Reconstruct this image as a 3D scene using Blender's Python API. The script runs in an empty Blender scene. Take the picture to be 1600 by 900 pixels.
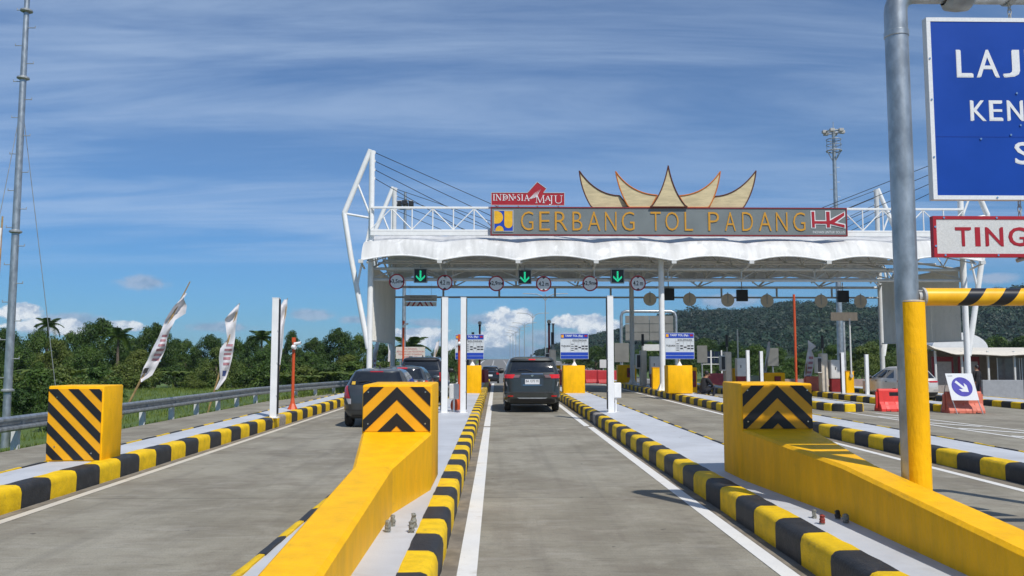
import bpy, bmesh, math, random
from mathutils import Vector, Matrix, Euler, noise
random.seed(11)
R = math.radians
PI = math.pi
SC = bpy.context.scene
COL = SC.collection

# ------------------------------------------------------------------ camera
FPX = 1300.0                                   # focal length in pixels of the 1600 wide photograph
CAMZ = 1.8
cd = bpy.data.cameras.new('camera')
cam = bpy.data.objects.new('camera', cd)
COL.objects.link(cam)
cd.sensor_width = 36.0
cd.lens = FPX / 1600 * 36
cd.clip_start = 0.05
cd.clip_end = 20000
cam.location = (0, 0, CAMZ)
cam.rotation_euler = Euler((PI / 2 + math.atan(108 / FPX), 0, -math.atan(24 / FPX)))
SC.camera = cam
_RM = cam.rotation_euler.to_matrix()


def ray(px, py):
    return _RM @ Vector(((px - 800) / FPX, (450 - py) / FPX, -1))


def P(px, py, Y):
    d = ray(px, py)
    return Vector((0, 0, CAMZ)) + d * (Y / d.y)


def X_(px, Y, py=558):
    return P(px, py, Y).x


def Z_(py, Y, px=800):
    return P(px, py, Y).z


# ------------------------------------------------------------------ light and exposure
SUN_DIR = Vector((1.9, -3.5, 5.1)).normalized()      # towards the sun
SUN_EL = math.asin(SUN_DIR.z)
SUN_ROT = math.atan2(SUN_DIR.x, SUN_DIR.y)
sd = bpy.data.lights.new('sun', 'SUN')
sd.energy = 4.2
sd.angle = R(0.5)
sd.color = (1.0, 0.955, 0.88)
sun = bpy.data.objects.new('sun', sd)
COL.objects.link(sun)
sun.rotation_euler = (-SUN_DIR).to_track_quat('-Z', 'Y').to_euler()
sun.location = (0, -20, 60)
SC.view_settings.view_transform = 'Standard'
SC.view_settings.look = 'None'
SC.view_settings.exposure = 0.0
SC.view_settings.gamma = 1.0

# ------------------------------------------------------------------ world: sky with cirrus and cumulus
W = bpy.data.worlds.new('World')
SC.world = W
W.use_nodes = True
wt = W.node_tree
wt.nodes.clear()


def N(t, typ, **kw):
    n = t.nodes.new(typ)
    for k, v in kw.items():
        setattr(n, k, v)
    return n


def setin(t, n, idx, v):
    if hasattr(v, 'is_output') or isinstance(v, bpy.types.NodeSocket):
        t.links.new(v, n.inputs[idx])
    else:
        n.inputs[idx].default_value = v


def MA(t, op, a, b=0.0, c=0.0, clamp=False):
    n = t.nodes.new('ShaderNodeMath')
    n.operation = op
    n.use_clamp = clamp
    setin(t, n, 0, a)
    setin(t, n, 1, b)
    if len(n.inputs) > 2:
        setin(t, n, 2, c)
    return n.outputs[0]


def SMOOTH(t, v, lo, hi):
    n = t.nodes.new('ShaderNodeMapRange')
    n.interpolation_type = 'SMOOTHSTEP'
    setin(t, n, 0, v)
    n.inputs[1].default_value = lo
    n.inputs[2].default_value = hi
    return n.outputs[0]


def COMB(t, x, y, z=0.0):
    n = t.nodes.new('ShaderNodeCombineXYZ')
    setin(t, n, 0, x)
    setin(t, n, 1, y)
    setin(t, n, 2, z)
    return n.outputs[0]


def NOI(t, vec, scale, detail=4.0, rough=0.5, dist=0.0):
    n = t.nodes.new('ShaderNodeTexNoise')
    if vec is not None:
        t.links.new(vec, n.inputs['Vector'])
    n.inputs['Scale'].default_value = scale
    n.inputs['Detail'].default_value = detail
    n.inputs['Roughness'].default_value = rough
    n.inputs['Distortion'].default_value = dist
    return n.outputs[0]


def MIX(t, fac, a, b, blend='MIX'):
    n = t.nodes.new('ShaderNodeMix')
    n.data_type = 'RGBA'
    n.blend_type = blend
    for sock, v in ((n.inputs[0], fac), (n.inputs[6], a), (n.inputs[7], b)):
        if isinstance(v, bpy.types.NodeSocket):
            t.links.new(v, sock)
        elif isinstance(v, (int, float)):
            sock.default_value = v
        else:
            sock.default_value = (*v[:3], 1)
    return n.outputs[2]


sky = N(wt, 'ShaderNodeTexSky', sky_type='NISHITA')
sky.sun_disc = False
sky.sun_elevation = SUN_EL
sky.sun_rotation = SUN_ROT
sky.altitude = 0
sky.air_density = 1.0
sky.dust_density = 0.25
sky.ozone_density = 2.2
tc = N(wt, 'ShaderNodeTexCoord')
sx = N(wt, 'ShaderNodeSeparateXYZ')
wt.links.new(tc.outputs['Generated'], sx.inputs[0])
dx, dy, dz = sx.outputs
az = MA(wt, 'ARCTAN2', dx, dy)
el = MA(wt, 'ARCSINE', dz)
tint = MIX(wt, SMOOTH(wt, MA(wt, 'ABSOLUTE', el), 0.0, 0.28), (0.24, 0.54, 0.93), (0.45, 0.70, 0.97))
skyc = MIX(wt, 1.0, sky.outputs[0], tint, 'MULTIPLY')
# high thin cirrus on a plane far above
inv = MA(wt, 'DIVIDE', 1.0, MA(wt, 'MAXIMUM', MA(wt, 'ADD', dz, 0.06), 0.05))
cu = MA(wt, 'MULTIPLY', dx, inv)
cv = MA(wt, 'MULTIPLY', dy, inv)
cu2 = MA(wt, 'ADD', cu, MA(wt, 'MULTIPLY', cv, 0.22))
c1 = NOI(wt, COMB(wt, MA(wt, 'MULTIPLY', cu2, 0.42), MA(wt, 'MULTIPLY', cv, 1.7)), 1.0, 9.0, 0.62, 0.5)
c2 = NOI(wt, COMB(wt, MA(wt, 'MULTIPLY', cu2, 0.12), MA(wt, 'MULTIPLY', cv, 0.35), 3.7), 1.0, 3.0, 0.5)
cir = MA(wt, 'MULTIPLY', SMOOTH(wt, c1, 0.33, 0.72), SMOOTH(wt, c2, 0.22, 0.58))
cir = MA(wt, 'MULTIPLY', cir, SMOOTH(wt, el, 0.04, 0.16))
cir = MA(wt, 'ADD', MA(wt, 'MULTIPLY', cir, 0.52), MA(wt, 'MULTIPLY', SMOOTH(wt, el, 0.04, 0.3), 0.08))
skyc = MIX(wt, cir, skyc, (5.0, 6.4, 8.5))
# cumulus: blobs (px, py, rx, ry in photograph pixels) as directions
ap = COMB(wt, az, MA(wt, 'MULTIPLY', el, 1.25))
n1 = NOI(wt, ap, 40.0, 10.0, 0.64)
n2 = NOI(wt, COMB(wt, MA(wt, 'ADD', az, -0.006), MA(wt, 'ADD', MA(wt, 'MULTIPLY', el, 1.25), 0.010)), 40.0, 7.0, 0.62)


def blobs(lst):
    out = None
    for (px, py, rx, ry) in lst:
        a0 = math.atan((px - 776) / FPX)
        e0 = math.atan((558 - py) / FPX * math.cos(a0))
        ax = MA(wt, 'MULTIPLY', MA(wt, 'ADD', az, -a0), FPX / rx)
        ay = MA(wt, 'MULTIPLY', MA(wt, 'ADD', el, -e0), FPX / ry)
        d = MA(wt, 'SQRT', MA(wt, 'ADD', MA(wt, 'MULTIPLY', ax, ax), MA(wt, 'MULTIPLY', ay, ay)))
        d = MA(wt, 'SUBTRACT', 1.0, d)
        out = d if out is None else MA(wt, 'SMOOTH_MAX', out, d, 0.25)
    return out


def cloud(base, lst, lit, shade, soft, gain, opac):
    m = MA(wt, 'ADD', blobs(lst), MA(wt, 'MULTIPLY', MA(wt, 'ADD', n1, -0.5), gain))
    dens = MA(wt, 'MULTIPLY', SMOOTH(wt, m, 0.0, soft), opac)
    sh = SMOOTH(wt, MA(wt, 'ADD', MA(wt, 'SUBTRACT', n1, n2), MA(wt, 'MULTIPLY', el, 1.5)), -0.10, 0.17)
    return MIX(wt, dens, base, MIX(wt, sh, shade, lit))


grey_l = [(225, 443, 42, 14), (487, 492, 46, 12), (110, 500, 60, 12), (667, 505, 34, 10), (760, 500, 40, 12),
          (880, 505, 30, 12), (1140, 470, 60, 14), (880, 530, 110, 18), (790, 548, 110, 14), (1560, 433, 40, 10),
          (345, 512, 60, 10), (560, 500, 40, 8)]
white_l = [(787, 508, 38, 31), (814, 496, 24, 15), (768, 530, 42, 16), (905, 502, 52, 13), (940, 515, 48, 15),
           (40, 487, 34, 13), (92, 511, 56, 13), (195, 511, 34, 10), (655, 524, 48, 15), (705, 540, 46, 10),
           (-200, 500, 120, 18), (1780, 480, 160, 30)]
skyc = cloud(skyc, grey_l, (4.0, 4.8, 6.3), (2.4, 3.3, 4.9), 0.6, 1.2, 0.70)
skyc = cloud(skyc, [(790, 553, 130, 16), (690, 556, 90, 10), (900, 545, 90, 14)], (1.9, 3.2, 5.0), (1.5, 2.7, 4.5), 0.7, 1.0, 0.65)
skyc = cloud(skyc, white_l, (8.8, 9.1, 9.4), (3.7, 4.7, 6.3), 0.27, 1.45, 0.94)
bg = N(wt, 'ShaderNodeBackground')
bg.inputs[1].default_value = 0.10
wt.links.new(skyc, bg.inputs[0])
wo = N(wt, 'ShaderNodeOutputWorld')
wt.links.new(bg.outputs[0], wo.inputs[0])

# ------------------------------------------------------------------ materials
MATS = {}


def M(name, col, rough=0.6, metal=0.0, var=0.10, scale=5.0, bump=0.0, bscale=60.0, coat=0.0, spec=0.5,
      emit=0.0, scuff=0.0, dirt=0.0, dirtcol=(0.12, 0.10, 0.075), dscale=3.0, stretch=None, aniso=None, alpha=None):
    if name in MATS:
        return MATS[name]
    m = bpy.data.materials.new(name)
    m.use_nodes = True
    t = m.node_tree
    b = t.nodes['Principled BSDF']
    geo = N(t, 'ShaderNodeNewGeometry')
    pos = geo.outputs['Position']
    if stretch:
        mp = N(t, 'ShaderNodeMapping')
        mp.inputs['Scale'].default_value = stretch
        t.links.new(pos, mp.inputs[0])
        pos = mp.outputs[0]
    c = tuple(col)
    lo = tuple(max(0, x * (1 - var)) for x in c)
    hi = tuple(min(1, x * (1 + var)) for x in c)
    n = NOI(t, pos, scale, 6.0, 0.6)
    colr = MIX(t, SMOOTH(t, n, 0.3, 0.7), lo, hi)
    if dirt > 0:
        d = NOI(t, pos, dscale, 8.0, 0.68, 0.4)
        colr = MIX(t, MA(t, 'MULTIPLY', SMOOTH(t, d, 0.50, 0.80), dirt), colr, dirtcol)
    if scuff > 0:
        mp = N(t, 'ShaderNodeMapping')
        mp.inputs['Scale'].default_value = (7.0, 0.9, 5.0)
        t.links.new(geo.outputs['Position'], mp.inputs[0])
        sc_ = NOI(t, mp.outputs[0], 1.0, 7.0, 0.72, 0.3)
        chip = NOI(t, geo.outputs['Position'], 24.0, 5.0, 0.7)
        colr = MIX(t, MA(t, 'MULTIPLY', SMOOTH(t, sc_, 0.60, 0.74), scuff), colr, (0.10, 0.085, 0.06))
        colr = MIX(t, MA(t, 'MULTIPLY', SMOOTH(t, chip, 0.70, 0.76), scuff), colr, (0.26, 0.24, 0.20))
    t.links.new(colr, b.inputs['Base Color'])
    rv = MA(t, 'ADD', rough - 0.06, MA(t, 'MULTIPLY', n, 0.12), clamp=True)
    t.links.new(rv, b.inputs['Roughness'])
    b.inputs['Metallic'].default_value = metal
    b.inputs['Specular IOR Level'].default_value = spec
    b.inputs['Coat Weight'].default_value = coat
    b.inputs['Coat Roughness'].default_value = 0.06
    if emit:
        b.inputs['Emission Color'].default_value = (*c, 1)
        b.inputs['Emission Strength'].default_value = emit
    if bump:
        bn = N(t, 'ShaderNodeBump')
        bn.inputs['Strength'].default_value = bump
        bn.inputs['Distance'].default_value = 0.02
        t.links.new(NOI(t, pos, bscale, 5.0, 0.6), bn.inputs['Height'])
        t.links.new(bn.outputs[0], b.inputs['Normal'])
    MATS[name] = m
    return m


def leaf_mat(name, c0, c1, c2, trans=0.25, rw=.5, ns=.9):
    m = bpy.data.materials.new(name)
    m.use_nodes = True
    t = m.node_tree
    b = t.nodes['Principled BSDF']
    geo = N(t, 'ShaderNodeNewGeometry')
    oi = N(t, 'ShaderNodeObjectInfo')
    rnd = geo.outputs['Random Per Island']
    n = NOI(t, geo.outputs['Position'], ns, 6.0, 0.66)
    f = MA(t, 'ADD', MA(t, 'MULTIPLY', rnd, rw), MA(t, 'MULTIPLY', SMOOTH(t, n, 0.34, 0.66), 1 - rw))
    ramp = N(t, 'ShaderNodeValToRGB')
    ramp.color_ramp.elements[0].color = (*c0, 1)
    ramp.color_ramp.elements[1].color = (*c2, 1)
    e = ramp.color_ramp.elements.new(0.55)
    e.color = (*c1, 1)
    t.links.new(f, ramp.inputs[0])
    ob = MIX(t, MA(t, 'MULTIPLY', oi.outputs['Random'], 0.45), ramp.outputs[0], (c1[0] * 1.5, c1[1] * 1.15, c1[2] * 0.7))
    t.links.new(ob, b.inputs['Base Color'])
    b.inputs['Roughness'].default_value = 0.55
    b.inputs['Specular IOR Level'].default_value = 0.35
    tr = N(t, 'ShaderNodeBsdfTranslucent')
    t.links.new(ob, tr.inputs[0])
    mx = N(t, 'ShaderNodeMixShader')
    mx.inputs[0].default_value = trans
    t.links.new(b.outputs[0], mx.inputs[1])
    t.links.new(tr.outputs[0], mx.inputs[2])
    t.links.new(mx.outputs[0], t.nodes['Material Output'].inputs[0])
    return m


def road_mat():
    m = bpy.data.materials.new('worn_concrete')
    m.use_nodes = True
    t = m.node_tree
    b = t.nodes['Principled BSDF']
    geo = N(t, 'ShaderNodeNewGeometry')
    pos = geo.outputs['Position']
    s = N(t, 'ShaderNodeSeparateXYZ')
    t.links.new(pos, s.inputs[0])
    big = NOI(t, pos, 0.45, 6.0, 0.62, 0.3)
    cl = NOI(t, pos, 0.95, 7.0, 0.66, 1.2)
    mid = NOI(t, pos, 1.5, 8.0, 0.68, 0.5)

    def stretched(sx_, sy_, sc, det, ro, di):
        mp = N(t, 'ShaderNodeMapping')
        mp.inputs['Scale'].default_value = (sx_, sy_, 1)
        t.links.new(pos, mp.inputs[0])
        return NOI(t, mp.outputs[0], sc, det, ro, di)
    streak = stretched(0.9, 4.2, 1.0, 9.0, 0.72, 0.8)            # brushed across the lane
    streak2 = stretched(2.6, 16.0, 1.0, 6.0, 0.7, 0.4)
    tyre = stretched(2.6, 0.10, 1.0, 5.0, 0.62, 0.0)
    fine = NOI(t, pos, 60.0, 5.0, 0.75)
    col = MIX(t, SMOOTH(t, big, 0.38, 0.62), (0.220, 0.200, 0.155), (0.305, 0.284, 0.226))
    col = MIX(t, MA(t, 'MULTIPLY', SMOOTH(t, cl, 0.47, 0.62), 0.30), col, (0.160, 0.130, 0.102))
    col = MIX(t, MA(t, 'MULTIPLY', SMOOTH(t, mid, 0.50, 0.66), 0.50), col, (0.36, 0.335, 0.275))
    col = MIX(t, MA(t, 'MULTIPLY', SMOOTH(t, streak, 0.50, 0.70), 0.50), col, (0.36, 0.34, 0.295))
    col = MIX(t, MA(t, 'MULTIPLY', SMOOTH(t, streak2, 0.54, 0.72), 0.45), col, (0.33, 0.31, 0.27))
    col = MIX(t, MA(t, 'MULTIPLY', SMOOTH(t, streak2, 0.48, 0.30), 0.40), col, (0.105, 0.092, 0.075))
    col = MIX(t, MA(t, 'MULTIPLY', SMOOTH(t, tyre, 0.48, 0.68), 0.26), col, (0.125, 0.115, 0.10))
    spot = NOI(t, pos, 6.0, 2.0, 0.5)
    col = MIX(t, MA(t, 'MULTIPLY', SMOOTH(t, spot, 0.72, 0.78), 0.7), col, (0.05, 0.045, 0.04))
    col = MIX(t, MA(t, 'MULTIPLY', SMOOTH(t, fine, 0.47, 0.68), 0.55), col, (0.11, 0.10, 0.085))
    # sawn joints across the slabs every 5 m, lane joints at the line of the kerb gutters
    fr = MA(t, 'FRACT', MA(t, 'MULTIPLY', MA(t, 'ADD', s.outputs[1], 1.6), 0.2))
    j = MA(t, 'LESS_THAN', MA(t, 'ABSOLUTE', MA(t, 'ADD', fr, -0.5)), 0.0022)
    col = MIX(t, MA(t, 'MULTIPLY', j, 0.65), col, (0.04, 0.036, 0.03))
    t.links.new(col, b.inputs['Base Color'])
    b.inputs['Roughness'].default_value = 0.88
    b.inputs['Specular IOR Level'].default_value = 0.25
    bn = N(t, 'ShaderNodeBump')
    bn.inputs['Strength'].default_value = 0.35
    bn.inputs['Distance'].default_value = 0.01
    t.links.new(MA(t, 'ADD', fine, MA(t, 'MULTIPLY', streak, 1.2)), bn.inputs['Height'])
    t.links.new(bn.outputs[0], b.inputs['Normal'])
    return m


def line_mat(name, col, wear):
    """worn road paint: chips and dust show the concrete colour through it"""
    m = bpy.data.materials.new(name)
    m.use_nodes = True
    t = m.node_tree
    b = t.nodes['Principled BSDF']
    geo = N(t, 'ShaderNodeNewGeometry')
    pos = geo.outputs['Position']
    a = NOI(t, pos, 2.2, 8.0, 0.7)
    f = NOI(t, pos, 38.0, 4.0, 0.7)
    c = MIX(t, SMOOTH(t, a, 0.3, 0.75), tuple(x * 0.88 for x in col), col)
    c = MIX(t, MA(t, 'MULTIPLY', SMOOTH(t, a, 0.52, 0.74), wear), c, (0.36, 0.31, 0.235))
    c = MIX(t, MA(t, 'MULTIPLY', SMOOTH(t, f, 0.62, 0.72), 0.55), c, (0.2, 0.18, 0.155))
    t.links.new(c, b.inputs['Base Color'])
    b.inputs['Roughness'].default_value = 0.75
    return m


def ground_mat():
    m = bpy.data.materials.new('meadow_ground')
    m.use_nodes = True
    t = m.node_tree
    b = t.nodes['Principled BSDF']
    geo = N(t, 'ShaderNodeNewGeometry')
    pos = geo.outputs['Position']
    a = NOI(t, pos, 0.12, 6.0, 0.62)
    c = NOI(t, pos, 1.6, 8.0, 0.7)
    f = NOI(t, pos, 14.0, 4.0, 0.7)
    col = MIX(t, SMOOTH(t, a, 0.3, 0.7), (0.055, 0.105, 0.014), (0.11, 0.175, 0.028))
    col = MIX(t, MA(t, 'MULTIPLY', SMOOTH(t, c, 0.45, 0.75), 0.6), col, (0.13, 0.14, 0.045))
    col = MIX(t, MA(t, 'MULTIPLY', SMOOTH(t, f, 0.4, 0.75), 0.6), col, (0.03, 0.05, 0.012))
    t.links.new(col, b.inputs['Base Color'])
    b.inputs['Roughness'].default_value = 0.9
    bn = N(t, 'ShaderNodeBump')
    bn.inputs['Strength'].default_value = 0.7
    bn.inputs['Distance'].default_value = 0.1
    t.links.new(f, bn.inputs['Height'])
    t.links.new(bn.outputs[0], b.inputs['Normal'])
    return m


def fabric_mat():
    m = bpy.data.materials.new('roof_membrane')
    m.use_nodes = True
    t = m.node_tree
    b = t.nodes['Principled BSDF']
    geo = N(t, 'ShaderNodeNewGeometry')
    pos = geo.outputs['Position']
    a = NOI(t, pos, 1.4, 8.0, 0.65, 0.4)
    mp = N(t, 'ShaderNodeMapping')
    mp.inputs['Scale'].default_value = (2.6, 0.3, 0.45)
    t.links.new(pos, mp.inputs[0])
    st = NOI(t, mp.outputs[0], 1.0, 6.0, 0.65)
    col = MIX(t, SMOOTH(t, st, 0.3, 0.7), (0.50, 0.50, 0.49), (0.66, 0.66, 0.65))
    col = MIX(t, MA(t, 'MULTIPLY', SMOOTH(t, a, 0.50, 0.66), 0.65), col, (0.80, 0.80, 0.80))
    col = MIX(t, MA(t, 'MULTIPLY', SMOOTH(t, NOI(t, pos, 3.0, 6.0, 0.7), 0.62, 0.8), 0.35), col, (0.36, 0.35, 0.33))
    t.links.new(col, b.inputs['Base Color'])
    b.inputs['Roughness'].default_value = 0.55
    tr = N(t, 'ShaderNodeBsdfTranslucent')
    tr.inputs[0].default_value = (0.62, 0.58, 0.50, 1)
    mx = N(t, 'ShaderNodeMixShader')
    mx.inputs[0].default_value = 0.03
    t.links.new(b.outputs[0], mx.inputs[1])
    t.links.new(tr.outputs[0], mx.inputs[2])
    t.links.new(mx.outputs[0], t.nodes['Material Output'].inputs[0])
    return m


def stripe_pole_mat():
    """yellow bar wrapped with spiral black bands (print on the bar's own surface)"""
    m = bpy.data.materials.new('striped_bar_film')
    m.use_nodes = True
    t = m.node_tree
    b = t.nodes['Principled BSDF']
    tcn = N(t, 'ShaderNodeTexCoord')
    s = N(t, 'ShaderNodeSeparateXYZ')
    t.links.new(tcn.outputs['Object'], s.inputs[0])
    ang = MA(t, 'ARCTAN2', s.outputs[1], s.outputs[2])
    ph = MA(t, 'FRACT', MA(t, 'ADD', MA(t, 'MULTIPLY', MA(t, 'ADD', s.outputs[0], MA(t, 'MULTIPLY', ang, -0.066)), 1 / 0.325), -0.42))
    k = MA(t, 'MULTIPLY', MA(t, 'LESS_THAN', ph, 0.44), MA(t, 'GREATER_THAN', s.outputs[0], 0.30))
    n = NOI(t, tcn.outputs['Object'], 8.0, 6.0, 0.6)
    y = MIX(t, SMOOTH(t, n, 0.3, 0.7), (0.80, 0.40, 0.004), (0.90, 0.49, 0.008))
    t.links.new(MIX(t, k, y, (0.012, 0.012, 0.016)), b.inputs['Base Color'])
    b.inputs['Roughness'].default_value = 0.32
    return m


mROAD = road_mat()
mLINE = line_mat('white_road_paint', (0.74, 0.73, 0.70), 0.5)
mLINED = line_mat('dusty_road_paint', (0.62, 0.57, 0.48), 0.9)
mGROUND = ground_mat()
mFABRIC = fabric_mat()
mBAR = stripe_pole_mat()
mDECK = M('pale_deck_paint', (0.49, 0.505, 0.53), 0.6, scuff=.30, var=0.09, scale=0.9, dirt=0.65, dirtcol=(0.36, 0.34, 0.32), dscale=1.7, bump=0.15, bscale=30)
mKY = M('kerb_yellow', (0.78, 0.50, 0.008), 0.65, scuff=.55, spec=.25, var=0.12, scale=6, dirt=0.6, dirtcol=(0.33, 0.22, 0.05), dscale=9, bump=0.4, bscale=45)
mKB = M('kerb_black', (0.022, 0.023, 0.025), 0.6, scuff=.35, var=0.3, scale=6, dirt=0.5, dirtcol=(0.10, 0.09, 0.08), dscale=9, bump=0.4, bscale=45)
mYEL = M('barrier_yellow', (0.90, 0.465, 0.0015), 0.55, scuff=.34, spec=.22, var=0.09, scale=5.5, dirt=0.42, dirtcol=(0.55, 0.28, 0.015), dscale=3, bump=0.42, bscale=34, stretch=(1, 1, .35))
mSTY = M('sheeting_amber', (0.80, 0.37, 0.004), 0.4, var=0.05, scale=5, dirt=0.2, dirtcol=(0.45, 0.2, 0.01))
mSTB = M('sheeting_black', (0.011, 0.011, 0.013), 0.4, var=0.2, scale=5)
mWHITE = M('white_paint', (0.79, 0.79, 0.78), 0.42, var=0.04, scale=3, dirt=0.2, dirtcol=(0.5, 0.47, 0.42), dscale=4)
mGALV = M('galvanised_steel', (0.40, 0.43, 0.45), 0.42, metal=0.75, var=0.22, scale=9, dirt=0.35, dirtcol=(0.22, 0.23, 0.24), dscale=7, stretch=(1, 1, 0.5))
mGALVD = M('dull_galvanised', (0.34, 0.36, 0.37), 0.55, metal=0.4, var=0.18, scale=5, dirt=0.4, dirtcol=(0.2, 0.18, 0.15), dscale=4)
mGREYP = M('grey_paint', (0.40, 0.395, 0.38), 0.55, var=0.08)
mBEIGE = M('sign_back_grey', (0.60, 0.53, 0.43), 0.6, var=0.08)
mSTEELW = M('off_white_steel', (0.60, 0.60, 0.585), 0.5, var=0.05, dirt=0.3, dirtcol=(0.4, 0.37, 0.33))
mPANEL = M('ribbed_sheet', (0.74, 0.72, 0.66), 0.5, var=0.06, scale=0.6, dirt=0.25, dirtcol=(0.26, 0.24, 0.2))
mZINC = M('zinc_sheet', (0.19, 0.19, 0.175), 0.6, var=.12, scale=1.5)
mBRNB = M('brown_board', (0.15, 0.125, 0.095), 0.7, var=.12)
mBOARDW = M('board_white', (0.58, 0.61, 0.63), 0.5, var=.06)
mBLACK = M('black_plastic', (0.018, 0.018, 0.02), 0.45, var=0.2)
mRUB = M('tyre_rubber', (0.016, 0.016, 0.016), 0.85, var=0.2, bump=0.3)
mBLUE = M('sign_blue', (0.001, 0.046, 0.32), 0.34, var=0.08, scale=1.5, dirt=0.15, dirtcol=(0.03, 0.09, 0.42), dscale=2)
mBLUE2 = M('board_blue', (0.012, 0.055, 0.40), 0.4, var=0.06)
mREFL = M('sheeting_white', (0.72, 0.73, 0.74), 0.42, var=0.06, scale=60)
mREFG = M('sheeting_silver', (0.47, 0.48, 0.48), 0.45, var=0.12, scale=50)
mRED = M('sign_red', (0.36, 0.008, 0.018), 0.45, var=0.06)
mSGREY = M('sign_grey_face', (0.165, 0.185, 0.185), 0.45, var=0.07, scale=1.2)
mAMB = M('letter_amber', (0.56, 0.275, 0.02), 0.4, var=0.06)
mCRE = M('cream_panel', (0.56, 0.46, 0.27), 0.6, var=0.14, scale=2.5, dirt=0.25, dirtcol=(0.34, 0.28, 0.15), stretch=(0.6, 1, 3))
mBROWN = M('trim_brown', (0.10, 0.028, 0.016), 0.5)
mORTRIM = M('trim_orange', (0.55, 0.16, 0.02), 0.5)
mORANGE = M('orange_paint', (0.55, 0.075, 0.014), 0.5, var=0.08, dirt=0.2, dirtcol=(0.4, 0.06, 0.02))
mREDPL = M('red_plastic', (0.72, 0.045, 0.035), 0.42, var=0.08, dirt=0.3, dirtcol=(0.6, 0.14, 0.11), dscale=4)
mPINKPL = M('faded_plastic', (0.62, 0.16, 0.10), 0.55, var=0.12, dirt=0.4, dirtcol=(0.6, 0.30, 0.22), dscale=4)
mDKRED = M('dark_red_paint', (0.20, 0.012, 0.015), 0.5)
mGLASS = M('dark_glass', (0.012, 0.014, 0.017), 0.06, var=0.1, spec=0.8)
mGREEN = M('led_green', (0.02, 0.75, 0.36), 0.5, var=0.0, emit=1.1)
mDARKINK = M('dark_ink', (0.02, 0.02, 0.024), 0.6)
mREDINK = M('red_ink', (0.42, 0.03, 0.04), 0.6)
mFADEINK = M('faded_red_ink', (0.42, 0.20, 0.22), 0.6, var=0.25, scale=12)
mCLOTH = M('banner_cloth', (0.66, 0.64, 0.66), 0.8, var=0.08, scale=6, dirt=0.3, dirtcol=(0.42, 0.38, 0.40), dscale=3)
mBAMB = M('bamboo', (0.36, 0.24, 0.10), 0.6, var=0.25, scale=7)
mCHROME = M('chrome', (0.62, 0.63, 0.64), 0.14, metal=1.0, var=0.05)
mBARK = M('tree_bark', (0.13, 0.10, 0.075), 0.9, var=0.3, scale=3, bump=0.6, bscale=8)
mSTONEC = M('weathered_bolt', (0.22, 0.22, 0.19), 0.7, var=0.3, scale=60, dirt=0.5, dscale=40, bump=0.5, bscale=150)
mRUST = M('red_rust', (0.22, 0.03, 0.02), 0.8, var=0.3, scale=60)
mASPH = M('far_asphalt', (0.165, 0.16, 0.15), 0.9, var=0.15, scale=0.4, dirt=0.3, dirtcol=(0.25, 0.24, 0.22), dscale=0.8)
mSOLAR = M('solar_cell', (0.010, 0.014, 0.035), 0.2, var=0.2)
mSKIN = M('skin', (0.33, 0.17, 0.10), 0.6, var=0.06)
mHAIR = M('black_hair', (0.012, 0.010, 0.010), 0.5)
mSHIRT = M('black_cloth', (0.014, 0.014, 0.017), 0.85, var=0.25)
mTROU = M('navy_cloth', (0.015, 0.017, 0.028), 0.85, var=0.25)
mLAMP = M('red_lamp', (0.42, 0.008, 0.010), 0.15, var=0.1, coat=0.6)
mLAMPON = M('red_lamp_lit', (0.50, 0.012, 0.012), 0.2, var=0.1, emit=0.30, coat=0.6)
mCLEAR = M('clear_lamp', (0.40, 0.38, 0.38), 0.15, var=0.1)
mLEAF_D = leaf_mat('leaf_dark', (0.014, 0.038, 0.008), (0.036, 0.080, 0.013), (0.080, 0.135, 0.024))
mLEAF_M = leaf_mat('leaf_mid', (0.022, 0.055, 0.009), (0.055, 0.112, 0.016), (0.12, 0.18, 0.030))
mLEAF_L = leaf_mat('leaf_light', (0.035, 0.070, 0.012), (0.085, 0.130, 0.022), (0.17, 0.20, 0.045))
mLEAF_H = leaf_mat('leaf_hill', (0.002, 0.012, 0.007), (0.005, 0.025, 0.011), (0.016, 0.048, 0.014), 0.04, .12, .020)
mGRASS = leaf_mat('grass_blade', (0.055, 0.105, 0.012), (0.11, 0.175, 0.022), (0.22, 0.25, 0.06), 0.3)
mHILL = M('hill_soil', (0.020, 0.042, 0.014), 0.95, var=0.4, scale=0.03)

# ------------------------------------------------------------------ geometry helpers
def wloc(o):
    v = Vector((0, 0, 0))
    while o is not None:
        v += o.location
        o = o.parent
    return v


def tag(o, label=None, cat=None, group=None, kind=None):
    if label:
        o['label'] = label
    if cat:
        o['category'] = cat
    if group:
        o['group'] = group
    if kind:
        o['kind'] = kind
    return o


def thing(name, label, cat, loc=(0, 0, 0), group=None):
    o = bpy.data.objects.new(name, None)
    o.empty_display_size = 0.2
    COL.objects.link(o)
    o.location = loc
    return tag(o, label, cat, group)


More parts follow.
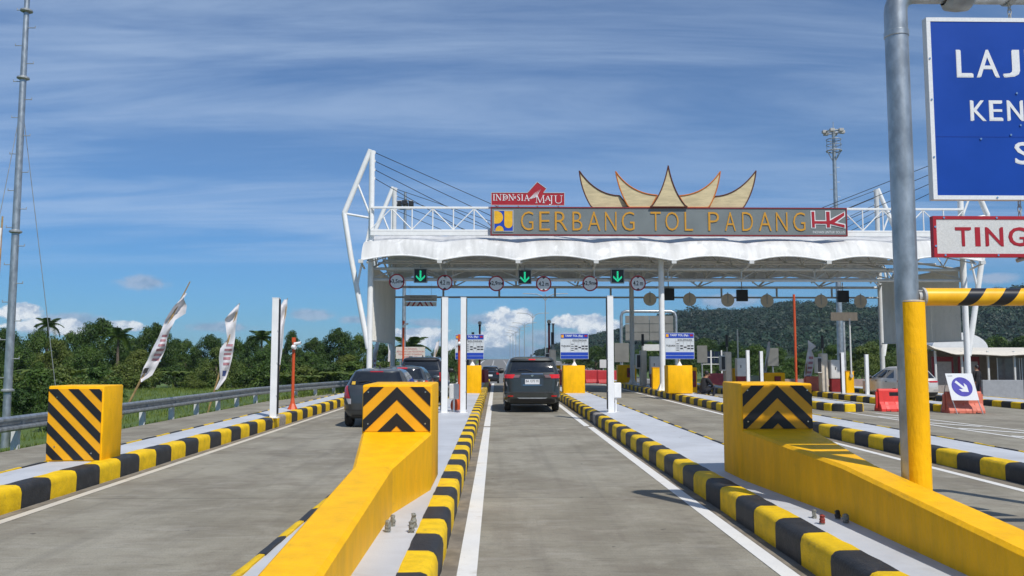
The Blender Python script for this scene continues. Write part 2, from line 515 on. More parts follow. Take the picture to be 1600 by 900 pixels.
class MB:
    def __init__(s):
        s.v = []
        s.f = []
        s.mi = []

    def add(s, vs, fs, mi=0):
        o = len(s.v)
        s.v += [Vector(p) for p in vs]
        s.f += [tuple(i + o for i in f) for f in fs]
        s.mi += [mi] * len(fs)
        return s

    def box(s, lo, hi, mi=0):
        x0, y0, z0 = lo
        x1, y1, z1 = hi
        return s.add([(x0, y0, z0), (x1, y0, z0), (x1, y1, z0), (x0, y1, z0), (x0, y0, z1), (x1, y0, z1), (x1, y1, z1), (x0, y1, z1)],
                     [(0, 3, 2, 1), (4, 5, 6, 7), (0, 1, 5, 4), (1, 2, 6, 5), (2, 3, 7, 6), (3, 0, 4, 7)], mi)

    def cyl(s, a, b, r0, r1=None, n=12, mi=0, cap=True):
        a = Vector(a)
        b = Vector(b)
        r1 = r0 if r1 is None else r1
        d = (b - a).normalized()
        u = d.orthogonal().normalized()
        w = d.cross(u)
        vs = []
        for p, r in ((a, r0), (b, r1)):
            for i in range(n):
                t = 2 * PI * i / n
                vs.append(p + u * (r * math.cos(t)) + w * (r * math.sin(t)))
        fs = [(i, (i + 1) % n, n + (i + 1) % n, n + i) for i in range(n)]
        if cap:
            fs.append(tuple(reversed(range(n))))
            fs.append(tuple(range(n, 2 * n)))
        return s.add(vs, fs, mi)

    def tube(s, pts, r, n=8, mi=0, cap=True):
        pts = [Vector(p) for p in pts]
        rs = r if isinstance(r, (list, tuple)) else [r] * len(pts)
        vs = []
        u = None
        for k, p in enumerate(pts):
            d = (pts[min(k + 1, len(pts) - 1)] - pts[max(k - 1, 0)]).normalized()
            if u is None:
                u = d.orthogonal().normalized()
            else:
                u = (u - d * u.dot(d))
                u = u.normalized() if u.length > 1e-6 else d.orthogonal().normalized()
            w = d.cross(u)
            for i in range(n):
                t = 2 * PI * i / n
                vs.append(p + u * (rs[k] * math.cos(t)) + w * (rs[k] * math.sin(t)))
        fs = []
        for k in range(len(pts) - 1):
            for i in range(n):
                j = (i + 1) % n
                fs.append((k * n + i, k * n + j, (k + 1) * n + j, (k + 1) * n + i))
        if cap:
            fs.append(tuple(reversed(range(n))))
            fs.append(tuple(range((len(pts) - 1) * n, len(pts) * n)))
        return s.add(vs, fs, mi)

    def prism(s, poly, t0, t1, axis='y', mi=0):
        """extrude a 2-D polygon; axis y: poly=(x,z); axis x: poly=(y,z); axis z: poly=(x,y)"""
        n = len(poly)
        mk = {'y': lambda p, t: (p[0], t, p[1]), 'x': lambda p, t: (t, p[0], p[1]), 'z': lambda p, t: (p[0], p[1], t)}[axis]
        vs = [mk(p, t0) for p in poly] + [mk(p, t1) for p in poly]
        fs = [tuple(range(n)), tuple(reversed(range(n, 2 * n)))]
        fs += [(i, n + i, n + (i + 1) % n, (i + 1) % n) for i in range(n)]
        return s.add(vs, fs, mi)

    def lathe(s, prof, n=16, c=(0, 0, 0), axis='z', mi=0):
        c = Vector(c)
        vs = []
        for (r, h) in prof:
            for i in range(n):
                t = 2 * PI * i / n
                q = {'z': (r * math.cos(t), r * math.sin(t), h), 'x': (h, r * math.cos(t), r * math.sin(t)),
                     'y': (r * math.cos(t), h, r * math.sin(t))}[axis]
                vs.append(c + Vector(q))
        fs = []
        for k in range(len(prof) - 1):
            for i in range(n):
                j = (i + 1) % n
                fs.append((k * n + i, k * n + j, (k + 1) * n + j, (k + 1) * n + i))
        return s.add(vs, fs, mi)

    def mesh(s, name, mats, off=Vector((0, 0, 0)), bevel=0.0, smooth=None, seg=1, fixn=True):
        me = bpy.data.meshes.new(name)
        me.from_pydata([tuple(v - off) for v in s.v], [], s.f)
        mats = mats if isinstance(mats, (list, tuple)) else [mats]
        for m in mats:
            me.materials.append(m)
        if len(mats) > 1:
            me.polygons.foreach_set('material_index', s.mi)
        if bevel or fixn:
            bm = bmesh.new()
            bm.from_mesh(me)
            if fixn:
                bmesh.ops.recalc_face_normals(bm, faces=bm.faces)
            if bevel:
                es = [e for e in bm.edges if e.is_manifold and e.calc_face_angle(0) > 0.6]
                bmesh.ops.bevel(bm, geom=es, offset=bevel, segments=seg, affect='EDGES', profile=0.5, clamp_overlap=True)
            bm.to_mesh(me)
            bm.free()
        if smooth is not None:
            me.polygons.foreach_set('use_smooth', [True] * len(me.polygons))
            me.set_sharp_from_angle(angle=R(smooth))
        me.update()
        return me

    def split(s, name, mats, parent=None, **kw):
        """one object per loose piece"""
        par = list(range(len(s.v)))

        def find(a):
            while par[a] != a:
                par[a] = par[par[a]]
                a = par[a]
            return a
        for f in s.f:
            for q in f[1:]:
                par[find(q)] = find(f[0])
        groups = {}
        for k, f in enumerate(s.f):
            groups.setdefault(find(f[0]), []).append(k)
        out = []
        for ks in groups.values():
            m = MB()
            ids = sorted({i for k in ks for i in s.f[k]})
            mp = {i: q for q, i in enumerate(ids)}
            m.v = [s.v[i] for i in ids]
            m.f = [tuple(mp[i] for i in s.f[k]) for k in ks]
            m.mi = [s.mi[k] for k in ks]
            out.append(m.build(name, mats, parent, **kw))
        return out

    def build(s, name, mats, parent=None, bevel=0.0, smooth=None, seg=1, fixn=True, loc=None):
        off = Vector((0, 0, 0))
        if parent is not None:
            off = wloc(parent)
        if loc is not None:
            off = Vector(loc)
        o = bpy.data.objects.new(name, s.mesh(name, mats, off, bevel, smooth, seg, fixn))
        if loc is not None:
            o.location = Vector(loc) - (wloc(parent) if parent else Vector((0, 0, 0)))
        if parent is not None:
            o.parent = parent
        COL.objects.link(o)
        return o


def put(name, me, parent=None, loc=(0, 0, 0), rot=None, scale=None):
    o = bpy.data.objects.new(name, me)
    o.location = Vector(loc) - (wloc(parent) if parent else Vector((0, 0, 0)))
    if rot is not None:
        o.rotation_euler = rot
    if scale is not None:
        o.scale = scale
    if parent is not None:
        o.parent = parent
    COL.objects.link(o)
    return o


def copy_tree(o, parent=None):
    c = o.copy()
    COL.objects.link(c)
    if parent is not None:
        c.parent = parent
    for ch in list(o.children):
        copy_tree(ch, c)
    return c


def dup(root, loc, label=None, rotz=None, scale=None):
    c = copy_tree(root)
    c.location = loc
    if label:
        c['label'] = label
    if rotz is not None:
        c.rotation_euler = (0, 0, rotz)
    if scale is not None:
        c.scale = scale
    return c


def clip_poly(poly, a, b, c):
    """keep the part of the polygon where a*x+b*y<=c"""
    out = []
    for i in range(len(poly)):
        p, q = poly[i], poly[(i + 1) % len(poly)]
        dp = a * p[0] + b * p[1] - c
        dq = a * q[0] + b * q[1] - c
        if dp <= 0:
            out.append(p)
        if (dp < 0 < dq) or (dq < 0 < dp):
            t = dp / (dp - dq)
            out.append((p[0] + (q[0] - p[0]) * t, p[1] + (q[1] - p[1]) * t))
    return out


def rectpoly(x0, z0, x1, z1):
    return [(x0, z0), (x1, z0), (x1, z1), (x0, z1)]


def arcpts(cx, cz, r, a0, a1, n=10, ry=None):
    ry = r if ry is None else ry
    return [(cx + r * math.cos(a0 + (a1 - a0) * i / n), cz + ry * math.sin(a0 + (a1 - a0) * i / n)) for i in range(n + 1)]


_tcache = {}


def text_raw(body, spacing=1.0, offset=0.0):
    k = (body, spacing, offset)
    if k not in _tcache:
        cu_ = bpy.data.curves.new('lettering', 'FONT')
        cu_.body = body
        cu_.size = 1.0
        cu_.space_character = spacing
        cu_.offset = offset
        cu_.resolution_u = 3
        ob = bpy.data.objects.new('lettering', cu_)
        me = bpy.data.meshes.new_from_object(ob)
        vs = [v.co.copy() for v in me.vertices]
        fs = [tuple(p.vertices) for p in me.polygons]
        bpy.data.objects.remove(ob)
        bpy.data.meshes.remove(me)
        bpy.data.curves.remove(cu_)
        _tcache[k] = (vs, fs)
    return _tcache[k]


def text_into(mb, body, x0, z0, x1, z1, y, spacing=1.0, bold=0.0, mi=0, depth=0.004):
    """lettering fitted to the rectangle, facing -Y, as thin raised letters"""
    vs, fs = text_raw(body, spacing, bold)
    ax = min(v.x for v in vs)
    bx = max(v.x for v in vs)
    ay = min(v.y for v in vs)
    by = max(v.y for v in vs)
    sx_ = (x1 - x0) / max(1e-6, bx - ax)
    sz_ = (z1 - z0) / max(1e-6, by - ay)
    mb.add([(x0 + (v.x - ax) * sx_, y - depth, z0 + (v.y - ay) * sz_) for v in vs], fs, mi)


def lettering(parent, name, mat, items, y, bold=0.0):
    """items: (text, x0, z0, x1, z1, spacing)"""
    mb = MB()
    for q, it in enumerate(items):
        mb = MB()
        text_into(mb, it[0], *it[1:5], y, it[5] if len(it) > 5 else 1.0, bold)
        o = mb.build(name, mat, parent, fixn=False)
    return o


# ------------------------------------------------------------------ terrain
def gz(x, y):
    z = 0.0
    if x > 6:
        z -= 0.02 * min(x - 6, 26)
    if y > 52:                                  # the trunk road dips, then climbs away from the plaza
        t = min(1, (y - 52) / 48.0)
        t = t * t * (3 - 2 * t)
        z -= 1.25 * t
        if y > 105:
            u = min(1, (y - 105) / 215.0)
            z += 1.75 * u * u * (3 - 2 * u)
    return z


def land(x, y):
    """height of the natural ground"""
    z = gz(min(max(x, -9), 34), y)
    if x < -9.4:
        z -= min(0.42, (-9.4 - x) * 0.2)
    if y > 330:
        z -= 0.006 * (y - 330)
    if y > 300 or x > 34 or x < -9.4 or y > 52:
        z -= 0.12
    z += 0.22 * noise.noise((x * 0.02, y * 0.02, 0.3)) * min(1, max(0, abs(x - 12) - 24) / 20)
    return z


def axis(pts):
    out = []
    for (a, b, n) in pts:
        out += [a + (b - a) * i / n for i in range(n)]
    out.append(pts[-1][1])
    return out


gx = axis([(-2600, -600, 6), (-600, -120, 12), (-120, -9.6, 28), (-9.6, 36, 22), (36, 200, 22), (200, 900, 14), (900, 2600, 6)])
gy = axis([(-60, 0, 6), (0, 52, 26), (52, 130, 26), (130, 330, 20), (330, 900, 12), (900, 2600, 6)])
g = MB()
vs = []
for y in gy:
    for x in gx:
        inside = -9.3 < x < 34.5 and y < 76
        vs.append((x, y, (gz(x, y) - 0.30) if inside else land(x, y)))
nx = len(gx)
fs = [(j * nx + i, j * nx + i + 1, (j + 1) * nx + i + 1, (j + 1) * nx + i) for j in range(len(gy) - 1) for i in range(nx - 1)]
g.add(vs, fs)
tag(g.build('ground', mGROUND, smooth=60), 'green meadow and verge around the toll plaza', None, None, 'structure')

# concrete plaza
g = MB()
px_ = axis([(-9.4, 6, 8), (6, 34.6, 12)])
py_ = axis([(-30, 52, 20), (52, 76.5, 10)])
vs = [(x, y, gz(x, y)) for y in py_ for x in px_]
nx = len(px_)
fs = [(j * nx + i, j * nx + i + 1, (j + 1) * nx + i + 1, (j + 1) * nx + i) for j in range(len(py_) - 1) for i in range(nx - 1)]
g.add(vs, fs)
tag(g.build('concrete_pavement', mROAD, smooth=60), 'worn concrete pavement of the toll lanes', None, None, 'structure')

# trunk road beyond the plaza, two carriageways climbing to a crest
def road_x(y):
    return -4.0 - 3.0 * min(1, max(0, (y - 76) / 100))


g = MB()
ys = axis([(76.4, 140, 16), (140, 340, 24), (340, 520, 4)])
vs = []
for y in ys:
    for x in (-5.5, 1.0, 7.2, 14, 21.5):
        vs.append((x, y, gz(0, y) + 0.02 - (0.004 if y < 77 else 0)))
fs = [(j * 5 + i, j * 5 + i + 1, (j + 1) * 5 + i + 1, (j + 1) * 5 + i) for j in range(len(ys) - 1) for i in range(4)]
g.add(vs, fs)
tag(g.build('trunk_road', mASPH, smooth=60), 'grey trunk road climbing away beyond the toll gate', None, None, 'structure')
g = MB()
for (x, w, dash) in ((-4.6, 0.16, 0), (-1.0, 0.14, 1), (2.6, 0.14, 1), (5.9, 0.18, 0), (9.0, 0.18, 0), (12.6, 0.14, 1), (20.4, 0.16, 0)):
    y = 78.0
    while y < 330:
        L = 6.0
        if not (dash and int(y / 6) % 2):
            y2 = y + L
            g.add([(x - w, y, gz(0, y) + 0.032), (x + w, y, gz(0, y) + 0.032), (x + w, y2, gz(0, y2) + 0.032), (x - w, y2, gz(0, y2) + 0.032)], [(0, 1, 2, 3)])
        y += L
tag(g.build('lane_marking', mLINE, fixn=False), 'white lines on the far trunk road', None, None, 'structure')

# ------------------------------------------------------------------ painted lane lines
def line_strip(name, x, w, y0, y1, mat, dz=0.005, gap=()):
    g = MB()
    y = y0
    while y < y1 - 1e-6:
        y2 = min(y + 2.0, y1)
        if not any(a <= y < b for a, b in gap):
            xa = x if not callable(x) else x(y)
            xb = x if not callable(x) else x(y2)
            g.add([(xa - w / 2, y, gz(xa, y) + dz), (xa + w / 2, y, gz(xa, y) + dz), (xb + w / 2, y2, gz(xb, y2) + dz), (xb - w / 2, y2, gz(xb, y2) + dz)], [(0, 1, 2, 3)])
        y = y2
    return tag(g.build(name, mat, fixn=False), None, None, None, 'structure')


line_strip('lane_line', -5.42, 0.13, 2, 70, mLINED)
line_strip('lane_line', -1.985, 0.10, 2, 70, mLINE)
line_strip('lane_line', -0.245, 0.165, 2, 21.6, mLINE)
line_strip('lane_line', -0.245, 0.165, 21.9, 70, mLINE)
line_strip('lane_line', 2.425, 0.16, 2, 21.6, mLINE)
line_strip('lane_line', 2.36, 0.15, 21.9, 70, mLINE)
line_strip('lane_line', 4.30, 0.12, 4, 70, mLINE)
line_strip('lane_line', 7.21, 0.14, 4, 70, mLINE)
line_strip('lane_line', 9.02, 0.12, 4, 70, mLINE)
line_strip('lane_line', 15.98, 0.12, 31, 70, mLINE)
# hatched gore in front of the fifth island
g = MB()


def quad_line(g, a, b, w, dz=0.006):
    a = Vector(a)
    b = Vector(b)
    n = Vector((-(b - a).y, (b - a).x)).normalized() * (w / 2)
    pts = [a - n, b - n, b + n, a + n]
    g.add([(p.x, p.y, gz(p.x, p.y) + dz) for p in pts], [(0, 1, 2, 3)])


quad_line(g, (12.2, 29.0), (12.85, 12), 0.15)
quad_line(g, (13.15, 29.0), (15.4, 12), 0.15)
for k in range(7):
    y = 27 - k * 2.2
    f = (29 - y) / 17
    xl = 12.2 + 0.65 * f
    xr = 13.15 + 2.25 * f
    quad_line(g, (xl + 0.08, y), (xr - 0.10, y - 1.2 - f), 0.26, 0.010)
tag(g.build('gore_hatching', mLINE, fixn=False), None, None, None, 'structure')

# ------------------------------------------------------------------ traffic islands with painted kerb stones
KW, KH, KL = 0.24, 0.28, 0.656


def kerb_mesh(mat, seed, KW=KW):
    rnd = random.Random(seed)
    prof = [(0.004, -0.02), (0, 0.19), (0.008, 0.238), (0.032, 0.267), (min(0.075, KW * .6), KH), (KW, KH + 0.002), (KW, -0.02)]
    ysn = 4
    mb = MB()
    vs = []
    for k in range(ysn + 1):
        y = 0.0035 + (KL - 0.007) * k / ysn
        for (x, z) in prof:
            j = 0.004
            vs.append((x + rnd.uniform(-j, j), y, z + (rnd.uniform(-j, j) if 0 < z else 0)))
    n = len(prof)
    fs = [(k * n + i, k * n + (i + 1) % n, (k + 1) * n + (i + 1) % n, (k + 1) * n + i) for k in range(ysn) for i in range(n)]
    fs += [tuple(reversed(range(n))), tuple(range(ysn * n, ysn * n + n))]
    mb.add(vs, fs)
    return mb.mesh('kerb_block', mat, smooth=50)


KWN = 0.11                                             # the far faces carry only a narrow painted edge
mBARE = M('bare_kerb_concrete', (0.30, 0.27, 0.23), .9, var=.2, scale=12, dirt=.7, dirtcol=(.24, .12, .07), dscale=16, bump=.6)
BARE = kerb_mesh(mBARE, 77)
KN = {c: [kerb_mesh(m, 40 + k * 7 + c, KWN) for k in range(4)] for c, m in ((0, mKY), (1, mKB))}
KM = {c: [kerb_mesh(m, 20 + k * 7 + c) for k in range(4)] for c, m in ((0, mKY), (1, mKB))}

ISL = [(-6.68, -5.65, 3.4, 58, 0), (-1.90, -0.46, 2.2, 58, 1), (2.64, 4.10, 2.2, 58, 1), (7.58, 8.88, 4.0, 58, 0),
       (11.80, 13.20, 29.4, 60, 1), (16.20, 17.70, 30.2, 60, 0), (21.30, 23.30, 16, 60, 1)]
PHASE = {(0, 1): 10.18, (0, 0): 10.5, (1, 1): 6.71, (1, 0): 6.63, (2, 0): 8.65, (2, 1): 8.3, (3, 0): 13.1, (3, 1): 12.7}
isl_lab = ['narrow pale painted island beside the guardrail', 'pale painted island left of the middle lane',
           'pale painted island right of the middle lane', 'pale painted island carrying the middle gate column',
           'short island with a rounded nose behind the hatched marking', 'island behind the red water barrier and arrow board',
           'island on the far right by the grey wall']
for k, (x0, x1, y0, y1, ph) in enumerate(ISL):
    zb = gz((x0 + x1) / 2, 30)
    nose = k in (4, 5)
    ya = y0 + (0.7 if nose else 0)
    d = MB()
    n = int((y1 - ya) / 2)
    nar = (0 if k < 2 else 1)                        # side with the narrow edge
    wl, wr = (KWN, KW) if nar == 0 else (KW, KWN)
    xs = [x0 + wl - 0.002, (x0 + x1) / 2, x1 - wr + 0.002]
    vs = []
    for j in range(n + 1):
        y = ya + (y1 - ya) * j / n
        for q, x in enumerate(xs):
            vs.append((x, y, zb + KH - 0.016 + (0.010 if q == 1 else 0) + 0.006 * noise.noise((x, y * 0.4, 1))))
    fs = [(j * 3 + i, j * 3 + i + 1, (j + 1) * 3 + i + 1, (j + 1) * 3 + i) for j in range(n) for i in range(2)]
    d.add(vs, fs)
    deck = d.build('traffic_island', mDECK, smooth=60)
    tag(deck, isl_lab[k], None, None, 'structure')
    far = MB()
    for side in (0, 1):
        yb0 = PHASE.get((k, side), ya + KL * side)          # a black stone starts here
        m_ = math.floor((yb0 - ya) / KL)
        y = yb0 - m_ * KL
        i = 1 + m_
        while y < y1 - KL:
            c = i % 2
            vis = y < 46 and not (k == 6 and side == 1)
            if vis:
                me = (KN if side == nar else KM)[c][(i // 2 + side) % 4]
                bare = side != nar and k < 3 and y <= 22.6 < y + KL
                if bare:
                    me = BARE
                if side == 0:
                    q_ = put('kerb_block', me, deck, (x0, y, zb))
                else:
                    q_ = put('kerb_block', me, deck, (x1, y + KL, zb), (0, 0, PI))
                if bare:
                    q_['label'] = 'chipped kerb stone left bare without paint'
            else:
                far.box((x0 if side == 0 else x1 - wr, y + 0.003, zb - 0.02), (x0 + wl if side == 0 else x1, y + KL - 0.003, zb + KH), c)
            y += KL
            i += 1
    tag(far.build('kerb_run', [mKY, mKB], deck, bevel=0.03), None, None, None, 'stuff')
    if nose:
        cx, r = (x0 + x1) / 2, (x1 - x0) / 2
        m = 5
        for q in range(m):
            a0, a1 = PI + PI * q / m + 0.006, PI + PI * (q + 1) / m - 0.006
            po = arcpts(cx, ya - 0.01, r, a0, a1, 4)
            pi_ = arcpts(cx, ya - 0.01, r - KW, a1, a0, 4)
            MB().prism(po + pi_, zb - 0.02, zb + KH, 'z').build('kerb_block', mKY if q % 2 == 0 else mKB, deck, bevel=0.03)
        MB().prism(arcpts(cx, ya - 0.012, r - KW, PI, 2 * PI, 10), zb, zb + KH - 0.014, 'z').build('nose_fill', mDECK, deck)
    # dusty gutter between kerb face and lane line
gut = M('gutter_dust', (0.20, 0.17, 0.13), 0.95, var=0.25, scale=4, dirt=0.6, dirtcol=(0.09, 0.075, 0.055), dscale=5)
line_strip('gutter_strip', -0.395, 0.125, 2, 56, gut, 0.003)
line_strip('gutter_strip', 2.575, 0.125, 2, 56, gut, 0.003)
line_strip('gutter_strip', -5.57, 0.13, 2, 56, gut, 0.003)
line_strip('gutter_strip', 7.44, 0.26, 4, 56, gut, 0.003)

# ------------------------------------------------------------------ island head blocks and ramped end barriers
def head_only(label, x0, x1, yf, yb, z0, z1):
    t = thing('impact_block', label, 'concrete block', ((x0 + x1) / 2, yf, z0))
    MB().box((x0, yf, z0), (x1, yb, z1)).build('block', mYEL, t, bevel=0.022, seg=2, smooth=40)
    return t


def stripes(rect, fn, period, half, u0, u1):
    """split the rectangle into strips where fn is a list of linear forms; returns black polygons"""
    out = []
    u = u0
    while u < u1:
        for (a, b, c, cut) in fn:
            p = rectpoly(*rect)
            if cut:
                p = clip_poly(p, *cut)
            if len(p) > 2:
                p = clip_poly(p, a, b, c + u + half)
            if len(p) > 2:
                p = clip_poly(p, -a, -b, -(c + u))
            if len(p) > 2:
                out.append(p)
        u += period
    return out


def screws(parent, pts, y):
    for (x, z) in pts:
        MB().cyl((x, y, z), (x, y - 0.006, z), 0.010, n=8).build('screw', mCHROME, parent)


ZD = KH - 0.02
# first block, diagonal stripes
t = head_only('yellow block with diagonal black stripes at the left edge of the photo', -6.635, -5.815, 12.53, 13.17, ZD, 1.375)
x0, x1, z0, z1 = -6.622, -5.84, ZD + 0.03, 1.33
MB().box((x0, 12.518, z0), (x1, 12.529, z1)).build('stripe_board', mSTY, t)
for p in stripes((x0, z0, x1, z1), [(1, 1, x0 + z1, None)], 0.305, 0.150, -0.02 - 0.305 * 5, 0.80):
    MB().prism(p, 12.510, 12.5175).build('black_stripe', mSTB, t)
screws(t, [(x0 + .13, z1 - .12), (x1 - .12, z0 + .1), (x0 + .12, z0 + .2)], 12.510)


def ramp_barrier(label, hx0, hx1, yf, yb, bx0, bx1, yt, zh, zs, zt, yend, zend):
    """tall head with chevron board, splayed ramp, then a long low beam running towards the traffic"""
    t = thing('crash_barrier', label, 'crash barrier', ((hx0 + hx1) / 2, yf, ZD))
    mb = MB()
    mb.box((hx0, yf, ZD), (hx1, yb, zh))
    mb.build('head', mYEL, t, bevel=0.022, seg=2, smooth=40)
    # ramp: splay from head width to beam width, then straight to the end
    secs = [(yf - 0.003, hx0, hx1, zs), (yt, bx0, bx1, zt), (yend, bx0, bx1, zend)]
    mb = MB()
    vs = []
    for (y, a, b, z) in secs:
        e = 0.03
        vs += [(a, y, ZD), (a, y, z - e), (a + e * 1.1, y, z), (b - e * 1.1, y, z), (b, y, z - e), (b, y, ZD)]
    fs = []
    for k in range(2):
        for i in range(5):
            fs.append((k * 6 + i, k * 6 + i + 1, (k + 1) * 6 + i + 1, (k + 1) * 6 + i))
    fs += [tuple(range(6)), tuple(reversed(range(12, 18)))]
    mb.add(vs, fs)
    mb.build('ramp_beam', mYEL, t)
    # chevron board
    m = 0.012
    x0, x1, z0, z1 = hx0 + m, hx1 - m, zs + 0.006, zh - 0.025
    yb_ = yf - 0.010
    MB().box((x0, yb_, z0), (x1, yf - 0.001, z1)).build('chevron_board', mSTY, t)
    cx = (x0 + x1) / 2
    per = (z1 - z0) / 520 * 303
    fn = [(0.97, -1, -z1 - 0.97 * cx, (-1, 0, -cx)), (-0.97, -1, -z1 + 0.97 * cx, (1, 0, cx))]
    # u = (z1 - z) - 0.97*|x-cx| ; right half: a= -0.97 ... expressed per half
    fn = [(-0.97, -1, -z1 - 0.97 * cx + 1.94 * cx * 0 - 0.0, (-1, 0, -cx)), (0.97, -1, -z1, (1, 0, cx))]
    out = []
    for sgn, cut in ((1, (-1, 0, -cx)), (-1, (1, 0, cx))):
        # u = z1 - z - 0.97*sgn*(x-cx)
        a, b, c = -0.97 * sgn, -1.0, z1 + 0.97 * sgn * cx
        k = -2
        while k < 4:
            lo, hi = k * per, k * per + per / 2
            p = clip_poly(rectpoly(x0, z0, x1, z1), *cut)
            p = clip_poly(p, a, b, hi - c) if len(p) > 2 else p
            p = clip_poly(p, -a, -b, -(lo - c)) if len(p) > 2 else p
            if len(p) > 2:
                out.append(p)
            k += 1
    for p in out:
        MB().prism(p, yb_ - 0.007, yb_ - 0.0005).build('black_chevron', mSTB, t)
    screws(t, [(x0 + .06, z1 - .06), (x1 - .06, z1 - .06), (x0 + .06, z0 + .09), (x1 - .06, z0 + .09)], yb_ - 0.007)
    return t


ramp_barrier('yellow ramped crash barrier with sunlit chevrons on the island left of the middle lane',
             -1.57, -0.76, 9.84, 11.0, -1.41, -1.02, 8.3, 1.478, 0.93, 0.735, 1.6, 0.335)
ramp_barrier('yellow ramped crash barrier with shaded chevrons in front of the steel sign gantry pole',
             3.08, 3.98, 10.49, 11.37, 3.31, 3.66, 8.03, 1.47, 0.90, 0.765, 1.6, 0.33)

# anchor bolts left standing on the decks
def bolt(px, py, h, mat, label, lean):
    p = P(px, py, 1.52 * FPX / (py - 558))
    Y = (CAMZ - ZD) * FPX / (py - 558)
    p = P(px, py, Y)
    rnd = random.Random(int(px * 7))
    t = thing('anchor_bolt', label, 'bolt', (p.x, p.y, ZD), 'bolt stubs on the island decks')
    mb = MB()
    mb.tube([(p.x, p.y, ZD - 0.01), (p.x + lean * 0.5, p.y, ZD + h * 0.5), (p.x + lean, p.y + 0.01, ZD + h)], 0.011, 8)
    mb.build('threaded_rod', mat, t, smooth=40)
    a_ = rnd.uniform(.024, .030)
    prof = [(.012, .016), (a_, .022), (a_ * .82, h * .35), (a_ * 1.02, h * .5), (a_ * .8, h * .72), (a_ * .95, h * .9), (.012, h)]
    mb = MB()
    mb.lathe(prof, 9, (p.x + lean * 0.5, p.y, ZD))
    for v in mb.v:
        v.x += rnd.uniform(-0.006, 0.006)
        v.y += rnd.uniform(-0.006, 0.006)
    mb.build('tape_wrap', mat, t)
    MB().cyl((p.x, p.y, ZD - 0.002), (p.x, p.y, ZD + 0.022), 0.024, n=6).build('nut', mSTONEC, t)


bolt(606, 826, 0.115, mSTONEC, 'grey bolt stub nearest the left ramp, front of its pair', 0.0)
bolt(613.5, 817, 0.11, mSTONEC, 'grey bolt stub behind another beside the left ramp wall', 0.006)
bolt(643, 826, 0.11, mSTONEC, 'bent grey bolt stub nearer the kerb, front of its pair', 0.0)
bolt(648.5, 818, 0.13, mSTONEC, 'tall bent bolt stub behind another near the kerb', -0.025)
bolt(1272, 807, 0.09, mSTONEC, 'pale grey bolt stub left of the rusty red one', 0.005)
bolt(1284.5, 816, 0.095, mRUST, 'rusty red bolt stub on the right island deck', 0.004)
bolt(1309, 809, 0.095, mBLACK, 'black taped bolt stub in the shade of the right ramp', 0.0)
bolt(1321.5, 815, 0.095, mSTONEC, 'grey bolt stub in the shade of the right ramp', 0.004)

# ------------------------------------------------------------------ toll gate canopy
GX0, GX1, GXM, GYF, GYR = -6.0, 22.5, 7.87, 39.5, 48.3
NB = 8
BAY = (GX1 - GX0) / NB
gate = thing('toll_gate', 'wide white toll gate canopy with scalloped membrane roof and steel masts', 'toll gate', ((GX0 + GX1) / 2, 44, 0))


def deckz(x):
    for (a, b, *_r) in ISL:
        if a - .1 <= x <= b + .1:
            return gz((a + b) / 2, 30) + KH - 0.03
    return gz(x, 30)


def roof_z(y):
    prof = [(38.35, 6.28), (38.5, 6.60), (38.75, 6.95), (39.05, 7.16), (39.4, 7.27), (40.2, 7.46), (41.2, 7.72), (42.5, 8.0), (44.0, 8.2), (46.2, 8.0), (47.6, 7.6), (48.8, 7.0), (49.6, 6.35)]
    for (a, za), (b, zb_) in zip(prof, prof[1:]):
        if y <= b:
            return za + (zb_ - za) * (y - a) / (b - a)
    return prof[-1][1]


def roof_pt(u, v):
    """u in bays 0..NB along X, v 0..1 front to back"""
    x = GX0 - 0.28 + u / NB * (GX1 - GX0 + 0.56)
    f = u % 1.0
    arc = math.sin(PI * f)
    y = 38.35 + (49.6 - 38.35) * v
    edge = max(0.0, 1 - v / 0.14) + max(0.0, 1 - (1 - v) / 0.14)
    z = roof_z(y) + arc * (0.10 + 0.17 * edge)
    y += arc * 0.30 * max(0.0, 1 - v / 0.10) - arc * 0.3 * max(0.0, 1 - (1 - v) / 0.10)
    return Vector((x, y, z))


vsteps = [0, .0067, .0133, .024, .0355, .048, .062, .078, .093, .12, .165, .21, .253, .31, .37, .34, .44, .56, .66, .76, .84, .9, .94, .97, 1]
mb = MB()
nu = NB * 12
vs = []
for v in vsteps:
    for i in range(nu + 1):
        vs.append(roof_pt(min(i / 12, NB - 1e-6 if i == nu else 99), v))
nn = nu + 1
fs = [(j * nn + i, j * nn + i + 1, (j + 1) * nn + i + 1, (j + 1) * nn + i) for j in range(len(vsteps) - 1) for i in range(nu)]
off = len(vs)
vs2 = [p - Vector((0, 0, 0.02)) for p in vs]
fs2 = [tuple(reversed([i + off for i in f])) for f in fs]
mb.add(vs + vs2, fs + fs2)
mb.build('roof_membrane', mFABRIC, gate, smooth=60, fixn=False)
# white edge rope and corner plates along the scallops
mb = MB()
mb.tube([roof_pt(min(i / 12, NB - 1e-6 if i == nu else 99), 0) + Vector((0, -0.01, -0.01)) for i in range(nu + 1)], 0.035, 6)
mb.build('edge_rope', mWHITE, gate, smooth=50)
for k in range(NB + 1):
    p = roof_pt(min(k, NB - 1e-6), 0)
    mb = MB()
    mb.box((p.x - .11, p.y - .05, p.z - .14), (p.x + .11, p.y + .02, p.z + .02))
    mb.cyl((p.x, p.y - .02, p.z - .10), (p.x, 39.4, 6.0), 0.05, n=8)
    mb.build('corner_clamp', mSTEELW, gate)
# eaves fascia box behind the truss foot
MB().box((GX0, 39.22, 7.56), (GX1, 39.34, 7.74)).build('fascia_beam', mWHITE, gate, bevel=0.01)

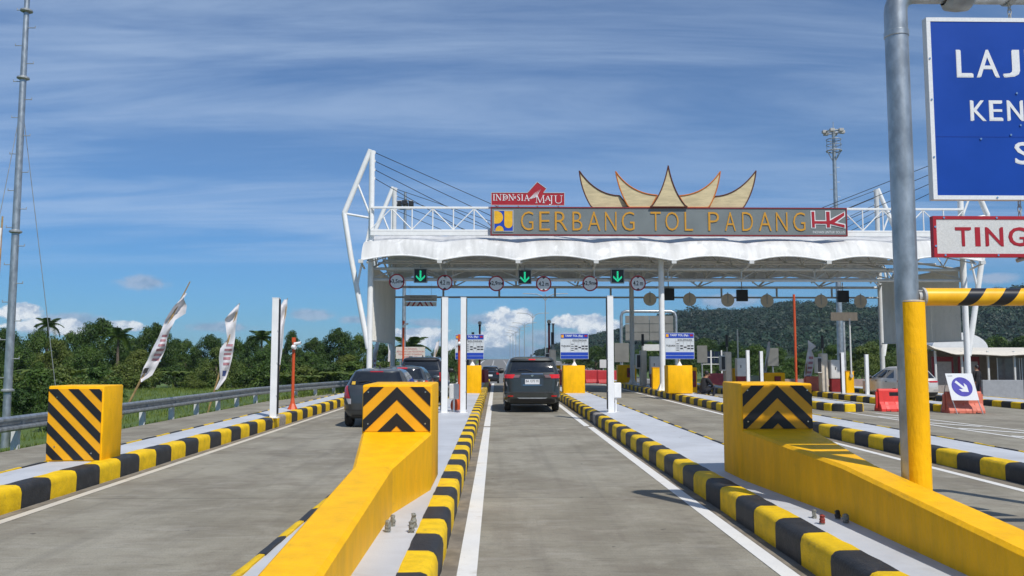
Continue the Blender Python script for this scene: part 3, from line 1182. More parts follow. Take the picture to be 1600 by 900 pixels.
# columns, masts and outer kneed struts
def tubeo(name, pts, r, mat=mWHITE, n=14, parent=None):
    mb = MB()
    mb.tube(pts, r, n)
    return mb.build(name, mat, parent or gate, smooth=50)


def base_plate(x, y, parent):
    z = deckz(x)
    mb = MB()
    mb.box((x - .26, y - .26, z), (x + .26, y + .26, z + .03))
    for a in range(4):
        c, s_ = math.cos(a * PI / 2 + PI / 4), math.sin(a * PI / 2 + PI / 4)
        mb.add([(x + c * .1, y + s_ * .1, z + .03), (x + c * .33, y + s_ * .33, z + .03), (x + c * .11, y + s_ * .11, z + .42),
                (x + c * .1 + s_ * .015, y + s_ * .1 - c * .015, z + .03), (x + c * .33 + s_ * .015, y + s_ * .33 - c * .015, z + .03), (x + c * .11 + s_ * .015, y + s_ * .11 - c * .015, z + .42)],
               [(0, 1, 2), (5, 4, 3), (0, 3, 4, 1), (1, 4, 5, 2), (2, 5, 3, 0)])
    mb.build('base_plate', mWHITE, parent)


for (x, y) in ((GX0, GYF), (GXM, GYF), (GX1, GYF), (GX0, GYR), (GXM, GYR), (GX1, GYR)):
    zt = 11.70 if x != GXM else 7.3
    c = tubeo('column', [(x, y, deckz(x)), (x, y, zt)], 0.135, mSTEELW if y == GYR else mWHITE)
    base_plate(x, y, c)
for y in (GYF, GYR):
    for (x, s_) in ((GX0, -1), (GX1, 1)):
        kn = (x + s_ * 1.30, y, 8.65)
        tubeo('lower_strut', [(x + s_ * .06, y, deckz(x) + 1.95), (x + s_ * .95, y, 6.6), kn], 0.125)
        tubeo('upper_strut', [kn, (x + s_ * .08, y, 11.75)], 0.125)
        tubeo('brace', [kn, (x, y, 8.42)], 0.055)
        tubeo('brace', [(x + s_ * .66, y, 10.05), (x + s_ * .02, y, 8.45)], 0.05)
        tubeo('brace', [(x + s_ * .02, y, 8.38), (x + s_ * .62, y, 5.2)], 0.05)
        # stays from the mast to the ridge
        for q in range(4):
            zz = 11.62 - q * 0.42
            xr = x - s_ * (9.6 - q * 1.55)
            yr = 44 + (y - 44) * 0.35
            zr = 7.95
            tubeo('stay_cable', [(x - s_ * .12, y, zz), (xr, yr, zr)], 0.016, mBLACK, 6)
            mb = MB()
            mb.box((x - s_ * .06 - .1, y - .02, zz - .06), (x - s_ * .06 + .1, y + .02, zz + .06))
            mb.build('cable_lug', mWHITE, gate)

# parapet truss along the front
ZT0, ZT1, YT = 7.80, 8.90, 39.28
MB().box((GX0, YT - .05, ZT1 - .05), (GX1, YT + .05, ZT1 + .05)).build('top_chord', mWHITE, gate, bevel=.01)
MB().box((GX0, YT - .05, ZT0 - .05), (GX1, YT + .05, ZT0 + .05)).build('bottom_chord', mWHITE, gate, bevel=.01)
nbay = 29
bw = (GX1 - GX0) / nbay
mb = MB()
mb.cyl((0, 0, ZT0 + .045), (0, 0, ZT1 - .045), .032, n=8)
me_post = mb.mesh('post', mWHITE, smooth=50)
mb = MB()
mb.cyl((0, 0, ZT0 + .05), (bw, 0, ZT1 - .05), .028, n=8)
me_dg = mb.mesh('diagonal', mWHITE, smooth=50)
for i in range(nbay + 1):
    put('post', me_post, gate, (GX0 + i * bw, YT, 0))
for i in range(nbay):
    if i % 2 == 0:
        put('diagonal', me_dg, gate, (GX0 + i * bw, YT, 0))
    else:
        put('diagonal', me_dg, gate, (GX0 + (i + 1) * bw, YT, 0), (0, 0, PI))

# steelwork under the roof
for (y, z, r) in ((39.78, 6.02, .075), (39.80, 5.50, .075), (44, 6.9, .07), (48.25, 6.35, .07), (48.3, 5.86, .075), (42.0, 6.55, .05), (46.3, 6.6, .05)):
    tubeo('long_beam', [(GX0, y, z), (GX1, y, z)], r, mSTEELW, 10)
for k in range(NB + 1):
    x = GX0 + k * BAY
    mb = MB()
    mb.tube([(x, 39.55, 5.98), (x, 44, 6.85), (x, 48.3, 5.95)], .055, 8)
    mb.tube([(x, 38.45, 6.16), (x, 40.2, 7.25), (x, 44, 7.62), (x, 47.8, 7.2), (x, 49.5, 6.25)], .05, 8)
    for (a, b) in (((40.2, 7.25), (41.3, 6.33)), ((41.3, 6.33), (42.4, 7.48)), ((42.4, 7.48), (44, 6.85)), ((44, 6.85), (45.6, 7.48)), ((45.6, 7.48), (46.8, 6.3)), ((46.8, 6.3), (47.8, 7.2))):
        mb.cyl((x, a[0], a[1]), (x, b[0], b[1]), .035, n=6)
    mb.cyl((x, 39.79, 5.5), (x, 39.79, 6.0), .045, n=8)
    mb.build('cross_truss', mSTEELW, gate, smooth=50)
for k in range(NB):
    x = GX0 + k * BAY
    mb = MB()
    mb.cyl((x, 39.6, 5.55), (x + BAY / 2, 41.6, 6.45), .035, n=6)
    mb.cyl((x + BAY, 39.6, 5.55), (x + BAY / 2, 41.6, 6.45), .035, n=6)
    mb.cyl((x, 38.5, 6.18), (x + BAY / 2, 40.9, 7.1), .03, n=6)
    mb.cyl((x + BAY, 38.5, 6.18), (x + BAY / 2, 40.9, 7.1), .03, n=6)
    mb.cyl((x, 48.3, 5.9), (x + BAY / 2, 46.3, 6.6), .035, n=6)
    mb.cyl((x + BAY, 48.3, 5.9), (x + BAY / 2, 46.3, 6.6), .035, n=6)
    mb.split('diagonal_brace', mSTEELW, gate, smooth=50)

# ribbed sheet end walls
for (x, s_) in ((GX0 + .05, 1), (GX1 - .05, -1)):
    npan = 3 if s_ == -1 else 6
    for k in range(npan):
        ya = GYF + .35 + (GYR - GYF - .7) * k / npan
        yb = GYF + .35 + (GYR - GYF - .7) * (k + 1) / npan - .012
        mb = MB()
        poly = []
        m = 8 if s_ == 1 else 3
        for q in range(m):
            a = ya + (yb - ya) * q / m
            b = ya + (yb - ya) * (q + 1) / m
            w = (b - a)
            d = 0.035 if s_ == 1 else 0.008
            poly += [(x, a), (x, a + w * .6), (x + s_ * d, a + w * .68), (x + s_ * d, a + w * .92)]
        poly.append((x, yb))
        back = [(p[0] - s_ * .01, p[1]) for p in reversed(poly)]
        mb.prism(poly + back, 2.62, 6.1, 'z')
        mb.build('sheet_panel', mPANEL, gate)
    MB().box((x - .05, GYF + .2, 2.55), (x + .05, GYR - .2, 2.62)).build('panel_rail', mSTEELW, gate)
    MB().box((x - .05, GYF + .2, 6.1), (x + .05, GYR - .2, 6.17)).build('panel_rail', mSTEELW, gate)

# rear sign bar hung under the rear beam
tubeo('sign_bar', [(GX0, 48.3, 5.27), (GX1, 48.3, 5.27)], .055, mGREYP, 10)
for k in range(9):
    x = GX0 + 2.9 + k * 3.25
    tubeo('hanger', [(x, 48.3, 5.3), (x, 48.3, 5.83)], .06, mGREYP, 8)

# ------------------------------------------------------------------ name board
SX0, SX1 = X_(768, 39.05, 347), X_(1321.5, 39.05, 349)
SZ0, SZ1 = 7.58, 8.86
YS = 39.0
board = thing('name_board', 'long grey board with amber words along the toll gate parapet', 'sign board', ((SX0 + SX1) / 2, YS, SZ0))
MB().box((SX0, YS, SZ0), (SX1, YS + .18, SZ1)).build('board', mSGREY, board)
fr = MB()
b = .045
fr.box((SX0 - b, YS - .03, SZ1 - .01), (SX1 + b, YS + .19, SZ1 + b))
fr.box((SX0 - b, YS - .03, SZ0 - b), (SX1 + b, YS + .19, SZ0 + .01))
fr.box((SX0 - b, YS - .028, SZ0 + .01), (SX0 + .01, YS + .188, SZ1 - .01))
fr.box((SX1 - .01, YS - .028, SZ0 + .01), (SX1 + b, YS + .188, SZ1 - .01))
fr.build('frame', mDKRED, board)
H = SZ1 - SZ0


def sxp(px):
    return SX0 + (SX1 - SX0) * (px - 768) / (1321.5 - 768)


def seg_letters(parent, words, mat, y, w):
    """round-cornered stroke capitals: each letter one mesh"""
    for (ch, x0, x1, z0, z1) in words:
        mb = MB()
        text_into(mb, ch, x0, z0, x1, z1, y, bold=-.011, depth=0.03)
        mb.build('letter', mat, parent, fixn=False)


zl0, zl1 = SZ0 + H * .155, SZ0 + H * .86
lets = [('G', 813.5, 833), ('E', 842, 858.5), ('R', 866, 886), ('B', 893.5, 909), ('A', 917, 937), ('N', 944, 962), ('G', 970, 990),
        ('T', 1015, 1031), ('O', 1038, 1059), ('L', 1068, 1081), ('P', 1105, 1122), ('A', 1131, 1148), ('D', 1158, 1175), ('A', 1184, 1204), ('N', 1211, 1229), ('G', 1238, 1257)]
seg_letters(board, [(c, sxp(a), sxp(b_), zl0, zl1) for c, a, b_ in lets], mAMB, YS - .004, .1)
# square emblem: blue field, yellow half round, hook and dome
ex0, ex1, ez0, ez1 = sxp(772.3), sxp(801), SZ0 + H * .13, SZ0 + H * .88
MB().box((ex0, YS - .03, ez0), (ex1, YS - .002, ez1)).build('emblem_field', mBLUE2, board)
fr = MB()
for (a, b_, c, d) in ((ex0 - .03, ex1 + .03, ez1, ez1 + .03), (ex0 - .03, ex1 + .03, ez0 - .03, ez0), (ex0 - .03, ex0, ez0, ez1), (ex1, ex1 + .03, ez0, ez1)):
    fr.box((a, YS - .034, c), (b_, YS - .001, d))
fr.build('emblem_edge', mREFG, board)
ew, eh = ex1 - ex0, ez1 - ez0
mYE = M('emblem_yellow', (0.78, 0.42, 0.01), 0.45)


def epoly(pts, name='emblem_shape'):
    MB().prism([(ex0 + ew * a, ez0 + eh * c) for a, c in pts], YS - .042, YS - .0305).build(name, mYE, board)


epoly([(0, .36), (0, .985), (.2, .985)] + [(.15 + .32 * math.cos(t), .67 + .31 * math.sin(t)) for t in [PI / 2 - PI * i / 12 for i in range(1, 12)]] + [(.12, .36)])
epoly([(.54, .985), (.985, .985), (.985, .40)] + [(.76 + .22 * math.cos(t), .34 - .2 * math.sin(t)) for t in [PI * i / 12 for i in range(0, 13)]])
epoly([(.06, .0), (.50, .0)] + [(.28 + .22 * math.cos(t), .03 + .22 * math.sin(t)) for t in [PI * i / 12 for i in range(0, 13)]])
# red company mark with white edge, caption below
kx0, kx1 = sxp(1266), sxp(1320)
kw = kx1 - kx0
kz0, kz1 = SZ0 + H * .26, SZ0 + H * .92
kh = kz1 - kz0


def mark_polys(e):
    """strokes of the company mark in unit coordinates, grown by e (metres)"""
    ux, uz = e / kw, e / kh
    P_ = [[(.03 - ux, .05 - uz), (.105 + ux, .05 - uz), (.10 + ux, .95 + uz), (.02 - ux, .95 + uz)],
          [(.10 - ux, .27 - uz), (.60 + ux, .25 - uz), (.60 + ux, .41 + uz), (.10 - ux, .41 + uz)],
          [(.455 - ux, .05 - uz), (.545 + ux, .05 - uz), (.545 + ux, .95 + uz), (.445 - ux, .95 + uz)],
          [(.54, .28 - uz), (.66 + ux, .30 - uz), (.97 + ux, .74 - uz), (.97 + ux, .92 + uz), (.54 - ux, .42 + uz)],
          [(.56 - ux, .25 - uz), (.97 + ux, .04 - uz), (.97 + ux, .20 + uz), (.62 + ux, .34 + uz)]]
    return [[(kx0 + kw * a, kz0 + kh * c) for a, c in p] for p in P_]


mb = MB()
for q, p in enumerate(mark_polys(.045)):
    mb.prism(p, YS - .022 - q * .0012, YS - .001)
mb.build('mark_edge', mREFL, board)
mb = MB()
for q, p in enumerate(mark_polys(0)):
    mb.prism(p, YS - .040 - q * .0012, YS - .0285)
mb.build('mark', mRED, board)
lettering(board, 'caption', mREFL, [('INOVASI UNTUK SOLUSI', kx0 + kw * .05, SZ0 + H * .07, kx1 - kw * .02, SZ0 + H * .165)], YS - .004)

# ------------------------------------------------------------------ red slogan sign
rx0, rx1 = X_(767.5, YS, 312), X_(882, YS, 312)
rz0, rz1 = Z_(320.8, YS, 825), Z_(301, YS, 825)
red = thing('slogan_sign', 'red slogan sign with white serif words above the left end of the name board', 'sign', ((rx0 + rx1) / 2, YS + .1, rz0))
w_, h_ = rx1 - rx0, rz1 - rz0
prof = [(rx0, rz0), (rx1, rz0), (rx1, rz1), (rx0 + w_ * .713, rz1), (rx0 + w_ * .755, rz1 + h_ * .33), (rx0 + w_ * .628, rz1 + h_ * .86), (rx0 + w_ * .495, rz1), (rx0, rz1)]
ctr = Vector((sum(p[0] for p in prof) / 7, 0, sum(p[1] for p in prof) / 7))
mb = MB()
mb.prism(prof, YS + .02, YS + .12)
mb.build('panel', mRED, red)
fr = MB()
for i in range(8):
    a, c = prof[i], prof[(i + 1) % 8]
    fr.cyl((a[0], YS + .018, a[1]), (c[0], YS + .018, c[1]), .016, n=6)
fr.build('edge_trim', mREFG, red)
for f in (.09, .37, .63, .915):
    MB().cyl((rx0 + w_ * f, YS + .08, SZ1 + .05), (rx0 + w_ * f, YS + .08, rz0 + .01), .03, n=8).build('foot', mWHITE, red)


def serif_word(mb, glyphs, y):
    for (ch, x0, z0, x1, z1) in glyphs:
        w, h = x1 - x0, z1 - z0
        T, t_ = .17 * w if ch not in 'IJ' else .055 * h * 2, .018

        def S(a, b_, th, q=[0]):
            p0 = Vector((x0 + a[0] * w, z0 + a[1] * h))
            p1 = Vector((x0 + b_[0] * w, z0 + b_[1] * h))
            d = (p1 - p0).normalized()
            n_ = Vector((-d.y, d.x)) * (th / 2)
            q[0] += 1
            mb.prism([tuple(p0 - n_), tuple(p1 - n_), tuple(p1 + n_), tuple(p0 + n_)], y - .012 - .0004 * (q[0] % 12), y)

        def serif(a, wd=.36):
            S((a[0] - wd / 2, a[1]), (a[0] + wd / 2, a[1]), t_)
        tk, tn = .040, .020
        if ch == 'I':
            S((.5, 0), (.5, 1), tk); serif((.5, .01), 1.0); serif((.5, .99), 1.0)
        elif ch == 'N':
            S((.15, 0), (.15, 1), tn); S((.13, 1), (.85, 0), tk); S((.85, 0), (.85, 1), tn); serif((.13, .01)); serif((.1, .99), .3); serif((.87, .99))
        elif ch == 'D':
            S((.2, 0), (.2, 1), tk); serif((.2, .01), .4); serif((.2, .99), .4)
            pts = arcpts(.22, .5, .72, -PI / 2, PI / 2, 8, .49)
            for a, b_ in zip(pts, pts[1:]):
                S(a, b_, tk if abs(a[1] - .5) < .3 else tn)
        elif ch == 'O':
            pts = arcpts(.5, .5, .45, 0, 2 * PI, 10, .47)
            for a, b_ in zip(pts, pts[1:]):
                S(a, b_, tn)
        elif ch == 'E':
            S((.2, 0), (.2, 1), tk)
            for q in (.02, .5, .98):
                S((.2, q), (.85, q), tn)
        elif ch == 'S':
            pts = [(.85, .82), (.7, .95), (.45, .98), (.2, .86), (.2, .68), (.45, .54), (.72, .42), (.84, .25), (.72, .07), (.45, .02), (.2, .07), (.08, .22)]
            for k_, (a, b_) in enumerate(zip(pts, pts[1:])):
                S(a, b_, tk if 4 <= k_ <= 7 else tn)
        elif ch == 'A':
            S((.12, 0), (.5, 1), tn); S((.5, 1), (.88, 0), tk); S((.27, .36), (.72, .36), tn); serif((.12, .01), .3); serif((.88, .01), .34)
        elif ch == 'M':
            S((.12, 0), (.18, 1), tn); S((.18, 1), (.5, .05), tk); S((.5, .05), (.83, 1), tn); S((.83, 1), (.88, 0), tk); serif((.12, .01), .26); serif((.88, .01), .28); serif((.12, .99), .22); serif((.88, .99), .22)
        elif ch == 'J':
            S((.6, .12), (.6, 1), tk); S((.6, .12), (.35, 0), tn); S((.35, 0), (.1, .06), tk); serif((.6, .99), .6)
        elif ch == 'U':
            S((.16, .25), (.16, 1), tk); S((.84, .25), (.84, 1), tn); serif((.16, .99), .34); serif((.84, .99), .3)
            pts = arcpts(.5, .27, .34, PI, 2 * PI, 6, .25)
            for a, b_ in zip(pts, pts[1:]):
                S(a, b_, tn * 1.3)


def rx(px):
    return rx0 + w_ * (px - 75) / (1222 - 75)


def rzz(py):
    return rz0 + h_ * (408 - py) / (408 - 205)


mb = MB()
gl = [('I', 103, 330, 133, 232), ('N', 145, 330, 235, 232), ('D', 250, 330, 335, 232), ('O', 278, 302, 312, 262), ('N', 345, 330, 432, 232), ('E', 440, 300, 465, 265), ('S', 478, 335, 530, 232),
      ('I', 545, 332, 575, 235), ('A', 590, 335, 672, 240), ('M', 765, 368, 915, 245), ('A', 915, 335, 1005, 255), ('J', 975, 400, 1050, 250), ('U', 1062, 375, 1195, 250)]
serif_word(mb, [(c, rx(a), rzz(b_), rx(c2), rzz(d)) for c, a, b_, c2, d in gl], YS + .019)
for q in range(5):
    a = (rx(672 + q * 26), rzz(310 - q * 8))
    b_ = (rx(775 + q * 20), rzz(190 - 12 * q))
    d = Vector((b_[0] - a[0], b_[1] - a[1])).normalized()
    n_ = Vector((-d.y, d.x)) * .019
    mb.prism([(a[0] - n_.x, a[1] - n_.y), (b_[0], b_[1]), (a[0] + n_.x, a[1] + n_.y)], YS + .006, YS + .019)
mb.build('lettering', mREFL, red)

# ------------------------------------------------------------------ horned roof ornament
YH = 39.2
hor = thing('horned_gable_ornament', 'cream ornament of five curved horns standing on the name board', 'roof ornament', (X_(1042, YH, 300), YH, SZ1))


def hp(px, py):
    q = P(px, py, YH)
    return (q.x, max(q.z, SZ1 + .047))


def qb(a, c, b_, n=10):
    return [((1 - t) ** 2 * a[0] + 2 * t * (1 - t) * c[0] + t * t * b_[0], (1 - t) ** 2 * a[1] + 2 * t * (1 - t) * c[1] + t * t * b_[1]) for t in [i / n for i in range(n + 1)]]


def horn(outline, trim, y0):
    pts = [hp(*p) for p in outline]
    pts[0] = pts[0]
    o = MB().prism(pts, y0, y0 + .10).build('horn', mCRE, hor)
    mb = MB()
    for a, c in zip(pts, pts[1:] + pts[:1]):
        mb.cyl((a[0], y0 - .01, a[1]), (c[0], y0 - .01, c[1]), .030, n=6)
    mb.build('horn_trim', trim, o)


BASE = 327
horn(qb((905, 267), (908, 300), (926, BASE)) + [(984, BASE)] + qb((968, 306), (931, 305), (905, 267)), mBROWN, YH - .02)
horn(qb((1181, 267), (1178, 300), (1160, BASE)) + [(1104, BASE)] + qb((1117, 307), (1152, 306), (1181, 267)), mBROWN, YH - .02)
horn(qb((961, 269), (967, 303), (983, BASE)) + [(1016, BASE)] + qb((1026, 306), (985, 304), (961, 269)), mORTRIM, YH - .16)
horn(qb((1124, 269), (1120, 303), (1105, BASE)) + [(1070, BASE)] + qb((1060, 307), (1101, 305), (1124, 269)), mORTRIM, YH - .16)
horn(qb((1042, 261), (1034, 304), (1014, BASE)) + [(1072, BASE)] + qb((1072, BASE), (1050, 304), (1042, 261)), mBROWN, YH - .30)

# ------------------------------------------------------------------ lane signals and limit signs under the canopy
def signal(px, py, Y, label, lit=True):
    c = P(px, py, Y)
    t = thing('lane_signal', label, 'lane signal', (c.x, c.y, c.z - .34), 'lane signals under the canopy')
    w, h = .32, .34
    MB().box((c.x - w, Y, c.z - h), (c.x + w, Y + .18, c.z + h)).build('housing', mBLACK, t, bevel=.015)
    fr = MB()
    for (a, b_, q, d) in ((-w, w, h - .03, h), (-w, w, -h, -h + .03), (-w, -w + .03, -h + .03, h - .03), (w - .03, w, -h + .03, h - .03)):
        fr.box((c.x + a, Y - .02, c.z + q), (c.x + b_, Y - .001, c.z + d))
    fr.build('rim', mGREYP if lit else mBLACK, t)
    MB().cyl((c.x, Y + .1, c.z + h), (c.x, Y + .12, c.z + h + .22 + (0.25 if not lit else 0)), .03, n=8).build('bracket', mGREYP, t)
    if lit:
        dots = MB()
        for i in range(-8, 9):
            for j in range(-9, 10):
                x, z = i * .028, j * .028
                inshaft = abs(x) < .048 and -.16 < z < .25
                inhead = abs(abs(x) - (z + .235)) < .062 and z < -.0 + .03 and abs(x) < .22
                if inshaft or inhead:
                    dots.cyl((c.x + x, Y - .012, c.z + z), (c.x + x, Y - .004, c.z + z), .0125, n=6)
        dots.build('led_arrow', mGREEN, t)
    return t


signal(657, 430.5, 39.6, 'green down arrow signal over the left lane between 3,5m and 4.2 m')
signal(820, 432.5, 39.6, 'green down arrow signal over the middle lane between 2,9m and 4.2 m')
signal(965, 431.5, 39.6, 'green down arrow signal over the lane right of the middle one')
signal(1045, 460, 48.0, 'dark back of a lane signal just right of the middle column', False)
signal(1160, 461.5, 48.0, 'dark back of a lane signal between two pairs of plain discs', False)
signal(1318, 463, 48.0, 'dark back of a lane signal in front of the tall steel mast', False)


def round_sign(px, py, text, tri, label):
    Y = 39.62
    c = P(px, py, Y)
    r = .375
    t = thing('limit_sign', label, 'limit sign', (c.x, Y, c.z - r), 'round limit signs under the canopy')
    mb = MB()
    mb.lathe([(0, Y), (r * .84, Y), (r * .84, Y + .01), (0, Y + .01)], 28, (c.x, 0, c.z), 'y')
    mb.build('face', M('limit_face', (0.74, 0.735, 0.73), .5, var=.04), t)
    mb = MB()
    mb.lathe([(r * .84, Y - .006), (r, Y - .006), (r, Y + .012), (r * .84, Y + .012), (r * .84, Y - .006)], 28, (c.x, 0, c.z), 'y')
    mb.build('ring', mRED, t)
    lettering(t, 'lettering', mDARKINK, [(text, c.x - .235, c.z - .11, c.x + .235, c.z + .12)], Y - .001, .018)
    mb = MB()
    q = r * .84
    if tri == 'w':
        for s_ in (-1, 1):
            mb.prism([(c.x + s_ * q, c.z - .10), (c.x + s_ * q, c.z + .10), (c.x + s_ * (q - .085), c.z)], Y - .005, Y - .0005)
    else:
        for s_ in (-1, 1):
            mb.prism([(c.x - .10, c.z + s_ * q), (c.x + .10, c.z + s_ * q), (c.x, c.z + s_ * (q - .085))], Y - .005, Y - .0005)
    mb.split('arrow_head', mDARKINK, t)
    MB().cyl((c.x, Y + .03, c.z - .2), (c.x, Y + .06, c.z + .50), .025, n=8).build('bracket', mGREYP, t)


round_sign(620, 440, '3,5m', 'w', 'round red ringed sign reading 3,5m at the left end')
round_sign(695, 441.5, '4.2 m', 'h', 'round 4.2 m height sign above the white post pair')
round_sign(775.5, 443, '2,9m', 'w', 'round 2,9m width sign left of the middle arrow signal')
round_sign(849.5, 443.5, '4.2 m', 'h', 'round 4.2 m height sign right of the middle arrow signal')
round_sign(922, 443, '2,9m', 'w', 'round 2,9m width sign left of the right green arrow signal')
round_sign(997, 442.5, '4.2 m', 'h', 'round 4.2 m height sign closest to the middle column')
dl = ['plain round sign back just left of the middle column', 'plain round sign back just right of the first dark signal',
      'plain round sign back left of the second dark signal', 'plain round sign back right of the second dark signal',
      'plain round sign back left of the tall steel mast', 'plain round sign back right of the tall steel mast']
for (px, py), lab in zip(((1015.5, 467.5), (1077.5, 468), (1137, 469), (1198.5, 470), (1283, 470.5), (1344.5, 471)), dl):
    c = P(px, py, 48.15)
    t = thing('limit_sign', lab, 'limit sign', (c.x, c.y, c.z - .375), 'round sign backs on the rear bar')
    mb = MB()
    mb.lathe([(0, 48.13), (.375, 48.13), (.385, 48.14), (.385, 48.16), (0, 48.16)], 28, (c.x, 0, c.z), 'y')
    mb.build('plate', mBEIGE, t)
    mb = MB()
    mb.box((c.x - .03, 48.10, c.z - .2), (c.x + .03, 48.128, c.z + .45))
    mb.build('clip', mGREYP, t)

# hanging notice with hazard stripes over the left lane
Y = 46.0
a, b_ = P(632, 461, Y), P(682.5, 471, Y)
t = thing('hanging_notice', 'grey notice hung on wires above a red striped strip over the left lane', 'sign', ((a.x + b_.x) / 2, Y, b_.z))
MB().box((a.x, Y, b_.z), (b_.x, Y + .03, a.z)).build('notice_board', mREFG, t)
hh = a.z - b_.z
lettering(t, 'lettering', mDARKINK, [('TINGGI MAKS. KENDARAAN', a.x + .3, b_.z + hh * .55, b_.x - .3, b_.z + hh * .82), ('YANG MELEWATI GARDU INI', a.x + .15, b_.z + hh * .16, b_.x - .15, b_.z + hh * .40)], Y - .001)
c0, c1 = P(632, 471.8, Y), P(682, 478.5, Y)
MB().box((c0.x, Y, c1.z), (c1.x, Y + .03, c0.z)).build('stripe_strip', mREFL, t)
w = (c1.x - c0.x)
for q in range(6):
    s_ = 1 if q < 3 else -1
    x = c0.x + w * (.06 + q * .16)
    p = [(x, c1.z), (x + .09, c1.z), (x + .09 + s_ * .15, c0.z), (x + s_ * .15, c0.z)]
    p = clip_poly(clip_poly(p, 1, 0, c1.x), -1, 0, -c0.x)
    MB().prism(p, Y - .006, Y - .0005).build('red_stripe', mRED, t)
mb = MB()
for x in (a.x + .3, b_.x - .3):
    mb.cyl((x, Y + .01, a.z), (x, Y + .01, 5.85), .008, n=5)
    mb.cyl((x, Y + .012, c0.z - .02), (x, Y + .012, b_.z), .008, n=5)
mb.split('wire', mGREYP, t)

# ------------------------------------------------------------------ overhead sign gantry at the right
GY = 7.7
gxp = X_(1426, GY, 700)
ga = thing('sign_gantry', 'bent galvanised pipe gantry with a yellow sleeve at the right edge', 'sign gantry', (gxp, GY, ZD))
zarm = Z_(-11, GY, 1500)
pts = [(gxp, GY, ZD)] + [(gxp, GY, z) for z in (1.5, 3.0, 4.4, zarm - .20)]
pts += [(gxp + .20 - .20 * math.cos(t), GY, zarm - .20 + .20 * math.sin(t)) for t in [PI / 2 * i / 7 for i in range(1, 8)]]
pts += [(gxp + 1.4, GY, zarm), (gxp + 2.8, GY, zarm), (gxp + 4.2, GY, zarm)]
mb = MB()
mb.tube(pts, .105, 24)
mb.build('pipe', mGALV, ga, smooth=60)
MB().lathe([(.106, 0), (.112, .005), (.112, .055), (.106, .06)], 24, (gxp, GY, 4.86)).build('weld_collar', mGALV, ga, smooth=40)
zy = Z_(470.5, GY, 1420)
mb = MB()
mb.lathe([(.113, ZD - .02), (.113, zy - .02), (.111, zy), (.04, zy + .004)], 28, (gxp + .028, GY - .032, 0))
mb.build('yellow_sleeve', mYEL, ga, smooth=50)
MB().lathe([(.1145, zy - .012), (.1145, zy - .004), (.080, zy + .006)], 28, (gxp + .028, GY - .032, 0)).build('sleeve_rim', mREFG, ga, smooth=50)
MB().prism(rectpoly(gxp - .24, GY - .24, gxp + .24, GY + .24), ZD - .005, ZD + .025, 'z').build('base_plate', mGALVD, ga, bevel=.005)
# far leg of the gantry
mb = MB()
mb.tube([(gxp + 4.2, GY, zarm), (gxp + 4.24, GY, zarm - .05), (gxp + 4.25, GY, 3.0), (gxp + 4.25, GY, gz(8, GY) + KH - .02)], .105, 20)
mb.build('pipe', mGALV, ga, smooth=60)
# striped height bar
zb = Z_(464.3, GY, 1500)
bx0 = X_(1441.5, GY, 464)
mb = MB()
mb.cyl((bx0, GY - .02, zb), (gxp + 3.95, GY - .02, zb), .083, n=28)
bar = mb.build('height_bar', mBAR, ga, smooth=40, loc=(bx0, GY - .02, zb))
mb = MB()
mb.cyl((bx0 - .022, GY - .02, zb), (bx0 - .002, GY - .02, zb), .088, n=24)
mb.cyl((gxp + .09, GY - .02, zb), (bx0 - .02, GY - .02, zb), .055, n=16)
mb.box((gxp + .085, GY - .06, zb + .048), (bx0 - .01, GY - .03, zb + .062))
mb.box((gxp + .085, GY - .06, zb - .062), (bx0 - .01, GY - .03, zb - .048))
mb.split('bar_flange', mGREYP, ga)
# blue direction board
Yb = GY - .05
s0 = P(1450, 28, Yb)
s1 = P(1457, 311, Yb)
bx_l, bz1, bz0 = (s0.x + s1.x) / 2 - .002, s0.z, s1.z
bx_r = bx_l + 2.95
bb = thing('direction_board', 'large blue lane board with white words hung from the pipe gantry', 'road sign', ((bx_l + bx_r) / 2, Yb, bz0))
MB().box((bx_l, Yb, bz0), (bx_r, Yb + .07, bz1)).build('board', mBLUE, bb)
e = .035
fr = MB()
fr.box((bx_l - .004, Yb - .005, bz1 - e), (bx_r + .004, Yb + .074, bz1 + .004))
fr.box((bx_l - .004, Yb - .005, bz0 - .004), (bx_r + .004, Yb + .074, bz0 + e))
fr.box((bx_l - .004, Yb - .0045, bz0 + e), (bx_l + e, Yb + .0735, bz1 - e))
fr.box((bx_r - e, Yb - .0045, bz0 + e), (bx_r + .004, Yb + .0735, bz1 - e))
fr.build('border_frame', mREFL, bb)


def gp(px, py):
    q = P(px, py, Yb)
    return q.x, q.z


tl = []
for (ch, a, z1_, c, z0_) in (('L', 1495, 78, 1519, 121), ('A', 1526, 78, 1560, 121), ('J', 1567, 78, 1592, 121), ('U', 1602, 78, 1632, 121), ('R', 1642, 78, 1672, 121),
                             ('K', 1516.5, 157, 1540, 189), ('E', 1546, 157, 1566, 189), ('N', 1574, 157, 1598, 189), ('D', 1608, 157, 1633, 189), ('A', 1640, 157, 1667, 189),
                             ('R', 1674, 157, 1698, 189), ('A', 1703, 157, 1730, 189), ('A', 1735, 157, 1762, 189), ('N', 1770, 157, 1794, 189), ('S', 1586, 222, 1610, 257)):
    x0, z0 = gp(a, z0_)
    x1, z1 = gp(c, z1_)
    mb = MB()
    text_into(mb, ch, x0, z0, x1, z1, Yb - .0003, depth=.0018)
    # thicken the strokes: a second copy shifted sideways within the letter's box
    text_into(mb, ch, x0 + .012, z0 + .006, x1 - .006, z1 - .006, Yb - .0002, depth=.0026)
    text_into(mb, ch, x0 + .004, z0 + .010, x1 - .014, z1 - .010, Yb - .0004, depth=.0032)
    mb.build('letter', mREFL, bb, fixn=False)
seam = Z_(214, Yb, 1530)
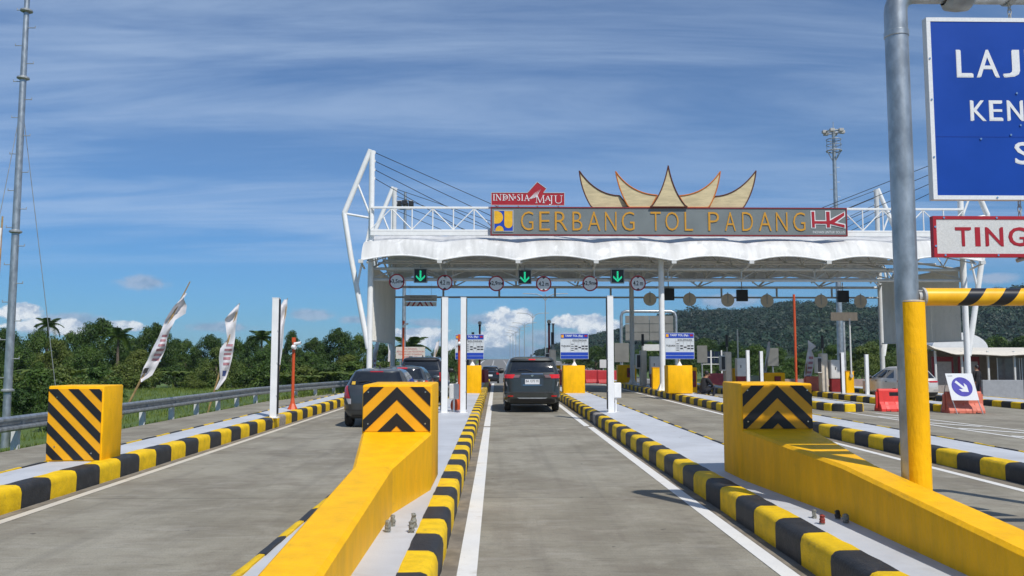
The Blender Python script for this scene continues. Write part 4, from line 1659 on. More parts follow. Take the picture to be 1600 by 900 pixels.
MB().box((bx_l + e, Yb - .002, seam), (bx_r - e, Yb - .0003, seam + .003)).build('sheet_seam', M('seam_blue', (0.004, 0.03, 0.28), .4), bb)
screws(bb, [(gp(1532, 214)[0], seam - .02), (gp(1579, 212)[0], seam + .02), gp(1594, 196), gp(1588, 146), (bx_l + .015, bz1 - .4), (bx_l + .016, bz1 - .8), (bx_l + .015, bz0 + .4), (bx_l + .6, bz0 + .015)], Yb - .004)
# white and red height notice below
s0 = P(1457.5, 338, Yb)
s1 = P(1459, 401, Yb)
hx, hz1, hz0 = s0.x, s0.z, s1.z
hr = hx + 2.85
hn = thing('height_notice', 'white notice with red border and red letters hung below the blue board', 'road sign', ((hx + hr) / 2, Yb, hz0))
MB().box((hx, Yb, hz0), (hr, Yb + .05, hz1)).build('board', M('notice_white', (0.60, 0.60, 0.585), .5, var=.10, scale=90), hn)
e2 = .028
fr = MB()
fr.box((hx - .003, Yb - .005, hz1 - e2), (hr, Yb + .054, hz1 + .003))
fr.box((hx - .003, Yb - .005, hz0 - .003), (hr, Yb + .054, hz0 + e2))
fr.box((hx - .003, Yb - .0045, hz0 + e2), (hx + e2, Yb + .0535, hz1 - e2))
fr.box((hr - e2, Yb - .0045, hz0 + e2), (hr, Yb + .0535, hz1 - e2))
fr.build('border_frame', mRED, hn)
for (ch, a, c) in (('T', 1493, 1517), ('I', 1524, 1531), ('N', 1540, 1567), ('G', 1576, 1604), ('G', 1613, 1641), ('I', 1650, 1657)):
    x0, z0 = gp(a, 385)
    x1, z1 = gp(c, 355)
    mb = MB()
    text_into(mb, ch, x0, z0, x1, z1, Yb - .0003, depth=.0018)
    if ch != 'I':
        text_into(mb, ch, x0 + .012, z0 + .006, x1 - .006, z1 - .006, Yb - .0002, depth=.0026)
        text_into(mb, ch, x0 + .004, z0 + .010, x1 - .014, z1 - .010, Yb - .0004, depth=.0032)
    mb.build('letter', mRED, hn, fixn=False)
screws(hn, [(hx + .014, hz1 - .1), (hx + .014, hz0 + .1), (hx + .1, hz0 + .014), (hx + .1, hz1 - .013), (hx + .6, hz0 + .014), (hx + .6, hz1 - .013)], Yb - .005)


def chain(x, z0, z1, parent):
    n = max(2, int((z1 - z0) / .045))
    for i in range(n):
        z = z0 + (z1 - z0) * (i + .5) / n
        L = (z1 - z0) / n * .72
        ring = []
        for q in range(13):
            t = 2 * PI * q / 12
            a, b_ = .016 * math.cos(t), L * math.sin(t)
            ring.append((x + (a if i % 2 else 0), GY + (0 if i % 2 else a), z + b_))
        mb = MB()
        mb.tube(ring, .0055, 5, cap=False)
        mb.build('chain_link', mGREYP, parent)


for x in (gp(1582, 10)[0], bx_r - .55):
    chain(x, bz1, zarm - .1, bb)
    mb = MB()
    mb.lathe([(.108, -.03), (.122, -.028), (.122, .028), (.108, .03)], 20, (x, GY, zarm), 'x')
    mb.build('pipe_clamp', mGALVD, bb)
    chain(x, hz1, bz0, hn)
    MB().cyl((x - .05, GY, hz0 - .03), (x + .05, GY, hz0 - .0), .02, n=8).build('shackle', mGREYP, hn)
mb = MB()
xs = gp(1500, 5)[0]
mb.lathe([(.08, -.14), (.13, -.10), (.14, 0), (.13, .10), (.08, .14)], 16, (xs, GY - .02, zarm - .05), 'x')
mb.build('junction_clamp', mGALVD, ga, smooth=40)

# ------------------------------------------------------------------ tall white sensor posts
def sensor_post(px, py_base, py_top, Y, label, dark=1, zb=None, w=.17):
    zb = ZD if zb is None else zb
    x = X_(px, Y, py_base)
    zt = Z_(py_top, Y, px)
    t = thing('sensor_post', label, 'sensor post', (x, Y, zb), 'white vehicle sensor posts')
    h = w / 2
    MB().box((x - h, Y - h, zb), (x + h, Y + h, zt)).build('post', mWHITE, t, bevel=.008)
    q = x + dark * (h + .022)
    MB().box((min(x + dark * (h - .004), q), Y - .06, zb + .1), (max(x + dark * (h - .004), q), Y + .06, zt - .03)).build('sensor_strip', mBLACK, t)
    MB().box((x - .13, Y - .13, zb - .002), (x + .13, Y + .13, zb + .018)).build('base_plate', mWHITE, t)
    MB().box((x - h - .004, Y - h - .004, zt - .002), (x + h + .004, Y + h + .004, zt + .012)).build('cap', mWHITE, t)
    mb = MB()
    for f in (.18, .45, .72):
        z = zb + (zt - zb) * f
        mb.box((x + dark * h - .012, Y - h - .012, z), (x + dark * h + .012, Y - h, z + .03))
    mb.build('clip', mREFG, t)
    return t


sensor_post(427.5, 650, 466, 21.5, 'tall white post on the narrow island beside the guardrail', 1)
sensor_post(694.3, 643, 465, 23.2, 'left one of the two tall white posts on the island left of the middle lane', -1)
sensor_post(723.5, 643, 465, 23.2, 'right one of the two tall white posts on the island left of the middle lane', 1, w=.155)
sensor_post(954.5, 642.5, 463, 23.3, 'tall white post with a small cabinet on the island right of the middle lane', -1)
z5, z6 = gz(12.5, 30) + KH - .02, gz(17, 30) + KH - .02
sensor_post(1169, 596, 547.5, 40.2, 'short white post left of its pair above the shaded barrier', 1, z5, .15)
sensor_post(1190, 596, 549, 40.2, 'short white post right of its pair above the shaded barrier', -1, z5, .15)
sensor_post(1317.5, 614, 551, 39.3, 'short white post beside the white cabinet on the island with the yellow boom box', -1, z6, .15)
sensor_post(1355.5, 614, 554, 39.3, 'short white post left of the pale car', 1, z6, .15)


def side_cabinet(px0, px1, py0, py1, Y, pole_px, base, label):
    a, b_ = P(px0, py0, Y), P(px1, py1, Y)
    t = thing('sensor_cabinet', label, 'cabinet', ((a.x + b_.x) / 2, Y, base))
    MB().box((a.x, Y, b_.z), (b_.x, Y + .14, a.z)).build('box', mWHITE if px0 > 900 else mSTEELW, t, bevel=.025, seg=2)
    x = X_(pole_px, Y, py1)
    MB().cyl((x, Y + .07, base), (x, Y + .07, b_.z + .01), .028, n=10).build('stem', mWHITE, t)
    MB().box((x - .1, Y - .02, base), (x + .1, Y + .16, base + .015)).build('foot', mWHITE, t)


side_cabinet(701.5, 717, 600, 624, 23.5, 709, ZD, 'small grey cabinet on a stem between the two tall white posts')
side_cabinet(959, 971, 598, 622, 23.4, 962.5, ZD, 'small white cabinet on a stem beside a single tall white post')


# orange camera poles
def cam_pole(px, pyb, pyt, Y, label, r=.045, z0=None, camera=True, flare=True):
    z0 = ZD if z0 is None else z0
    x = X_(px, Y, pyb)
    zt = Z_(pyt, Y, px)
    t = thing('camera_pole', label, 'camera pole', (x, Y, z0))
    MB().cyl((x, Y, z0), (x, Y, zt), r, n=12).build('pole', mORANGE, t, smooth=40)
    if flare:
        MB().lathe([(.17, 0), (.155, .015), (.07, .18), (r, .36)], 8, (x, Y, z0)).build('flared_base', mORANGE, t)
    if camera:
        mb = MB()
        mb.box((x - .05, Y - .05, zt - .12), (x + .05, Y + .05, zt + .03))
        mb.build('head_box', mORANGE, t, bevel=.008)
        mb = MB()
        mb.cyl((x + .03, Y - .06, zt - .16), (x + .23, Y - .10, zt - .13), .045, n=10)
        mb.cyl((x - .02, Y - .08, zt - .24), (x + .08, Y - .12, zt - .27), .06, n=10)
        mb.build('camera', mWHITE, t, smooth=40)
        MB().cyl((x + .232, Y - .101, zt - .13), (x + .236, Y - .102, zt - .13), .03, n=8).build('lens', mBLACK, t)
    return t


cam_pole(457, 636, 529, 24.8, 'orange camera pole on the narrow island behind the tall white post')
cam_pole(717.5, 633, 524, 25.0, 'orange camera pole hidden behind the right post of the white pair', .05)
cam_pole(629.5, 604, 502, 41.0, 'orange camera pole behind the parked queue in the left lane', .05)
cam_pole(1244.5, 606, 460, 36.0, 'very tall orange pole behind the shaded crash barrier', .052, gz(13, 36) + KH - .02, False)
# orange cone shaped bollard seen between the pair of posts
mb = MB()
bxx = X_(712, 23.9, 630)
t = thing('bollard_lamp', 'small orange round marker low between the two tall white posts', 'marker', (bxx, 23.9, ZD))
MB().lathe([(0, 0), (.13, .0), (.15, .12), (.13, .24), (.07, .30), (0, .32)], 14, (bxx, 23.9, ZD + .05)).build('marker_body', mORANGE, t, smooth=50)
MB().lathe([(.09, 0), (.09, .06)], 12, (bxx, 23.9, ZD)).build('foot', mWHITE, t)

# ------------------------------------------------------------------ tariff boards on yellow blocks
def tariff(px0, px1, py0, py1, bpx0, bpx1, bpy0, Y, zb, label, blabel, post_side=.5):
    a, b_ = P(px0, py0, Y - .2), P(px1, py1, Y - .2)
    k0, k1 = P(bpx0, bpy0, Y - .35), P(bpx1, bpy0, Y - .35)
    t = thing('impact_block', blabel, 'concrete block', ((k0.x + k1.x) / 2, Y - .35, zb))
    MB().box((k0.x, Y - .35, zb - .02), (k1.x, Y + .45, k0.z)).build('block', mYEL, t, bevel=.03, seg=2, smooth=40)
    t = thing('tariff_board', label, 'tariff board', ((a.x + b_.x) / 2, Y, k0.z))
    W_, H_ = b_.x - a.x, a.z - b_.z
    yb = Y - .2
    MB().box((a.x, yb, b_.z), (b_.x, yb + .05, a.z)).build('panel', mBOARDW, t)

    def r(u0, v0, u1, v1):
        return rectpoly(a.x + W_ * u0, b_.z + H_ * v0, a.x + W_ * u1, b_.z + H_ * v1)
    mb = MB()
    mb.prism(r(.012, .80, .988, .985), yb - .006, yb - .0005)
    mb.prism(r(.012, .145, .988, .262), yb - .006, yb - .0005)
    mb.prism(r(.012, .015, .988, .130), yb - .006, yb - .0005)
    mb.split('blue_band', mBLUE2, t)
    mb = MB()
    for u in (.36, .50, .625, .745, .865):
        mb.prism(r(u, .30, u + .012, .68), yb - .004, yb - .0005)
    mb.prism(r(.36, .665, .98, .675), yb - .0045, yb - .0005)
    mb.prism(r(.36, .775, .366, .675), yb - .004, yb - .0005)
    mb.build('grid_line', mGREYP, t)
    mb = MB()
    for (u, v) in ((.52, .50), (.52, .40), (.645, .45), (.765, .50), (.765, .40), (.885, .50), (.885, .40)):
        mb.prism(r(u, v - .026, u + .09, v + .026), yb - .004, yb - .0005)
    for v in (.58, .50, .42, .34):
        mb.prism(r(.385, v - .014, .475, v + .014), yb - .004, yb - .0005)
    mb.build('price_row', mDARKINK, t)

    def w(u0, v0, u1, v1):
        return a.x + W_ * u0, b_.z + H_ * v0, a.x + W_ * u1, b_.z + H_ * v1
    lettering(t, 'heading', mREFL, [('TARIF TOL (Rp)', *w(.17, .845, .80, .95))], yb - .0065, .02)
    lettering(t, 'lettering', mDARKINK, [('GOLONGAN', *w(.43, .69, .93, .765), 1.2), ('TUJUAN', *w(.03, .45, .345, .545), 1.1)], yb - .0005, .03)
    MB().prism(r(.03, .835, .12, .95), yb - .012, yb - .0065).build('crest', mSTY, t)
    MB().prism(r(.86, .87, .96, .94), yb - .012, yb - .0065).build('company_mark', mRED, t)
    xm = a.x + W_ * post_side
    mb = MB()
    mb.cyl((xm, Y - .1, k0.z - .01), (xm, Y - .1, b_.z + .2), .04, n=10)
    mb.lathe([(.13, 0), (.11, .02), (.04, .14)], 10, (xm, Y - .1, k0.z - .004))
    mb.build('post', mWHITE, t, smooth=40)
    return t


tariff(711.5, 756, 522.5, 561.5, 724, 752, 571, 36, ZD, 'blue and white tariff board partly behind the tall white posts', 'plain yellow block under the tariff board behind the white posts', .6)
tariff(875.5, 919.5, 521, 561, 880, 914, 571, 36, ZD, 'blue and white tariff board right of the dark grey van', 'plain yellow block right of the dark grey van')
tariff(1039, 1085, 520, 561, 1043.5, 1082, 571, 36.2, ZD, 'blue and white tariff board just right of the middle gate column', 'plain yellow block next to the foot of the middle gate column')


# ------------------------------------------------------------------ toll machines on the islands
def kiosk(x, y, z, label, face=1, cab=True, lamp=True, mirror=1):
    t = thing('toll_kiosk', label, 'toll machine', (x, y, z))
    mb = MB()
    mb.prism([(x - .17, y - .25), (x + .17, y - .25), (x + .17, y + .25), (x - .17, y + .25)], z, z + 1.95, 'z')
    mb.build('pillar', mBEIGE, t, bevel=.06, seg=3, smooth=50)
    MB().box((x - .40, y - .3, z + .95), (x - .175, y + .15, z + 1.75)).build('screen_box', mSTEELW, t, bevel=.02)
    MB().box((x - .38, y - .312, z + 1.02), (x - .20, y - .301, z + 1.70)).build('screen', mBLACK, t)
    if lamp:
        MB().cyl((x, y, z + 1.95), (x, y, z + 2.2), .025, n=8).build('lamp_stem', mGREYP, t)
        MB().cyl((x, y, z + 2.2), (x, y, z + 2.85), .075, n=12).build('signal_lamp', mBLACK, t, smooth=40)
    return t


def cabinet(x, y, z, label, w=.62):
    t = thing('control_cabinet', label, 'cabinet', (x, y, z))
    MB().box((x - w / 2, y - .2, z + .68), (x + w / 2, y + .2, z + 1.62)).build('cabinet', mSTEELW, t, bevel=.015)
    MB().box((x - w / 2 + .02, y - .207, z + .72), (x + w / 2 - .02, y - .2005, z + 1.58)).build('door', mSTEELW, t)
    MB().box((x - w * .22, y - .22, z + 1.12), (x - w * .16, y - .2075, z + 1.26)).build('handle', mBLACK, t)
    MB().box((x - w / 2 + .02, y - .17, z), (x + w / 2 - .02, y + .17, z + .678)).build('base', mDKRED, t)
    return t


def boom_gate(x, y, z, label, up=True, L=2.6):
    t = thing('barrier_gate', label, 'barrier gate', (x, y, z))
    MB().box((x - .2, y - .16, z), (x + .2, y + .16, z + 1.05)).build('housing', mYEL, t, bevel=.02)
    MB().box((x - .22, y - .18, z + 1.051), (x + .22, y + .18, z + 1.08)).build('lid', mSTY, t, bevel=.008)
    if up:
        MB().cyl((x + .05, y - .21, z + .75), (x + .05, y - .21, z + .75 + L), .045, .035, n=10).build('boom', mSTEELW, t, smooth=40)
        MB().cyl((x + .05, y - .165, z + .85), (x + .05, y - .26, z + .85), .08, n=12).build('hub', mGREYP, t)
    return t


def guard_wall(x0, x1, y, z, h, label):
    t = thing('machine_guard', label, 'guard block', ((x0 + x1) / 2, y, z))
    MB().box((x0, y, z), (x1, y + .7, z + h)).build('block', mYEL, t, bevel=.03, seg=2, smooth=40)
    m = (x0 + x1) / 2
    MB().box((m - .02, y - .10, z + .34), (m + .30, y - .001, z + h - .18)).build('hose_box', mDKRED, t, bevel=.01)
    MB().box((m + .06, y - .106, z + .62), (m + .2, y - .1005, z + .76)).build('hose_window', mBLACK, t)
    return t


z2, z3, z4 = ZD, ZD, gz(8.1, 30) + KH - .02
z7 = gz(22.3, 30) + KH - .02
guard_wall(7.5, 8.65, 51.5, z4, 1.1, 'yellow guard block with a red hose box behind the single tall white post')
kiosk(8.05, 45.8, z4, 'grey toll kiosk behind the foot of the middle gate column')
cabinet(8.48, 44.4, z4, 'white cabinet on a dark red base left of the middle gate column')
boom_gate(7.95, 41.6, z4, 'yellow boom box just left of the middle gate column foot', False)
guard_wall(9.6, 10.35, 43.0, gz(10, 43), 1.35, 'yellow guard block with a red box behind the sitting person')
kiosk(12.1, 43.6, z5, 'grey kiosk with a black lamp beside the solar panel rack')
cabinet(12.75, 43.2, z5, 'white cabinet on a red base left of the short post pair')
boom_gate(12.85, 44.6, z5, 'yellow boom box with its white arm raised behind the short post pair', True, 2.4)
guard_wall(14.1, 15.2, 43.8, gz(14.6, 43), 1.15, 'yellow guard block with a red box right of the short post pair')
kiosk(16.6, 42.2, z6, 'grey kiosk with a black lamp left of the tall steel mast')
cabinet(17.2, 42.0, z6, 'white cabinet on a red base just left of the tall steel mast', .7)
boom_gate(17.3, 40.8, z6, 'yellow boom box with a white arm raised beside the pale car', True, 2.9)
kiosk(2.95, 44.0, ZD, 'grey toll kiosk half hidden by the dark grey van', lamp=True)
kiosk(-1.25, 44.0, ZD, 'grey toll kiosk behind the left tariff board', lamp=True)
boom_gate(-1.1, 47, ZD, 'yellow boom box beyond the left tariff board', False)
boom_gate(3.4, 47, ZD, 'yellow boom box beyond the tariff board right of the van', False)
# camera posts rising beside the lanes
for (px, py, Y, lab) in ((749.5, 506, 50, 'dark camera post rising behind the left tariff board'), (858, 504, 46, 'dark camera post right of the middle lane beyond the van'),
                         (864.5, 508, 49, 'plain grey post beside the dark camera post right of the middle lane')):
    x = X_(px, Y, 560)
    zt = Z_(py, Y, px)
    t = thing('lane_camera_post', lab, 'camera post', (x, Y, ZD))
    MB().cyl((x, Y, ZD - .3), (x, Y, zt), .06, n=10).build('post', mDKRED if px < 860 else mGREYP, t, smooth=40)
    if px < 860:
        MB().lathe([(0, -.06), (.10, -.03), (.12, .05), (.08, .14), (0, .16)], 12, (x, Y - .05, zt)).build('camera', mSTEELW, t, smooth=50)
        MB().lathe([(0, 0), (.08, 0), (.08, -.08), (0, -.1)], 10, (x, Y - .05, zt - .07)).build('lens_dome', mBLACK, t, smooth=50)
    else:
        MB().box((x - .08, Y - .08, zt), (x + .08, Y + .08, zt + .1)).build('cap', mGREYP, t)


# ------------------------------------------------------------------ water filled plastic barriers
def water_barrier(x, y, z, label, mat, L=1.25, H=.82, rot=0.0, chev=True, group=None):
    t = thing('water_barrier', label, 'plastic barrier', (0, 0, 0), group)
    h = L / 2
    mb = MB()
    mb.prism([(-.26, 0), (-.26, .10), (-.20, .24), (-.11, .34), (-.085, H - .06), (-.06, H), (.06, H), (.085, H - .06), (.11, .34), (.20, .24), (.26, .10), (.26, 0)], -h, h, 'x')
    mb.build('body', mat, t, bevel=.015)
    mb = MB()
    for s_ in (-.5, 0, .5):
        mb.prism([(-.275, .02), (-.275, .10), (-.13, .36), (-.10, .36), (-.10, .02)], s_ * L * .62 - .07, s_ * L * .62 + .07, 'x')
    mb.build('rib', mat, t, bevel=.01)
    for s_ in (-1, 1):
        MB().cyl((s_ * (h + .04), 0, .12), (s_ * (h + .04), 0, H - .1), .045, n=10).build('link_lug', mat, t)
    for s_ in (-.3, .3):
        MB().box((s_ * L - .09, -.262, -.002), (s_ * L + .09, -.20, .055)).build('fork_slot', mBLACK, t)
    MB().cyl((0, 0, H - .004), (0, 0, H + .02), .06, n=12).build('filler_cap', mBLACK, t)
    if chev:
        mb = MB()
        for k in range(4):
            u = -.18 + k * .11
            mb.prism([(u, H - .24), (u + .05, H - .24), (u, H - .19), (u + .05, H - .14), (u, H - .14), (u - .05, H - .19)], -.095, -.0845)
        mb.build('chevron_sticker', mSTY, t)
        MB().box((-.25, -.0975, H - .26), (.22, -.0955 + .008, H - .12)).build('sticker', mSTB, t)
    t.location = (x, y, z)
    t.rotation_euler = (0, 0, rot)
    return t


yb_ = 30.3
wb = water_barrier(X_(1398, yb_, 630), yb_, gz(14.4, 30), 'bright red plastic barrier with a small chevron sticker beside the yellow sleeve', mREDPL, 1.3, .82, .08)
water_barrier(16.85, 30.0, gz(16.8, 30), 'faded orange plastic barrier behind the blue arrow board', mPINKPL, 1.35, .78, .06, False)
water_barrier(X_(1122, 52, 590), 52, gz(14, 52), 'pinkish red plastic barrier behind the sitting person', M('pink_plastic', (0.66, 0.10, 0.11), .5), 1.25, .95, 0, False)
water_barrier(X_(1276, 43, 600), 43.5, gz(16, 43), 'white and orange plastic barrier beside the leaning banner', mPINKPL, .9, 1.0, 0.2, False)
for k in range(6):
    water_barrier(9.9 + k * .02 - 1.55 * k * .62, 68 + k * .9, gz(9, 68), ['dark red plastic barrier nearest the tall white post in the far row', 'second dark red plastic barrier of the far row from the right',
                  'third dark red plastic barrier of the far row from the right', 'fourth dark red plastic barrier of the far row from the right',
                  'fifth dark red plastic barrier of the far row from the right', 'leftmost dark red plastic barrier of the far row'][k],
                  M('dark_red_plastic', (0.42, 0.03, 0.035), .5, var=.1), 1.4, 1.1, .35, False, 'dark red barriers beyond the gate')
water_barrier(X_(757.5, 50, 590), 51, 0, 'dark red plastic barrier beside the far black car', M('dark_red_plastic', (0.42, 0.03, 0.035)), .7, 1.05, 1.2, False)
water_barrier(X_(875.5, 46, 590), 46, 0, 'dark red plastic barrier right behind the dark grey van', M('dark_red_plastic', (0.42, 0.03, 0.035)), .9, 1.05, 1.2, False)

# blue arrow board leaning on a metal easel
ya = 29.55
c00, c10, c11, c01 = P(1487.5, 625.5, ya), P(1530, 625.5, ya), P(1522, 583.5, ya + .2), P(1478, 583, ya + .2)
za = gz(16.7, 30)
ab = thing('arrow_board', 'white board with a round blue sign and white arrow leaning on legs', 'road sign', ((c00.x + c10.x) / 2, ya, za))
ax0, ax1 = (c00.x + c01.x) / 2 - .07, (c10.x + c11.x) / 2 + .03
az0, az1 = c00.z, c11.z
U = Vector((1, 0, 0))
sh = -.10
Vv = Vector((sh, .2, az1 - az0))
O = Vector((c00.x, ya, az0))
Wb = c10.x - c00.x
Nn = U.cross(Vv).normalized()


def bp(u, v, o=0.0):
    return O + U * (Wb * u) + Vv * v + Nn * o


mb = MB()
mb.add([bp(0, 0), bp(1, 0), bp(1, 1), bp(0, 1), bp(0, 0, -.02), bp(1, 0, -.02), bp(1, 1, -.02), bp(0, 1, -.02)],
       [(0, 1, 2, 3), (7, 6, 5, 4), (0, 4, 5, 1), (1, 5, 6, 2), (2, 6, 7, 3), (3, 7, 4, 0)])
mb.build('board', mREFL, ab)
mPURP = M('faded_blue', (0.075, 0.065, 0.37), .45, var=.1)
ring = [bp(.5 + .38 * math.cos(t), .50 + .36 * math.sin(t), .004) for t in [2 * PI * i / 28 for i in range(28)]]
mb = MB()
mb.add(ring + [p - Nn * .0035 for p in ring], [tuple(range(28))] + [(i, i + 28, (i + 1) % 28 + 28, (i + 1) % 28) for i in range(28)])
mb.build('blue_disc', mPURP, ab)
arrow = [(-.05, .30), (.05, .30), (.05, -.08), (.17, .04), (.17, -.10), (0, -.29), (-.17, -.10), (-.17, .04), (-.05, -.08)]
ca, sa = math.cos(R(45)), math.sin(R(45))
mb = MB()
ap_ = [bp(.5 + (x * ca - z * sa) * .95, .5 + (x * sa + z * ca) * .95, .008) for x, z in arrow]
mb.add(ap_ + [p - Nn * .0035 for p in ap_], [tuple(range(9))] + [(i, i + 9, (i + 1) % 9 + 9, (i + 1) % 9) for i in range(9)])
mb.build('white_arrow', mREFL, ab)
vs_, fs_ = text_raw('KRS', 1.1)
bx_ = max(v.x for v in vs_)
mb = MB()
mb.add([bp(.07 + v.x / bx_ * .17, .885 + v.y * .055, .003) for v in vs_], fs_)
mb.build('lettering', mDARKINK, ab, fixn=False)
mb = MB()
for u in (.03, .97):
    mb.tube([bp(u, .02, -.03), Vector((bp(u, 0).x + .06, ya - .16, za))], .016, 8)
    mb.tube([bp(u, .85, -.03), Vector((bp(u, 0).x - .05, ya + .75, za))], .016, 8)
mb.split('leg', mGALVD, ab)

# ------------------------------------------------------------------ guardrail along the left edge
rail_path = [(-9.95, 4), (-9.85, 14), (-9.7, 25), (-9.55, 33), (-8.75, 38), (-7.7, 42.5), (-7.25, 47), (-7.1, 52), (-7.2, 66)]


def rail_at(y):
    for a, c in zip(rail_path, rail_path[1:]):
        if y <= c[1]:
            return a[0] + (c[0] - a[0]) * (y - a[1]) / (c[1] - a[1])
    return rail_path[-1][0]


rail = thing('guardrail', 'galvanised w-beam guardrail running along the left edge', 'guardrail', (-8.2, 20, -.1))
prof = [(.0, .80), (.025, .795), (.055, .76), (.055, .72), (-.02, .665), (-.02, .625), (.055, .57), (.055, .53), (.025, .495), (0, .49)]
sec = [5.2 + 4.0 * k for k in range(15)]
for a, c in zip(sec, sec[1:]):
    mb = MB()
    vs = []
    st = 5
    for k in range(st + 1):
        y = a + (c + .12 - a) * k / st
        x = rail_at(y)
        for (dx_, dz_) in prof:
            vs.append((x + dx_ + (.004 if k == st else 0), y, dz_ - .19))
    n = len(prof)
    fs = [(k * n + i, k * n + i + 1, (k + 1) * n + i + 1, (k + 1) * n + i) for k in range(st) for i in range(n - 1)]
    mb.add(vs, fs)
    mb.build('rail_beam', mGALV, rail, smooth=35, fixn=False)
mb = MB()
mb.box((-.075, -.05, -.55), (.075, .05, .70))
me_p = mb.mesh('rail_post', M('post_concrete', (0.62, 0.63, 0.62), .8, var=.15, dirt=.5, dirtcol=(.25, .24, .2), dscale=9), bevel=.006)
mb = MB()
mb.box((-.06, -.045, .44), (.06, .045, .73))
me_s = mb.mesh('spacer', mGALVD)
y = 5.6
while y < 58:
    x = rail_at(y) - .15
    p = put('rail_post', me_p, rail, (x, y, -.14))
    put('spacer', me_s, p, (x + .095, y, -.14))
    y += 2.0

# ------------------------------------------------------------------ guyed steel mast at the left edge
MY = 20.5
mx0 = X_(10.5, MY, 640)
mast = thing('guyed_mast', 'tall guyed steel mast with climbing pegs at the left edge', 'mast', (mx0, MY, -.45))
zf = [Z_(610, MY, 13), Z_(362, MY, 24), Z_(122, MY, 36), Z_(17, MY, 39)]
levels = [-.45] + zf + [15.5]
rr = [.085, .085, .075, .062, .05, .045]
for k in range(5):
    mb = MB()
    mb.cyl((mx0, MY, levels[k]), (mx0, MY, levels[k + 1]), rr[k] + .012, rr[k], n=16)
    mb.build('tube_section', mGALV, mast, smooth=40)
for z in zf:
    MB().lathe([(.08, -.05), (.145, -.018), (.145, .018), (.08, .05)], 14, (mx0, MY, z)).build('flange', mGALVD, mast)
mb = MB()
mb.cyl((0, 0, 0), (.19, 0, 0), .011, n=6)
mb.cyl((.185, 0, -.012), (.185, 0, .05), .009, n=6)
mp_ = mb.mesh('climbing_peg', mGALVD)
z = 1.3
i = 0
while z < 15:
    put('climbing_peg', mp_, mast, (mx0 + (.05 if i % 2 else -.05), MY, z), (0, 0, 0 if i % 2 else PI))
    z += .46
    i += 1
for (px, py, Yd) in ((75, 505, MY + 1.0), (-60, 640, MY - .5)):
    top = Vector((mx0, MY, Z_(160, MY, 35)))
    q = P(px, py, Yd)
    d = (q - top)
    e_ = top + d * ((top.z + .3) / -d.z)
    mb = MB()
    mb.cyl(top, e_, .009, n=6)
    mb.build('guy_wire', mGALVD, mast)
    MB().box((e_.x - .12, e_.y - .12, -.5), (e_.x + .12, e_.y + .12, -.22)).build('anchor_block', mGREYP, mast)


# ------------------------------------------------------------------ cloth banners on bamboo poles
def banner(label, base_px, tip_px, Y, cloth, seed, z0=-.4, marks=True):
    """cloth: list of (left px, right px, y px, fold) across the banner from top to bottom"""
    rnd = random.Random(seed)
    a = P(*base_px, Y)
    b_ = P(*tip_px, Y)
    d = b_ - a
    g0 = a - d * ((a.z - z0) / d.z)
    t = thing('cloth_banner', label, 'banner', (g0.x, g0.y, z0), 'white cloth banners on bamboo')
    mb = MB()
    mb.tube([g0, g0.lerp(b_, .35) + Vector((.015, 0, 0)), g0.lerp(b_, .7) + Vector((-.012, 0, 0)), b_], [.035, .032, .026, .016], 8)
    mb.build('bamboo_pole', mBAMB, t, smooth=40)
    rows, cols = [], 9
    n = len(cloth)
    for k in range((n - 1) * 4 + 1):
        s_ = k / 4
        i = min(int(s_), n - 2)
        f = s_ - i
        r0, r1 = cloth[i], cloth[i + 1]
        L, Rr, yy, fo = [r0[q] + (r1[q] - r0[q]) * f for q in range(4)]
        row = []
        for c in range(cols + 1):
            u = c / cols
            px = L + (Rr - L) * u
            q = P(px, yy, Y - .06 - fo * math.sin(u * PI * 1.5 + k * .22) + .04 * math.sin(k * .8 + u * 3))
            row.append(q)
        rows.append(row)
    mb = MB()
    vs = [p for r_ in rows for p in r_]
    m = cols + 1
    fs = [(j * m + i, j * m + i + 1, (j + 1) * m + i + 1, (j + 1) * m + i) for j in range(len(rows) - 1) for i in range(cols)]
    o = len(vs)
    mb.add(vs, fs)
    cl = mb.build('banner_cloth', mCLOTH, t, smooth=70, fixn=False)
    if marks:
        # faded printed rows lying on the cloth
        def patch(j0, j1, c0, c1, mat, nm):
            mb2 = MB()
            mb2.add([rows[j][c] + Vector((0, -.006, 0)) for j in range(j0, j1 + 1) for c in range(c0, c1 + 1)],
                    [(jj * (c1 - c0 + 1) + i, jj * (c1 - c0 + 1) + i + 1, (jj + 1) * (c1 - c0 + 1) + i + 1, (jj + 1) * (c1 - c0 + 1) + i) for jj in range(j1 - j0) for i in range(c1 - c0)])
            mb2.build(nm, mat, t, smooth=70, fixn=False)
        R_ = len(rows)
        for j in range(int(R_ * .50), int(R_ * .76), 2):
            patch(j, j + 1, 3, 8, mFADEINK, 'faded_print')
        if marks == 2:
            patch(int(R_ * .80), int(R_ * .80) + 3, 1, 4, mSTB, 'black_print')
        else:
            patch(int(R_ * .80), int(R_ * .80) + 2, 3, 7, M('blue_print', (.06, .10, .28), .6), 'blue_print')
    return t


